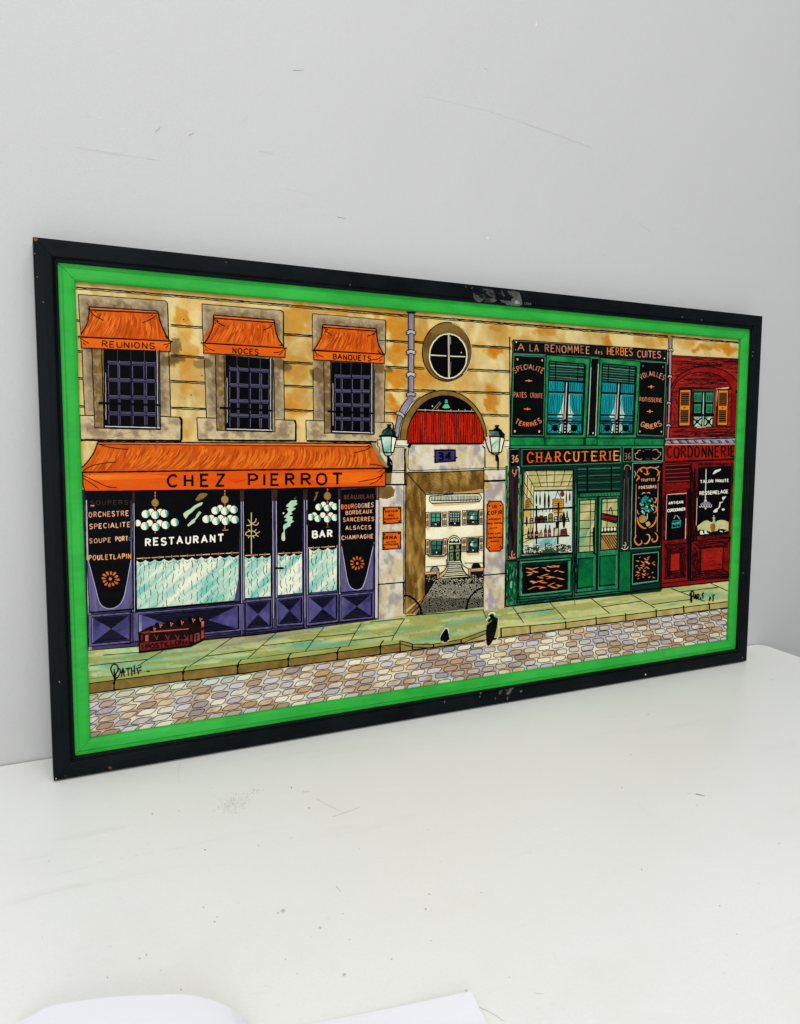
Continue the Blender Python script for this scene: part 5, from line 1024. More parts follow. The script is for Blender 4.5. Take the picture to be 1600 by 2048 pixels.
for nm, g, gp, lo in (('left leaf of the green shop door', [(972, 125), (1165, 118), (1150, 755), (960, 768)], 0, [(955, 845), (1150, 830), (1145, 1185), (945, 1210)]), ('right leaf of the green shop door', [(1245, 112), (1445, 100), (1432, 725), (1228, 740)], 1, [(1222, 815), (1425, 800), (1415, 1160), (1215, 1180)])):
    e = El('painted_shop_door', 6, nm).view('T')
    fr = [(945, 95), (1185, 88), (1175, 1235), (915, 1262)] if not gp else [(1210, 85), (1465, 70), (1445, 1215), (1192, 1235)]
    e.poly(fr, (44, 138, 92), (22, 98, 64), 'vert').line(fr, 1.6, closed=True); e.poly(g, (206, 190, 130), (150, 166, 110), 'diag')
    if not gp:
        e.poly([(965, 560), (1050, 480), (1090, 400), (1100, 450), (1000, 700), (962, 730)], (60, 156, 120), (150, 176, 120), 'diag')
        e.lines([[(970, 175), (1160, 168)], [(966, 272), (1158, 262)], [(964, 378), (1156, 368)], [(962, 480), (1100, 470)], [(960, 582), (1100, 574)], [(960, 692), (1140, 684)], [(1108, 122), (1098, 750)]], 1.4); e.poly([(1135, 460), (1165, 455), (1160, 800), (1140, 780), (1130, 600)], (6, 14, 12), m='flat')
        e.lines([[(1098, 525), (1135, 525), (1140, 560), (1100, 570)]], 1.6)
    else:
        e.lines([[(1245, 158), (1442, 145)], [(1242, 260), (1440, 245)], [(1310, 110), (1308, 460)]], 1.4); e.line([(1330, 260), (1352, 215), (1365, 225), (1375, 300)], 1.6)
        e.poly([(1240, 280), (1448, 322), (1420, 408), (1234, 362)], (150, 36, 30), (100, 20, 20), 'blotch').line([(1240, 280), (1448, 322), (1420, 408), (1234, 362)], 1.5, closed=True).lines([[(1255, 300), (1435, 335)], [(1250, 345), (1415, 385)]], 2.0, jit=1.2)
        e.poly([(1240, 462), (1428, 452), (1428, 515), (1240, 528)], (12, 14, 12), m='flat')
        for k in range(5): e.ell(1248+k*39, 487-k*2.2, 14, 22, (222, 222, 196), m='flat', n=14)
        e.poly([(1236, 560), (1432, 552), (1430, 725), (1230, 740)], (150, 104, 50), (186, 140, 80), 'diag').line([(1236, 560), (1432, 552)], 1.6).line([(1238, 528), (1430, 518)], 1.4)
        for k in range(7): x = 1240+k*30; e.line([(x, 562), (min(x+112, 1430), 735 if x < 1330 else 562+(1430-x)*1.5)], 1.5)
    e.line(g, 2.0, closed=True); e.poly(lo, (6, 112, 58), (3, 78, 44), 'blotch').line(lo, 2.0, closed=True)
    P = np.array(lo, float); e.line([P[2], P[3]], 3.2).line([(P[1][0], P[1][1]), P[2]], 1.2, (90, 160, 120))
    if not gp: e.poly([(1095, 780), (1165, 770), (1185, 805), (1160, 790)], INK, m='flat')
    e.done()
# decorated black panel with scrolls
e = El('painted_scroll_panel', 6, 'black panel with gilt scrolls and small lettering').view('U')
e.poly([(215, 98), (605, 90), (600, 268), (215, 275)], BLK, m='flat').line([(218, 100), (605, 92), (602, 266), (218, 274)], 1.2, (100, 170, 130), closed=True)
e.lines([[(255, 200), (250, 175), (280, 165), (285, 140), (320, 130)], [(350, 140), (355, 145)], [(470, 135), (500, 120), (530, 125), (545, 150), (575, 165), (570, 200)], [(250, 215), (275, 240), (310, 250), (335, 240)], [(470, 235), (510, 245), (545, 225), (560, 205)]], 1.4, (196, 150, 120), sm=True).line([(370, 125), (450, 122)], .8, (110, 90, 76)).line([(385, 240), (435, 240)], .8, (110, 90, 76))
e.poly([(218, 300), (598, 285), (580, 1360), (195, 1390)], (5, 6, 6), (10, 11, 11), 'flat').line([(218, 298), (600, 285), (582, 1362), (193, 1392)], 1.4, (100, 170, 130), closed=True)
OG = (226, 130, 64); OG2 = (230, 160, 110)
for P, w_, c in (([(265, 430), (290, 390), (315, 365), (360, 350), (400, 362), (440, 350), (500, 360), (540, 390), (545, 430), (525, 460)], 2.6, OG), ([(300, 370), (330, 400), (315, 365)], 2.6, OG), ([(395, 355), (405, 420), (395, 440)], 2.4, OG), ([(360, 420), (385, 440), (410, 438), (435, 418)], 2.0, OG), ([(270, 440), (300, 480), (280, 500), (262, 525)], 2.6, OG), ([(545, 470), (552, 500), (535, 530)], 2.2, OG),
    ([(240, 395), (255, 430), (240, 485)], 1.3, (206, 180, 150)), ([(570, 395), (555, 430), (560, 480)], 1.3, OG2), ([(500, 355), (530, 350), (555, 335)], 1.8, (120, 180, 150)), ([(262, 560), (252, 1190), (265, 1230)], 1.3, OG2), ([(542, 550), (530, 1180)], 1.3, OG2),
    ([(335, 695), (355, 675), (380, 678)], 2, OG2), ([(400, 678), (425, 672), (440, 685)], 1.8, OG2), ([(285, 745), (305, 735)], 1.8, (220, 190, 160)), ([(500, 735), (520, 755), (505, 800), (480, 785)], 2.4, OG), ([(470, 840), (510, 850), (520, 900), (485, 935)], 2.4, OG), ([(275, 890), (282, 930), (300, 950)], 1.6, OG2), ([(272, 985), (285, 1050), (320, 1100), (360, 1125), (392, 1128)], 3.4, OG), ([(520, 980), (505, 1050), (470, 1095), (425, 1122)], 3.0, OG),
    ([(262, 1215), (240, 1270), (260, 1325), (300, 1340), (335, 1310), (325, 1280)], 2.6, OG), ([(250, 1300), (285, 1340)], 3.4, OG), ([(392, 1205), (425, 1215), (435, 1260), (400, 1320), (360, 1322)], 2.6, OG2), ([(500, 1180), (535, 1230), (520, 1290), (480, 1300), (462, 1270), (480, 1265)], 2.6, OG)):
    e.line(P, w_, c, sm=True, taper=.6)
e.text('TRUFFES', (322, 530), (500, 520), 34, 1.4, (206, 150, 120)).text('et', (378, 558), (402, 556), 26, 1.1, (206, 150, 120)) if 't' in GL else e.text('TRUFFES', (322, 530), (500, 520), 34, 1.4, (206, 150, 120))
e.text('FOIESGRAS', (298, 625), (518, 612), 38, 1.6, (226, 180, 150))
for k in range(60):
    a = nr.uniform(0, 6.28); r = nr.uniform(0, 1)**.5; x = 395+90*r*math.cos(a); y = 830+130*r*math.sin(a); c = [(30, 120, 96), (20, 84, 66), (40, 150, 150), (90, 180, 140), (10, 40, 30), (150, 200, 170)][nr.randint(6)]; s_ = nr.uniform(6, 22)
    e.poly([(x-s_, y), (x-s_*.2, y-s_), (x+s_*.8, y-s_*.3), (x+s_*.4, y+s_*.8)], c, m='flat', sm=True)
e.poly([(335, 740), (385, 710), (390, 750), (350, 800), (325, 790)], (30, 150, 160), (20, 100, 110), sm=True).poly([(290, 990), (330, 960), (385, 980), (390, 1030), (330, 1060), (295, 1030)], (190, 150, 80), (150, 110, 50), sm=True).poly([(375, 1060), (420, 1040), (440, 1080), (400, 1105)], (196, 160, 96), m='flat', sm=True)
e.lines([[(440, 830), (470, 850)], [(450, 860), (480, 900)], [(400, 940), (400, 1010)]], 1.4, (200, 214, 190))
e.done()
# ================================================================= red shop
RD = (134, 22, 18); RD2 = (168, 40, 26); RD3 = (88, 8, 14); VEIN = (34, 4, 10)
def grain(e, x0, x1, y0, y1, n, horiz=True, amp=6, mask=None, c=VEIN):
    k = 0
    while k < n:
        k += 1; x = rnd.uniform(x0, x1); y = rnd.uniform(y0, y1); L_ = rnd.uniform(.06, .22)*((x1-x0) if horiz else (y1-y0))
        if mask and not mask(x, y): continue
        if horiz: P = [(x, y)]+[(min(x+L_*t, x1), y+rnd.uniform(-amp, amp)) for t in (.3, .6, 1)]
        else: P = [(x, y)]+[(x+rnd.uniform(-amp, amp), min(y+L_*t, y1)) for t in (.3, .6, 1)]
        e.line(P, rnd.uniform(.7, 1.3), c, sm=True, jit=0)
e = El('painted_shopfront', 5, 'dark red wood grained cobbler shopfront').view('V')
e.poly([(215, 180), (1440, 240), (1440, 1570), (170, 1600)], (164, 42, 34), (132, 24, 22), 'horiz')
om = arc(850, 800, 590, 432, 176, 3, 50)
grain(e, 280, 1415, 230, 790, 330, mask=lambda x, y: ((x-850)/600)**2+((y-800)/440)**2 > 1 or ((x-820)/500)**2+((y-800)/330)**2 < 1)
grain(e, 250, 1360, 1430, 1570, 110); grain(e, 280, 385, 780, 1390, 90, amp=9); grain(e, 1235, 1285, 820, 1390, 50, amp=5); grain(e, 195, 225, 250, 1560, 60, False, 4)
ii = arc(800, 800, 500, 335, 172, 8, 50)
e.poly(list(om)+[(1385, 830), (1290, 830), (1280, 780)]+list(ii[::-1]), (156, 26, 18), (128, 14, 12), 'blotch'); e.poly([(1300, 820), (1385, 820), (1375, 1390), (1290, 1390)], (140, 14, 12), (110, 8, 10), 'vert')
e.line(om, 1.6).line(ii, 1.5).lines([[(280, 770), (260, 1400)], [(1290, 810), (1285, 1390)], [(375, 735), (1250, 740)], [(1360, 780), (1390, 770)]], 1.3).line([(285, 180), (1420, 240)], 1.6).line([(285, 205), (1420, 262)], 1.0).line([(240, 1410), (1370, 1400)], 1.6)
e.poly([(1030, 745), (1080, 738), (1240, 722), (1235, 745), (1140, 760), (1040, 770)], (236, 206, 166), (206, 90, 60), sm=True).ell(1378, 800, 20, 26, INK, m='flat')
e.poly([(165, 1600), (1440, 1570), (1440, 1585), (165, 1622)], (222, 190, 160), m='flat')
# canopy of zinc strips
e.poly([(160, 1625), (1400, 1590), (1400, 1675), (235, 1690)], (168, 162, 186), (140, 134, 162), 'blotch')
for k in range(10): x = 165+k*142-k*k*.9; e.poly([(x+60, 1622), (x+82, 1620), (x+142, 1688), (x+118, 1690)], (10, 8, 12), m='flat'); e.line([(x+100, 1620), (x+155, 1684)], 1.0)
e.line([(150, 1622), (800, 1600), (1420, 1582)], 2.2).line([(225, 1690), (1410, 1680)], 2.4)
# lower front
e.poly([(150, 1990), (1400, 1945), (1400, 2100), (150, 2100)], RD3, (60, 4, 8), 'blotch')
e.view('X').poly([(95, 170), (1190, 130), (1085, 1900), (85, 2020)], (150, 28, 24), (108, 12, 14), 'vert')
grain(e, 105, 165, 600, 1320, 90, False, 5); grain(e, 455, 600, 200, 1900, 330, False, 5); grain(e, 100, 480, 500, 650, 60, True, 5); grain(e, 110, 480, 1340, 1420, 40, True, 5); grain(e, 590, 1130, 190, 240, 50, True, 4); grain(e, 560, 1100, 1230, 1290, 60, True, 4); grain(e, 1110, 1150, 200, 1250, 60, False, 4)
e.poly([(90, 1950), (430, 1905), (1080, 1850), (1075, 1900), (85, 2010)], (150, 24, 16), (120, 12, 12), 'horiz').line([(85, 2016), (620, 1960), (1078, 1905)], 2.2).line([(95, 1950), (1080, 1850)], 2.0).line([(95, 180), (80, 2010)], 2.6)
e.lines([[(515, 190), (505, 1920)], [(490, 500), (480, 1900)]], 2.4)
e.done()
e = El('painted_sign', 7, 'red fascia sign lettered CORDONNERIE').view('V'); e.poly([(160, 1700), (1440, 1685), (1440, 1925), (155, 1990)], (164, 30, 16), (134, 16, 12), 'blotch').line([(155, 2000), (1440, 1940)], 3.4, jit=.2).line([(155, 1700), (1440, 1686)], 1.4, (240, 190, 150))
e.text('CORDONNERIE', (195, 1920), (1352, 1900), 205, 3.2, (10, 5, 8), h1=198, sp=.34, wob=.02); e.done()
def shut(q, nm):
    e = El('painted_shutter', 7, nm).view('V').quad(*q); e.rect(-.1, -.03, 1.02, 1.03, (10, 6, 6), m='flat'); e.rect(0, 0, 1, 1, (214, 140, 36), (226, 120, 16), 'blotch'); e.rect(.1, .07, .88, .44, (24, 12, 8), m='flat').rect(.1, .56, .86, .92, (24, 12, 8), m='flat')
    for k in range(6): e.line([(.1, .105+k*.058), (.87, .105+k*.058)], 1.1, (150, 90, 44)).line([(.1, .595+k*.058), (.85, .595+k*.058)], 1.1, (150, 90, 44))
    e.ell(.48, .50, .11, .018, INK, m='flat', n=10); e.line([(0, 0), (1, 0), (1, 1), (0, 1)], 1.4, closed=True); e.done()
shut([(410, 765), (595, 765), (580, 1375), (395, 1378)], 'left orange shutter'); shut([(1065, 770), (1238, 770), (1218, 1372), (1050, 1370)], 'right orange shutter')
e = El('painted_curtained_window', 7, 'small window between orange shutters').view('V')
e.poly([(610, 755), (1045, 760), (1035, 1400), (600, 1405)], (150, 40, 30), (110, 16, 16), 'vert').poly([(640, 760), (1000, 765), (960, 800), (640, 800)], (80, 70, 44), m='blotch').poly([(640, 790), (985, 790), (975, 1400), (635, 1400)], (8, 10, 10), m='flat').poly([(985, 800), (1030, 790), (1015, 1395), (975, 1395)], (206, 90, 70), (160, 50, 40), 'vert').poly([(1038, 790), (1055, 770), (1040, 1000), (1030, 1100)], (226, 196, 170), m='flat')
for x0, x1, y0, y1 in ((652, 785, 815, 970), (852, 970, 815, 975), (655, 770, 1010, 1160), (860, 965, 1010, 1160)):
    e.poly([(x0, y0), (x1, y0), (x1-8, y1), (x0, y1)], (60, 156, 116), (34, 120, 88), 'vert')
    for k in range(5): x = x0+20+(x1-x0-40)*k/4; e.line([(x, y0+30), (x+rnd.uniform(-8, 8), (y0+y1)/2), (x, y1-15)], 1.1, (6, 40, 30), sm=True)
e.poly([(650, 1225), (785, 1225), (770, 1395), (645, 1395)], (70, 150, 110), (214, 226, 196), 'blotch').poly([(830, 1225), (965, 1225), (955, 1395), (830, 1395)], (214, 222, 190), (60, 140, 104), 'blotch')
e.line([(815, 815), (802, 1390)], 1.7, (196, 196, 186)).line([(595, 1195), (1000, 1195)], 4.0, jit=.2).lines([[(640, 1260), (700, 1310), (790, 1390)], [(790, 1240), (700, 1310), (640, 1390)], [(830, 1240), (900, 1310), (960, 1390)], [(960, 1240), (900, 1310), (830, 1390)]], 2.2).ell(705, 1310, 28, 32, INK, m='flat', n=12).ell(905, 1310, 30, 32, INK, m='flat', n=12)
e.line([(700, 1410), (850, 1395)], 1.4, (226, 200, 180)).lines([[(632, 760), (628, 1400)], [(610, 755), (600, 1405)], [(1000, 790), (990, 1400)], [(1030, 770), (1022, 1395)]], 1.4)
e.done()
e = El('painted_shop_window', 7, 'dark cobbler window lettered TALON MINUTE RESSEMELAGE').view('X')
e.poly([(620, 255), (1105, 235), (1065, 1235), (590, 1260)], BLK, m='flat').line([(620, 255), (1110, 232), (1070, 1215), (590, 1245)], 1.5, (50, 6, 10), closed=True).line([(605, 700), (592, 1100)], 1.3, (220, 180, 170))
e.poly([(722, 258), (745, 258), (745, 285), (722, 285)], (130, 20, 24), m='flat').line([(735, 285), (725, 730)], 2.0, (206, 206, 190)).ell(727, 742, 20, 20, (206, 206, 186), m='flat', n=12).poly([(650, 790), (690, 765), (735, 752), (780, 765), (805, 790), (770, 805), (690, 805)], (150, 140, 166), (120, 110, 140), sm=True)
for x in (650, 690, 727, 765, 800): e.line(arc(x, 815, 16, 20, 200, 420, 8), 1.5, (206, 206, 196))
e.ell(727, 855, 14, 14, (206, 206, 196), m='flat', n=10)
WH = (232, 230, 210)
e.text('TALON', (652, 485), (835, 472), 44, 1.7, WH).text('MINUTE', (875, 470), (1065, 464), 44, 1.7, WH).text('RESSEMELAGE', (642, 655), (1058, 628), 50, 1.9, WH, sp=.25)
e.poly([(830, 350), (862, 300), (900, 288), (950, 275), (940, 302), (900, 322), (850, 350)], WH, m='flat', sm=True).poly([(968, 690), (1030, 675), (1010, 705), (980, 740), (975, 720)], WH, m='flat').poly([(930, 760), (985, 758), (945, 785), (940, 830), (905, 870), (895, 905), (850, 912), (840, 895), (870, 865), (915, 840), (928, 790)], WH, m='flat', sm=True).ell(985, 870, 22, 16, WH, m='flat')
e.poly([(605, 1115), (640, 1085), (700, 1040), (750, 1026), (800, 1050), (830, 1060), (870, 1060), (905, 1030), (960, 1020), (1010, 1030), (1065, 1055), (1060, 1180), (1040, 1200), (620, 1210)], (206, 206, 150), (186, 186, 126), 'blotch').poly([(825, 985), (865, 980), (862, 1020), (872, 1070), (820, 1070), (838, 1020)], (150, 190, 150), m='flat', sm=True).ell(848, 962, 6, 9, WH, m='flat', n=8)
e.poly([(800, 1080), (860, 1070), (872, 1120), (855, 1200), (810, 1205), (795, 1140)], (60, 34, 14), (190, 110, 40), 'vert').poly([(610, 1190), (640, 1160), (760, 1180), (800, 1200), (900, 1180), (925, 1140), (1050, 1170), (1050, 1215), (620, 1245)], BLK, m='flat').poly([(650, 1180), (680, 1180), (690, 1215), (720, 1225), (650, 1232)], (226, 236, 220), m='flat', sm=True).poly([(705, 1178), (740, 1180), (745, 1205), (775, 1222), (720, 1222)], (226, 236, 220), m='flat', sm=True).line([(930, 1150), (1000, 1140)], 1.6, (220, 220, 190)).line([(935, 1185), (975, 1195)], 2.0, (230, 230, 210)).line([(1005, 1190), (1045, 1175)], 1.5, (200, 206, 180)).line([(870, 1150), (880, 1175)], 2.4, (226, 150, 60))
e.done()
e = El('painted_shop_door', 7, 'dark red cobbler door lettered ARTISAN CORDONNIER').view('X')
e.poly([(135, 205), (490, 185), (488, 470), (135, 490)], (30, 4, 8), (60, 8, 14), 'horiz')
for k in range(5): y = 222+k*58; e.line([(135, y+8), (490, y-10)], 1.6, (150, 44, 40))
e.poly([(110, 510), (495, 490), (492, 560), (110, 585)], (140, 24, 20), (96, 10, 14), 'horiz')
e.poly([(168, 660), (445, 640), (430, 1300), (150, 1330)], BLK, m='flat').line([(170, 652), (450, 632)], 1.6, (222, 180, 150)).line([(160, 660), (146, 1310)], 1.4, (200, 150, 140)).line([(440, 1000), (430, 1300)], 1.6, (220, 180, 170)).line([(150, 1332), (435, 1300)], 1.2, (90, 20, 24))
e.text('ARTISAN', (188, 795), (398, 775), 36, 1.8, WH).text('CORDONNIER', (170, 905), (432, 880), 42, 1.8, WH, sp=.15).line([(262, 1005), (292, 950)], 1.2, (190, 190, 180)).line([(308, 955), (350, 1008)], 1.2, (190, 190, 180))
e.poly([(240, 1035), (368, 1020), (358, 1125), (234, 1145)], (60, 176, 160), (40, 150, 140), 'blotch').text('OUVERT', (245, 1060), (355, 1048), 20, 1.5, INK).text('BLEUE', (248, 1125), (355, 1112), 34, 2.2, INK)
e.poly([(130, 1390), (460, 1365), (440, 1850), (125, 1890)], (110, 16, 18), (84, 8, 12), 'vert').poly([(215, 1515), (355, 1500), (350, 1755), (205, 1775)], (176, 34, 22), (140, 20, 16), 'blotch')
grain(e, 135, 210, 1420, 1850, 90, False, 5); grain(e, 360, 440, 1400, 1830, 90, False, 5); grain(e, 170, 420, 1395, 1500, 80, True, 5); grain(e, 160, 420, 1780, 1860, 70, True, 5)
e.line([(215, 1515), (355, 1500), (350, 1755), (205, 1775)], 2.0, closed=True).lines([[(130, 1395), (215, 1515)], [(440, 1850), (350, 1755)], [(125, 1885), (205, 1775)], [(130, 1390), (460, 1365)], [(125, 1890), (440, 1850)]], 1.8)
e.done()
e = El('painted_door_panel', 7, 'dark red panel under the cobbler window').view('X')
e.poly([(525, 1330), (1100, 1285), (1078, 1840), (515, 1900)], (130, 20, 16), (96, 10, 12), 'blotch').poly([(660, 1440), (990, 1410), (975, 1740), (655, 1775)], (170, 32, 20), (140, 20, 14), 'blotch')
grain(e, 530, 650, 1400, 1870, 130, False, 6); grain(e, 600, 1050, 1330, 1430, 90, True, 6); grain(e, 560, 1060, 1770, 1880, 110, True, 5); grain(e, 670, 960, 1450, 1730, 26, True, 14, c=(90, 8, 10))
e.line([(660, 1440), (990, 1410), (975, 1740), (655, 1775)], 2.4, closed=True).lines([[(525, 1330), (660, 1440)], [(1098, 1290), (990, 1410)], [(515, 1900), (655, 1775)], [(1078, 1820), (975, 1740)], [(525, 1330), (1098, 1285)], [(520, 1330), (512, 1900)], [(515, 1905), (1078, 1845)]], 1.8)
e.done()
# ================================================================= pavement, kerb, street
PV = (176, 182, 118); PVG = (122, 170, 120); PVT = (100, 160, 128); PVO = (146, 150, 74)
def pave(a, b, x, y):
    c = lerpc(np.tile(PV, (len(x), 1)), (206, 202, 132), sm01(fbm(x*.5, y*2, 30, 4), .4, .7))
    left = sm01(560-x, 0, 330)
    c = lerpc(c, (128, 178, 132), np.clip(left*.8+.1, 0, 1)*sm01(fbm(x*.3, y*1.6, 22, 14), .25, .55)); c = lerpc(c, (196, 216, 170), left*sm01(fbm(x*.5, y, 22, 31), .5, .7)*.7)
    st_ = fbm(x*.22, (y+x*.13)*2.6, 17, 24); c = lerpc(c, PVO, sm01(st_, .5, .60)*.7); c = lerpc(c, (104, 118, 52), np.exp(-((st_-.53)/.012)**2)*.5); c = lerpc(c, PVT, sm01(fbm(x*.25, (y+x*.13)*2.2, 20, 61), .60, .70)*.65)
    c = lerpc(c, (222, 214, 150), sm01(x, 1050, 1450)*.35)
    c = lerpc(c, (120, 110, 110), np.exp(-((x-520)/120)**2-((y-(1276-(x-520)*.17))/9)**2)*.55)
    for cx, cy, rx, ry in ((1085, 1224, 22, 4), (1415, 1188, 24, 4), (608, 1290, 40, 6), (660, 1289, 60, 5)): c = lerpc(c, (84, 164, 140), .75*np.exp(-((x-cx)/rx)**2-((y-cy+(x-cx)*.1)/ry)**2))
    return c+(fbm(x, y*2, 3, 7)-.5)[:, None]*16
e = El('painted_pavement', 3, 'green and yellow painted pavement')
for q in (((174, 1302), (480, 1275), (480, 1333), (176, 1372)), ((480, 1275), (810, 1232), (810, 1290), (480, 1333)), ((810, 1232), (966, 1214), (966, 1300), (810, 1300)), ((966, 1222), (1200, 1190), (1200, 1240), (966, 1275)), ((1200, 1190), (1490, 1152), (1490, 1206), (1200, 1240))):
    e.H = None; e.view('PX').quad(*q); e.grid(90, 26, pave)
e.H = None; e.view('P')
e.lines([[(40, 357), (620, 292)], [(775, 208), (630, 292), (520, 360)], [(1475, 70), (1200, 262), (1050, 355), (990, 410)], [(1200, 262), (1600, 210)], [(45, 490), (1050, 362), (1600, 300)], [(180, 250), (500, 225), (760, 200)]], 1.3)
e.view('AA').lines([[(462, 225), (315, 355), (170, 490), (120, 500), (75, 560)], [(0, 430), (262, 395)], [(325, 355), (835, 297)], [(937, 172), (835, 297), (750, 412)], [(862, 270), (1250, 230)], [(1310, 132), (1245, 235), (1180, 360)], [(1220, 303), (1600, 258)], [(0, 515), (600, 433), (1090, 372), (1530, 325), (1600, 315)]], 1.3)
e.view('BB').lines([[(345, 80), (240, 250), (215, 305)], [(0, 120), (330, 85)], [(0, 283), (235, 252)], [(355, 58), (440, 52), (1130, -2)], [(1130, 0), (1150, 60), (1165, 85)], [(1445, 0), (1545, 140)], [(1475, 32), (1600, 15)], [(1300, 182), (1545, 145), (1600, 138)]], 1.4)
e.view('Y').lines([[(0, 390), (105, 378), (385, 345)], [(18, 258), (100, 378)], [(50, 300), (308, 270)], [(275, 225), (385, 345)], [(555, 190), (695, 305)], [(637, 256), (912, 215)], [(385, 345), (695, 305), (1010, 265)], [(832, 165), (1010, 265)], [(980, 240), (1250, 205)], [(1120, 128), (1380, 228)], [(1180, 152), (1443, 120)], [(1395, 92), (1512, 145)], [(1010, 268), (1380, 230), (1510, 205)]], 1.4)
e.done()
e = El('painted_kerb', 4, 'brown painted kerb stones')
KB = (108, 86, 36); KB2 = (138, 114, 58)
e.view('PX').poly([(176, 1368), (366, 1343), (580, 1318), (760, 1293), (799, 1286), (824, 1293), (866, 1292), (866, 1296), (824, 1299), (824, 1300), (740, 1311), (576, 1333), (366, 1361), (178, 1387)], KB, KB2, 'blotch')
e.view('PX').poly([(799, 1282), (840, 1290), (868, 1288), (920, 1279), (972, 1261), (972, 1268), (925, 1286), (866, 1296), (822, 1302), (800, 1303)], KB2, (150, 140, 80), 'blotch').poly([(925, 1283), (972, 1266), (996, 1256), (1060, 1250), (1127, 1245), (1450, 1203), (1484, 1198), (1484, 1210), (1451, 1215), (1250, 1242), (1131, 1257), (1000, 1275), (925, 1288)], (166, 146, 84), (190, 176, 110), 'blotch')
e.poly([(996, 1250), (1060, 1244), (1127, 1239), (1450, 1197), (1484, 1193), (1484, 1198), (1450, 1203), (1127, 1245), (1060, 1250), (996, 1257)], (204, 204, 130), (176, 190, 120), 'horiz')
e.poly([(176, 1358), (366, 1334), (580, 1307), (760, 1284), (799, 1280), (799, 1286), (760, 1291), (580, 1316), (366, 1341), (176, 1366)], (170, 180, 104), (140, 150, 70), 'horiz')
e.lines([[(178, 1387), (366, 1361), (490, 1346), (576, 1333), (740, 1311), (824, 1300), (925, 1287), (1000, 1275), (1131, 1257), (1250, 1242), (1485, 1211)]], 2.0)
e.lines([[(176, 1367), (366, 1342), (580, 1317), (760, 1292), (799, 1287)], [(799, 1287), (825, 1294), (866, 1296)], [(799, 1281), (826, 1288), (866, 1288), (920, 1279), (972, 1260)], [(824, 1299), (868, 1294), (925, 1285), (972, 1267)], [(1000, 1256), (1127, 1245), (1302, 1223), (1484, 1199)]], 1.5)
for x, yt, yb in ((228, 1359, 1380), (366, 1338, 1361), (475, 1325, 1347), (576, 1311, 1333), (674, 1299, 1320), (760, 1286, 1309)):
    e.line([(x+7, yt-6), (x+2, yt), (x, yt+6), (x, yb)], 2.0, sm=True, jit=.1); e.poly([(x-3.2, yt+6), (x, yt+3), (x+3.2, yt+5), (x+1.2, yt+10), (x-1.2, yt+10)], INK, m='flat').poly([(x-3, yb), (x-1, yb-5), (x+1, yb-5), (x+3, yb)], INK, m='flat')
for x, yt, yb in ((799, 1281, 1302), (824, 1288, 1300), (866, 1288, 1294), (921, 1279, 1286), (1001, 1256, 1275), (1059, 1251, 1266), (1130, 1242, 1257), (1191, 1233, 1249), (1250, 1226, 1242), (1311, 1218, 1233), (1366, 1211, 1226), (1417, 1205, 1218)): e.line([(x, yt), (x+.8, yb)], 2.6)
e.done()
def street(a, b, x, y):
    c = lerpc(np.tile((232, 222, 196), (len(x), 1)), (196, 192, 192), sm01(fbm(x, y*1.6, 26, 5), .42, .62)); n = fbm(x, y*2, 30, 15); c = lerpc(c, (170, 138, 104), sm01(n, .5, .66)*.85); c = lerpc(c, (200, 150, 86), sm01(fbm(x*.8, y*2.2, 26, 25), .62, .78)*.55)
    c = lerpc(c, (142, 134, 146), sm01(fbm(x, y*2.4, 30, 35), .58, .74)*.7); c = lerpc(c, (196, 218, 180), sm01(620-x, 0, 200)*sm01(.3-b, 0, .25)*.5)
    return c+(fbm(x, y, 3, 9)-.5)[:, None]*12
e = El('painted_street', 3, 'painted cobbled street')
SQ = [(176, 1389), (1487, 1211), (1487, 1290), (178, 1490)]
for q in (((176, 1387), (490, 1346), (490, 1450), (170, 1490)), ((490, 1346), (824, 1300), (824, 1400), (490, 1450)), ((824, 1300), (1131, 1257), (1131, 1350), (824, 1400)), ((1131, 1257), (1487, 1210), (1487, 1292), (1131, 1350))):
    e.H = None; e.view('PX').quad(*q); e.grid(110, 40, street)
e.done()
e = El('painted_cobbles', 4, 'outlined cobbles of the painted street'); e.view('PX')
cobs = 0
def topy(x): return np.interp(x, [150, 178, 366, 490, 576, 740, 824, 925, 1000, 1131, 1250, 1490], [1391, 1387, 1361, 1346, 1333, 1311, 1300, 1287, 1275, 1257, 1242, 1210])
def boty(x): return 1476+(x-180)*(1281-1476)/(1451-180)
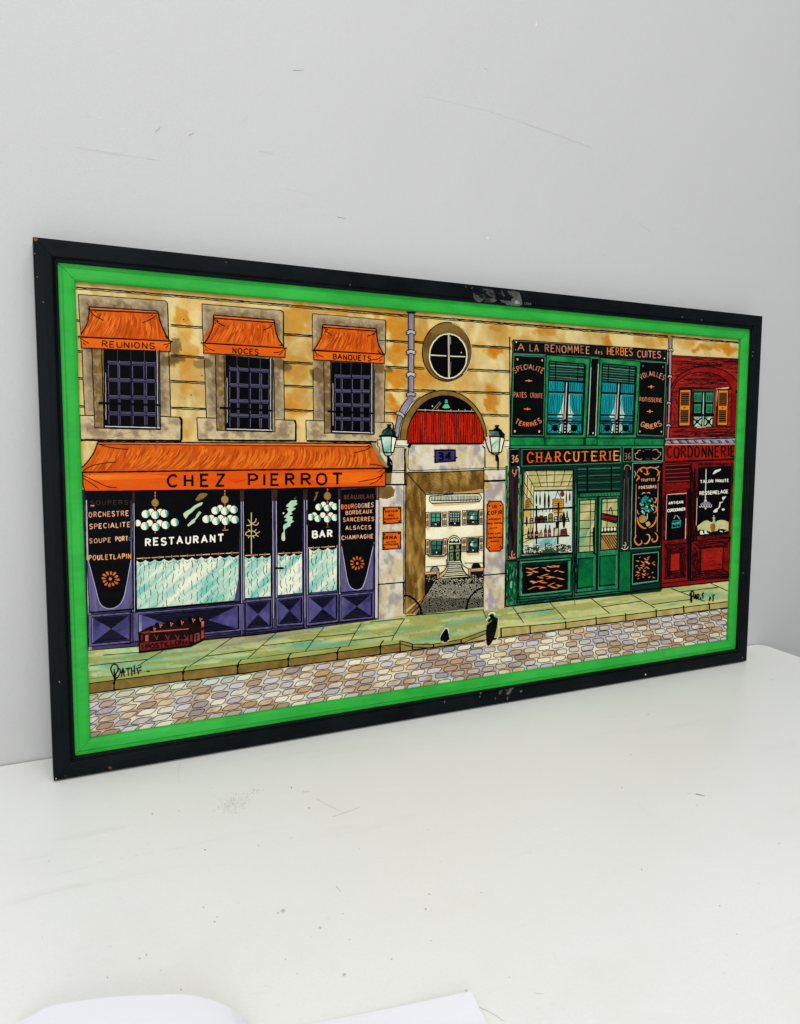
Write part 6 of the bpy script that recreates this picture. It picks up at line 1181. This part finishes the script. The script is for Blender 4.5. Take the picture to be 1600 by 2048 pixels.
for r in range(7):
    x = 160+rnd.uniform(-6, 16)
    while x < 1475:
        u = (x-180)/1270; pitch = (37.5-13.8*u)*rnd.uniform(.88, 1.12); H_ = (boty(x)-topy(x)+2)/6.15
        yc = topy(x+pitch*.5)+H_*(r+.62)+rnd.uniform(-.9, .9); slope = -.135
        hh = H_*.5*.72; hw = pitch*.5*.80; sk = (.85*(1-u*1.75))*hh+rnd.uniform(-1, 1); cx = x+pitch*.5
        P = []
        for px_, py_ in ((-.80, -1), (.0, -1.1), (.82, -1), (1.05, -.45), (.93, .45), (.74, 1), (-.1, 1.08), (-.86, .95), (-1.05, .35), (-.96, -.5)):
            xx = cx+hw*px_*rnd.uniform(.96, 1.04)-sk*py_*1.25; yy = yc+hh*py_+(xx-cx)*slope
            P.append((xx, yy))
        P = np.array(P)
        if P[:, 1].max() < boty(cx)+14 and P[:, 0].max() < 1482:
            f0 = street(np.zeros(1), np.full(1, (r+.5)/6), np.array([cx]), np.array([yc]))[0]; f1 = street(np.zeros(1), np.full(1, (r+.5)/6), np.array([cx+hw*.6]), np.array([yc+hh*.4]))[0]
            k_ = rnd.uniform(.98, 1.04)
            q_r = rnd.random()
            if q_r < .04: f0 = f0*.7+np.array((200, 142, 70.))*.3
            elif q_r < .13: f0 = f0*.6+np.array((150, 138, 146.))*.4
            elif q_r < .22: f0 = f0*.65+np.array((238, 228, 200.))*.35
            P2 = catmull(np.vstack([P, P[:1]]), 4)[:-1]
            e.poly(P2, np.clip(f0*k_, 0, 255), np.clip(f1*k_*1.02, 0, 255), 'blotch'); e.z -= 1.0e-5; e.z += 1e-7
            z_ = e.z; e.z += 4e-5; e.line(P, 1.2, (14, 12, 18), sm=True, closed=True, jit=.25); e.z = z_
            cobs += 1
        x += pitch
e.done()
# figures lost to paint chips: dark flakes with a pale rim
e = El('dark_paint_chip', 6, 'small black chip with a pale rim on the painted pavement').view('O')
e.line([(682, 770), (690, 735), (720, 690), (745, 662), (772, 672), (782, 720)], 1.6, (236, 230, 196), sm=True).line([(695, 820), (740, 830), (785, 800)], 1.4, (226, 220, 180), sm=True).line([(678, 755), (700, 705), (735, 660)], .8, (110, 116, 60), sm=True).poly([(682, 765), (700, 740), (720, 700), (735, 680), (750, 668), (770, 690), (778, 730), (788, 790), (770, 800), (760, 825), (730, 820), (715, 805), (690, 812)], BLK, m='flat'); e.done()
e = El('dark_paint_chip', 6, 'tall black chip with a pale rim on the painted pavement').view('O')
e.line([(1232, 512), (1258, 486), (1298, 490), (1304, 512)], 2.6, (240, 232, 200), sm=True).line([(1205, 575), (1225, 545), (1250, 540)], 1.6, (232, 226, 190), sm=True).line([(1348, 560), (1343, 640), (1352, 720), (1330, 790), (1290, 835)], 1.6, (226, 216, 160), sm=True).line([(1215, 885), (1203, 850), (1200, 800)], 1.4, (236, 210, 160), sm=True).line([(1210, 530), (1250, 478), (1290, 470)], .8, (90, 96, 50), sm=True).poly([(1240, 515), (1265, 502), (1290, 505), (1300, 530), (1340, 552), (1335, 620), (1320, 700), (1300, 770), (1270, 830), (1228, 872), (1212, 830), (1205, 730), (1212, 630), (1260, 590), (1285, 560), (1255, 580), (1235, 595), (1225, 575), (1260, 545)], (6, 6, 7), (14, 14, 12), 'blotch'); e.done()
# signatures
e = El('painted_signature', 7, 'painter signature on the left pavement').view('P')
e.lines([[(300, 490), (275, 440), (258, 390), (270, 350), (300, 338), (325, 360), (328, 400), (305, 435), (290, 440)], [(290, 385), (292, 490)], [(320, 390), (345, 385), (352, 420), (325, 470), (300, 470), (312, 420)], [(362, 465), (378, 380), (392, 462)], [(345, 425), (405, 415)], [(405, 385), (452, 375)], [(428, 380), (432, 455)], [(462, 370), (468, 455)], [(492, 345), (496, 440)], [(465, 410), (500, 402)], [(515, 375), (530, 420), (535, 440)], [(512, 380), (560, 368)], [(535, 408), (562, 395)], [(555, 350), (560, 365)], [(612, 408), (648, 410)], [(290, 480), (300, 510)]], 2.4, sm=True)
e.done()
e = El('painted_signature', 7, 'place and date lettering on the right pavement').view('Z')
e.lines([[(438, 455), (425, 430), (430, 385), (420, 365), (440, 332), (458, 345), (455, 380), (438, 395)], [(430, 345), (440, 440)], [(462, 415), (478, 368), (486, 420)], [(465, 398), (488, 395)], [(492, 418), (498, 365), (515, 372), (512, 392), (498, 398), (520, 420)], [(532, 395), (533, 422)], [(568, 345), (550, 362), (558, 385), (552, 412)], [(630, 385), (634, 405), (622, 440)], [(622, 412), (645, 408)], [(685, 368), (662, 378), (668, 400), (662, 440)]], 2.0, sm=True)
e.done()
# ================================================================= wear on the frame
def el_done(e, dep, parent, label=None):
    P = np.vstack(e.v); z = np.concatenate(e.z_); uv = px_to_panel(P, dep); me = bpy.data.meshes.new(e.name)
    me.from_pydata(np.c_[uv[:, 0], dep-z, uv[:, 1]].tolist(), [], e.f)
    for nm, L in (('ca', e.ca), ('cb', e.cb)):
        c = np.vstack(L)/255.0; c = np.where(c <= .04045, c/12.92, ((c+.055)/1.055)**2.4)
        at = me.attributes.new(nm, 'FLOAT_COLOR', 'POINT'); at.data.foreach_set('color', np.c_[c, np.ones(len(c))].astype(np.float32).ravel())
    used = sorted(set(e.fm)); mp = {k: i for i, k in enumerate(used)}
    me.polygons.foreach_set('material_index', np.array([mp[k] for k in e.fm], dtype=np.int32))
    o = link(e.name, me, parent, [PMATS[k] for k in used])
    if label: o['label'] = label
    return o
rails = {}
for o in root.children:
    if o.name.startswith('frame_rail'): rails[('top', 'bottom', 'left', 'right')[0 if 'top' in o.get('label', '') else 1 if 'bottom' in o.get('label', '') else 2 if o.name.endswith('2') else 3]] = o
VIEWS['W'] = (860, 520, .175); VIEWS['W2'] = (760, 1340, .3)
GW = (92, 92, 90); GW2 = (40, 42, 42)
e = El('worn_patch', 0); e.z = .0001; e.view('W')
for P in ([(490, 370), (505, 375), (515, 400), (620, 395), (640, 430), (600, 470), (560, 485), (525, 470), (500, 430)], [(600, 325), (700, 335), (735, 350), (750, 400), (745, 440), (700, 420), (670, 400), (640, 380), (650, 350), (600, 350)], [(640, 430), (740, 440), (770, 460), (750, 475), (700, 490), (640, 485), (600, 470)],
          [(805, 345), (830, 350), (840, 385), (858, 410), (840, 420), (815, 385)], [(885, 355), (950, 350), (1020, 370), (1040, 420), (1050, 480), (1060, 505), (1020, 530), (970, 520), (920, 490), (930, 440), (960, 430), (910, 400)], [(800, 455), (860, 460), (930, 470), (990, 500), (980, 525), (880, 515), (860, 495), (810, 480)],
          [(775, 370), (795, 375), (798, 392), (780, 388)], [(465, 320), (490, 308), (495, 316), (475, 328)], [(395, 292), (410, 296), (425, 318), (412, 314)], [(1075, 485), (1082, 485), (1092, 510), (1085, 515)], [(1100, 480), (1108, 482), (1112, 512), (1104, 512)], [(1118, 490), (1130, 486), (1132, 512), (1122, 514)], [(1138, 495), (1150, 490), (1158, 512), (1144, 514)]):
    e.poly(P, GW, GW2, 'blotch', jit=.55)
e.poly([(975, 465), (1000, 462), (1010, 480), (1030, 500), (1000, 505), (965, 490)], (150, 152, 156), (90, 92, 94), 'blotch', jit=.5)
for P in ([(560, 400), (610, 405), (600, 430), (560, 425)], [(680, 370), (705, 380), (715, 400), (690, 392)], [(600, 455), (625, 450), (640, 468), (610, 475)]): e.poly(P, (14, 18, 20), (20, 24, 26), 'blotch', sm=True)
el_done(e, -.0002, rails['top'])
e = El('worn_patch', 0); e.z = .0001; e.view('W2')
for P in ([(795, 140), (820, 130), (815, 145), (800, 165), (790, 160)], [(830, 132), (850, 128), (845, 142)], [(862, 120), (895, 118), (880, 132), (870, 150), (855, 165), (838, 160), (850, 145)], [(846, 180), (856, 178), (852, 200), (846, 200)], [(930, 138), (948, 134), (950, 145), (934, 149)], [(765, 184), (772, 182), (770, 195), (765, 194)], [(662, 172), (670, 176), (668, 184), (660, 182)], [(664, 150), (680, 148), (668, 164)], [(430, 200), (434, 200), (433, 220), (429, 220)], [(415, 208), (421, 208), (420, 214)], [(695, 212), (702, 214), (698, 218)]):
    e.poly(P, (110, 112, 112), (46, 48, 48), 'blotch', jit=.35)
e.view('PX').poly([(217, 1533), (222, 1532), (225, 1537), (220, 1539), (216, 1536)], (86, 66, 40), m='flat').poly([(128, 1552), (132, 1551), (133, 1554)], (80, 70, 50), m='flat').ell(112, 1557, 1.4, 1.6, (170, 170, 165), m='flat', n=6).ell(1485, 1315, 1.2, 1.2, (120, 120, 120), m='flat', n=6).ell(1291, 1349, 1.6, 1.8, (190, 190, 190), m='flat', n=6)
tag(el_done(e, -.0002, rails['bottom']), kind='stuff')
e = El('chipped_edge', 0); e.z = .0001; e.view('PX').poly([(67, 475), (72, 474), (76, 479), (72, 483), (67, 480)], (130, 92, 60), (80, 60, 40), 'blotch')
for x, y in ((68, 507), (73, 554), (85, 604), (117, 1363), (118, 1365)): e.ell(x+1.5, y, .9, 1.0, (150, 150, 146), m='flat', n=7)
for x, y in ((1486, 1146), (1505, 712), (1506, 704), (1364, 634), (1403, 640), (452, 525), (700, 570)): e.ell(x, y, 1.2, 1.6, (90, 94, 96), m='flat', n=7)
tag(el_done(e, -.0003, rails['left']), kind='stuff')
e = El('dusty_lip', 0); e.z = .0001; e.view('PX')
P = px_to_panel([(156, 1517), (1468, 1302)], .004)
n = 260; xs = np.linspace(157, 1470, n); 
for i in range(n-1):
    if rnd.random() < .12: continue
    a = np.array([xs[i], 1517-(xs[i]-157)*(215/1312.)]); b = np.array([xs[i+1], 1517-(xs[i+1]-157)*(215/1312.)])
    e.line([a+[0, rnd.uniform(-.5, .5)], b+[1, rnd.uniform(-.5, .5)]], rnd.uniform(1.0, 2.6), [(66, 58, 44), (50, 46, 38), (82, 72, 54), (38, 38, 34)][rnd.randrange(4)], jit=.2)
el_done(e, .0038, rails['bottom'])
e = El('panel_edge_dirt', 6); e.view('PX'); xs = np.linspace(181, 1450, 200)
for i in range(199):
    a = np.array([xs[i], 1474.6-(xs[i]-181)*(193/1269.)]); b = np.array([xs[i+1], 1474.6-(xs[i+1]-181)*(193/1269.)]); e.line([a, b+[1, 0]], rnd.uniform(1.2, 3.0), [(128, 92, 44), (150, 116, 60), (96, 78, 44), (110, 110, 50)][rnd.randrange(4)], jit=.3)
e.done()
# ================================================================= wall and table
def mesh_obj(name, v, f, mat, parent=None):
    me = bpy.data.meshes.new(name); me.from_pydata([tuple(map(float, p)) for p in v], [], f)
    bm = bmesh.new(); bm.from_mesh(me); bmesh.ops.recalc_face_normals(bm, faces=bm.faces); bm.to_mesh(me); bm.free()
    return link(name, me, parent, [mat])
t = NT('wall_paint'); co = t.co()
c = t.mix(t.ramp(t.noise(co, 2.2, 3), .3, .7), srgb((189, 189, 189)), srgb((193, 193, 193)))
c = t.mix(t.ramp(t.noise(co, 520, 3, .7), .3, .7, 0, .5), c, srgb((181, 182, 181)))
t.bump(t.mix(.6, t.noise(co, 420, 3, .6), t.noise(co, 60, 3, .5)), .38, .0016)
WM = t.base(c, .55, .25)
def box(x0, x1, y0, y1, z0, z1):
    v = [(x, y, z) for z in (z0, z1) for x, y in ((x0, y0), (x1, y0), (x1, y1), (x0, y1))]
    return v, [(3, 2, 1, 0), (4, 5, 6, 7), (0, 1, 5, 4), (1, 2, 6, 5), (2, 3, 7, 6), (3, 0, 4, 7)]
v, f = box(-2.5, 4.0, 0, .12, -.9, 2.6); wall = mesh_obj('wall', v, f, WM); tag(wall, kind='structure')
v, f = box(-2.5, 4.0, -4.0, .12, -.95, -.9); t = NT('floor_paint'); fl = mesh_obj('floor', v, f, t.base(srgb((150, 148, 144)), .6, .3)); tag(fl, kind='structure')
t = NT('table_paint'); co = t.co()
c = t.mix(t.ramp(t.noise(co, 3.5, 4), .35, .7), srgb((244, 244, 241)), srgb((247, 247, 245)))
c = t.mix(t.ramp(t.noise(t.mapping(co, (4, 26, 1), (0, 0, .06)), 1, 5, .65), .60, .78, 0, .55), c, srgb((229, 229, 222)))
c = t.mix(t.ramp(t.noise(co, 480, 3, .7), .3, .7, 0, .4), c, srgb((230, 231, 224)))
c = t.mix(t.ramp(t.noise(co, 5, 5, .6), .55, .75, 0, .35), c, srgb((228, 227, 218)))
t.bump(t.mix(.5, t.noise(co, 300, 2, .6), t.noise(t.mapping(co, (30, 260, 1)), 1, 3)), .10, .0006)
TM = t.base(c, t.ramp(t.noise(co, 12, 4), .3, .7, .28, .42), .45)
XE = 1.158; R_ = .020; ZT = -.035; TZ = -.00185   # the bottom back edge of the leaning frame touches the table
out = [(-2.2, -2.1), (XE, -2.1)]+[(XE-R_+R_*math.cos(a), -.002-R_+R_*math.sin(a)) for a in np.radians(np.linspace(0, 90, 10))]+[(-2.2, -.002)]
n = len(out); ins = []
cx_, cy_ = -.5, -1.05
def inset(p, d): return (p[0]-d*np.sign(p[0]-cx_), p[1]-d*np.sign(p[1]-cy_))
v = [(x, y, ZT) for x, y in out]+[(x, y, TZ-.0025) for x, y in out]+[(*inset(p, .0008), TZ-.0007) for p in out]+[(*inset(p, .0025), TZ) for p in out]
f = [tuple(range(n))[::-1]]+[(k*n+i, k*n+(i+1) % n, (k+1)*n+(i+1) % n, (k+1)*n+i) for k in range(3) for i in range(n)]+[tuple(range(3*n, 4*n))]
troot = bpy.data.objects.new('table', None); COL.objects.link(troot); troot.location = (-.5, -1.05, -.9); tag(troot, 'white painted table top with scuffs and crumbs, pushed against the grey wall', 'table')
def child(name, v, f, mat): o = mesh_obj(name, [(p[0]+.5, p[1]+1.05, p[2]+.9) for p in v], f, mat, troot); return o
child('tabletop', v, f, TM)
for x, y in ((-2.1, -2.0), (XE-.12, -2.0), (-2.1, -.12), (XE-.12, -.12)):
    vv, ff = box(x, x+.06, y, y+.06, -.9, ZT); child('leg', vv, ff, TM)
def ray(p):
    p = np.asarray(p, float).reshape(-1, 2); r = np.c_[p[:, 0]-800, p[:, 1]-1024, np.full(len(p), F_PX)]
    return np.c_[r@Xd, r@Dd, -(r@Gd)]
def on_table(p, z=0.): z = z+TZ; d = ray(p); o = np.array(cam_loc); k = (z-o[2])/d[:, 2]; return o+d*k[:, None]
def on_wall(p, y=0.): d = ray(p); o = np.array(cam_loc); k = (y-o[1])/d[:, 1]; return o+d*k[:, None]
# marks
def flatmat(name, col, r=.6): t = NT(name); return t.base(srgb(col), r, .2)
class Marks:
    def __init__(s): s.v = []; s.f = []
    def add(s, P, fn, k=4e-4):
        P = np.asarray(P, float); W = fn(P); n0 = len(s.v); s.v += [tuple(w) for w in W]
        s.f += [tuple(i+n0 for i in t_) for t_ in tessellate_polygon([[Vector((x, y, 0)) for x, y in P]])]
def blob(x, y, r, asp=.7, n=7, irr=.3):
    a0 = rnd.uniform(0, 6.28); return [(x+r*math.cos(a0+2*math.pi*i/n)*rnd.uniform(1-irr, 1+irr), y+r*asp*math.sin(a0+2*math.pi*i/n)*rnd.uniform(1-irr, 1+irr)) for i in range(n)]
def thin(P, w):
    w = w*.75; P = np.asarray(P, float); d = np.gradient(P, axis=0); d /= np.hypot(d[:, 0], d[:, 1])[:, None]+1e-9; nn = np.c_[-d[:, 1], d[:, 0]]; W = w*.5*np.linspace(1, .5, len(P))[:, None]
    return np.vstack([P+nn*W, (P-nn*W)[::-1]])
def tz(P): return on_table(P, .00025)
def t5(x, y): return (32+x*.48, 1500+y*.48)
def t6(x, y): return (800+x*.48, 1340+y*.48)
dk, md, lt = Marks(), Marks(), Marks()
for x, y, r, m_ in ((568, 266, 4, md), (788, 416, 3, dk), (1148, 157, 3, dk), (1220, 241, 3, dk), (1112, 670, 9, md), (1092, 679, 5, md), (927, 636, 7, lt), (1267, 740, 6, md), (1368, 935, 8, md), (1300, 701, 8, lt), (1362, 682, 3, md), (828, 716, 5, md), (838, 695, 3, md), (782, 655, 4, md), (1002, 769, 4, lt), (543, 853, 5, md), (515, 869, 5, md), (381, 947, 5, md), (604, 918, 3, md), (675, 894, 4, lt), (688, 998, 4, md), (1172, 931, 3, md), (1390, 790, 3, md), (1565, 871, 4, md), (962, 826, 4, lt), (1010, 397, 3, md), (1430, 412, 2.5, md), (207, 559, 3, lt), (138, 463, 3, md), (680, 253, 2.5, md), (391, 237, 5, lt), (1260, 1040, 4, lt), (1095, 1060, 7, lt), (26, 987, 4, lt), (4, 993, 4, lt), (1378, 606, 2.5, lt), (1292, 655, 2.5, lt), (524, 578, 3, lt), (886, 926, 3, lt), (1575, 69, 4, lt), (400, 108, 5, lt), (1147, 367, 2.5, md), (1123, 873, 3, md)):
    m_.add(blob(*t5(x, y), r*.5, .8), tz)
for x, y, r, m_ in ((121, 935, 4.5, md), (107, 996, 5, md), (129, 1128, 3, md), (339, 927, 3, md), (480, 632, 4, lt), (1007, 830, 3.5, md), (962, 353, 2.5, md), (1034, 185, 3, md), (1332, 982, 3.5, md), (1404, 1101, 3, md), (456, 1280, 4, md), (275, 1335, 5, md), (680, 1146, 4, lt), (162, 1325, 4, lt), (1581, 722, 3, md), (615, 317, 2.5, lt), (926, 490, 3, md), (1090, 381, 3, lt), (588, 1366, 4, lt), (632, 1392, 8, lt), (680, 1414, 8, lt), (575, 1412, 8, lt), (1352, 1263, 9, lt), (1548, 41, 3, md), (165, 905, 6, lt), (1497, 888, 5, lt)):
    m_.add(blob(*t6(x, y), r*.5, .8), tz)
for P, w_, m_ in (([t6(1232, 516), t6(1250, 520), t6(1270, 524)], 2.2, dk), ([t6(1198, 512), t6(1210, 515)], 1.4, md), ([t6(1236, 560), t6(1240, 568)], 1.4, md), ([t6(562, 1346), t6(580, 1348), t6(602, 1347)], 1.4, md), ([t6(640, 1180), t6(648, 1205), t6(676, 1240)], 2.2, lt), ([t6(330, 1405), t6(365, 1420), t6(400, 1440), t6(435, 1465)], 2.0, md), ([t6(0, 1410), t6(60, 1402), t6(160, 1385)], 2, lt),
    ([t6(990, 562), t6(1060, 610), t6(1155, 675)], 1.4, lt), ([t6(55, 315), t6(120, 302), t6(200, 303)], 2, lt), ([t6(780, 208), t6(930, 190), t6(1060, 170)], 1.4, lt),
    ([t5(1255, 205), t5(1310, 235), t5(1370, 262)], 1.2, md), ([t5(1320, 278), t5(1375, 260), t5(1435, 237)], 1.4, md), ([t5(683, 60), t5(676, 95), t5(680, 140)], .8, md), ([t5(630, 416), t5(670, 410), t5(712, 401)], 2.6, lt), ([t5(345, 469), t5(365, 466)], 4.5, lt), ([t5(378, 463), t5(396, 462)], 3, lt), ([t5(430, 452), t5(448, 449)], 4, lt), ([t5(495, 441), t5(512, 438)], 4, lt), ([t5(562, 430), t5(576, 428)], 3, lt),
    ([t5(168, 520), t5(240, 502), t5(340, 480)], 2.4, lt), ([t5(0, 465), t5(60, 452), t5(150, 436)], 2.2, lt), ([t5(0, 634), t5(120, 600), t5(340, 548)], 1.6, lt), ([t5(340, 548), t5(600, 502), t5(720, 480)], 1.2, lt), ([t5(760, 388), t5(900, 360), t5(1120, 318)], 1.6, lt), ([t5(430, 502), t5(440, 510), t5(452, 494)], 1.6, lt), ([t5(975, 1018), t5(1010, 1012), t5(1060, 1012)], 2, lt), ([t5(1030, 980), t5(1068, 990)], 3, lt), ([t5(210, 930), t5(236, 942)], 3, lt), ([t5(1335, 568), t5(1345, 580), t5(1355, 590)], 2.4, md), ([t5(1195, 175), t5(1230, 172)], 1.6, md), ([t5(1170, 185), t5(1190, 180)], 1.4, lt)):
    m_.add(thin(P, w_), tz)
for k in range(260):
    x = rnd.gauss(905, 38); y = rnd.gauss(226, 20)-(x-905)*.28; (md if rnd.random() < .25 else lt).add(blob(*t5(x, y), rnd.uniform(.5, 1.3), .8, 5), tz)
for k in range(16): x = rnd.gauss(985, 26); (dk if k % 2 else md).add(blob(*t5(x, 172+rnd.uniform(-8, 12)), rnd.uniform(.7, 1.5), .6, 5), tz)
for k in range(150): x, y = rnd.uniform(40, 1560), rnd.uniform(1560, 2000); (lt if k % 4 else md).add(blob(x, y-(x > 1000)*rnd.uniform(0, 150), rnd.uniform(.5, 1.1), .8, 5), tz)
for nm, m_, c in (('dark_crumb_specks', dk, (124, 120, 112)), ('brown_scuffs', md, (202, 198, 188)), ('pale_scuffs', lt, (238, 237, 233))):
    o = child(nm, m_.v, m_.f, flatmat(nm, c)); tag(o, kind='stuff')
def w3(x, y): return (32+x*.48, y*.48)
def w4(x, y): return (800+x*.48, y*.48)
def wz(P): return on_wall(P, -.00025)
dk, md, lt = Marks(), Marks(), Marks()
for P, w_, m_ in (([w3(1156, 292), w3(1175, 294), w3(1198, 292)], 2.0, dk), ([w3(580, 547), w3(592, 540), w3(602, 530)], 1.7, dk), ([w3(588, 545), w3(588, 566)], 1, md), ([w3(720, 564), w3(732, 560), w3(740, 553)], 2.0, dk), ([w3(1338, 903), w3(1355, 907), w3(1375, 911)], 1.8, dk), ([w3(948, 505), w3(955, 493), w3(965, 487)], 1, md), ([w3(248, 613), w3(420, 640), w3(590, 668)], .6, md), ([w3(248, 625), w3(270, 621), w3(420, 645), w3(590, 667)], 1.3, lt), ([w3(1115, 779), w3(1180, 795), w3(1243, 813)], 1.6, lt), ([w3(1010, 628), w3(1080, 642)], 1, md), ([w3(485, 434), w3(500, 454)], 1.2, lt), ([w3(1198, 855), w3(1203, 862)], 1.2, md), ([w3(296, 480), w3(306, 486)], 1.4, md), ([w3(1125, 877), w3(1137, 879)], 1, md),
    ([w4(100, 398), w4(380, 465), w4(600, 540), w4(800, 612)], .8, lt), ([w4(520, 516), w4(660, 565), w4(800, 616)], .5, md), ([w4(998, 930), w4(1008, 942), w4(1042, 965)], 1.3, md), ([w4(1136, 954), w4(1157, 955)], 1.3, md), ([w4(350, 286), w4(365, 288)], 1.3, dk), ([w4(220, 170), w4(222, 180)], 1.2, md), ([w4(848, 1060), w4(858, 1062)], 3, md), ([w4(690, 996), w4(720, 1000)], 1.2, lt), ([w4(1430, 1052), w4(1485, 1060)], 1.2, lt), ([w4(1306, 1160), w4(1308, 1166)], 1.6, md), ([w4(173, 981), w4(182, 981)], 1.4, md), ([w4(1370, 64), w4(1390, 75), (1467, 48)], .7, md), ([(46, 489.5), (55, 490), (62, 493.5)], .7, md)): m_.add(thin(P, w_), wz)
for P in ([w4(566, 88), w4(571, 92), w4(571, 108), w4(563, 112)], [w4(362, 984), w4(372, 990), w4(368, 1000), w4(360, 994)], [w3(348, 487), w3(355, 489), w3(353, 495), w3(347, 493)], [w4(316, 637), w4(321, 639), w4(318, 644)], [w4(185, 658), w4(190, 661), w4(186, 664)], [w4(157, 667), w4(161, 669), w4(158, 671)], [w4(1287, 785), w4(1291, 787), w4(1288, 790)]): lt.add(P, wz)
for nm, m_, c in (('dark_wall_nicks', dk, (148, 148, 146)), ('grey_wall_scratches', md, (183, 184, 183)), ('white_wall_chips', lt, (206, 207, 206))):
    o = mesh_obj(nm, m_.v, m_.f, flatmat(nm, c), wall); tag(o, kind='stuff')
# papers on the table at the bottom of the view
t = NT('white_paper'); co = t.co(); t.bump(t.noise(co, 90, 3), .1, .0006); PM = t.base(srgb((240, 240, 247)), .6, .2)
def solid(name, top, th, mat):
    """top: ny x nx x 3 grid of points -> sheet with thickness th"""
    ny, nx = top.shape[:2]; T_ = top.reshape(-1, 3); v = list(map(tuple, T_))+list(map(tuple, T_-[0, 0, th])); N = ny*nx; f = []
    for j in range(ny-1):
        for i in range(nx-1):
            a = j*nx+i; f += [(a, a+1, a+nx+1, a+nx), (N+a+nx, N+a+nx+1, N+a+1, N+a)]
    for i in range(nx-1): f += [(i, N+i, N+i+1, i+1), ((ny-1)*nx+i+1, N+(ny-1)*nx+i+1, N+(ny-1)*nx+i, (ny-1)*nx+i)]
    for j in range(ny-1): f += [(j*nx, (j+1)*nx, N+(j+1)*nx, N+j*nx), (j*nx+nx-1, N+j*nx+nx-1, N+(j+1)*nx+nx-1, (j+1)*nx+nx-1)]
    o = mesh_obj(name, v, f, mat)
    return o
A_, B_, C_ = on_table([(560, 2060)])[0], on_table([(942, 1991.5)])[0], on_table([(985, 2075)])[0]
ab = (A_-B_); ab /= np.linalg.norm(ab); cb_ = C_-B_; cb_ /= np.linalg.norm(cb_)
g = np.zeros((12, 16, 3))
for j in range(12):
    for i in range(16):
        u = i/15; w_ = j/11; p = B_+ab*u*.297*.9+cb_*w_*.21; p[2] = TZ+.0007+.003*max(0, 1-(u*2.2+w_*2.2))**2; g[j, i] = p
sheet = solid('paper_sheet', g, .0004, PM); tag(sheet, 'flat sheet of white paper, one corner showing, right of the curled paper', 'paper')
arcpx = [(30, 2046), (60, 2033), (99, 2013), (160, 2002), (224, 1994), (300, 1990), (368, 1989), (416, 1998), (455, 2013), (480, 2030), (505, 2056)]
rim = catmull(np.array(arcpx, float), 4); hs = []
g = np.zeros((14, len(rim), 3))
for i in range(len(rim)):
    u = i/(len(rim)-1); hgt = .003+.012*math.sin(math.pi*min(1, u*1.0))**.8
    p0 = on_table([rim[i]], hgt)[0]
    for j in range(14):
        s_ = j/13; th_ = s_*1.35
        g[j, i] = p0+np.array([0.01*math.sin(th_)*(u-.5), -.16*math.sin(th_)*.8, -(hgt-.0015)*(1-math.cos(th_))*1.0])
curl = solid('curled_paper', g, .0006, PM); tag(curl, 'curled white paper with a rounded top edge in the bottom left corner', 'paper')
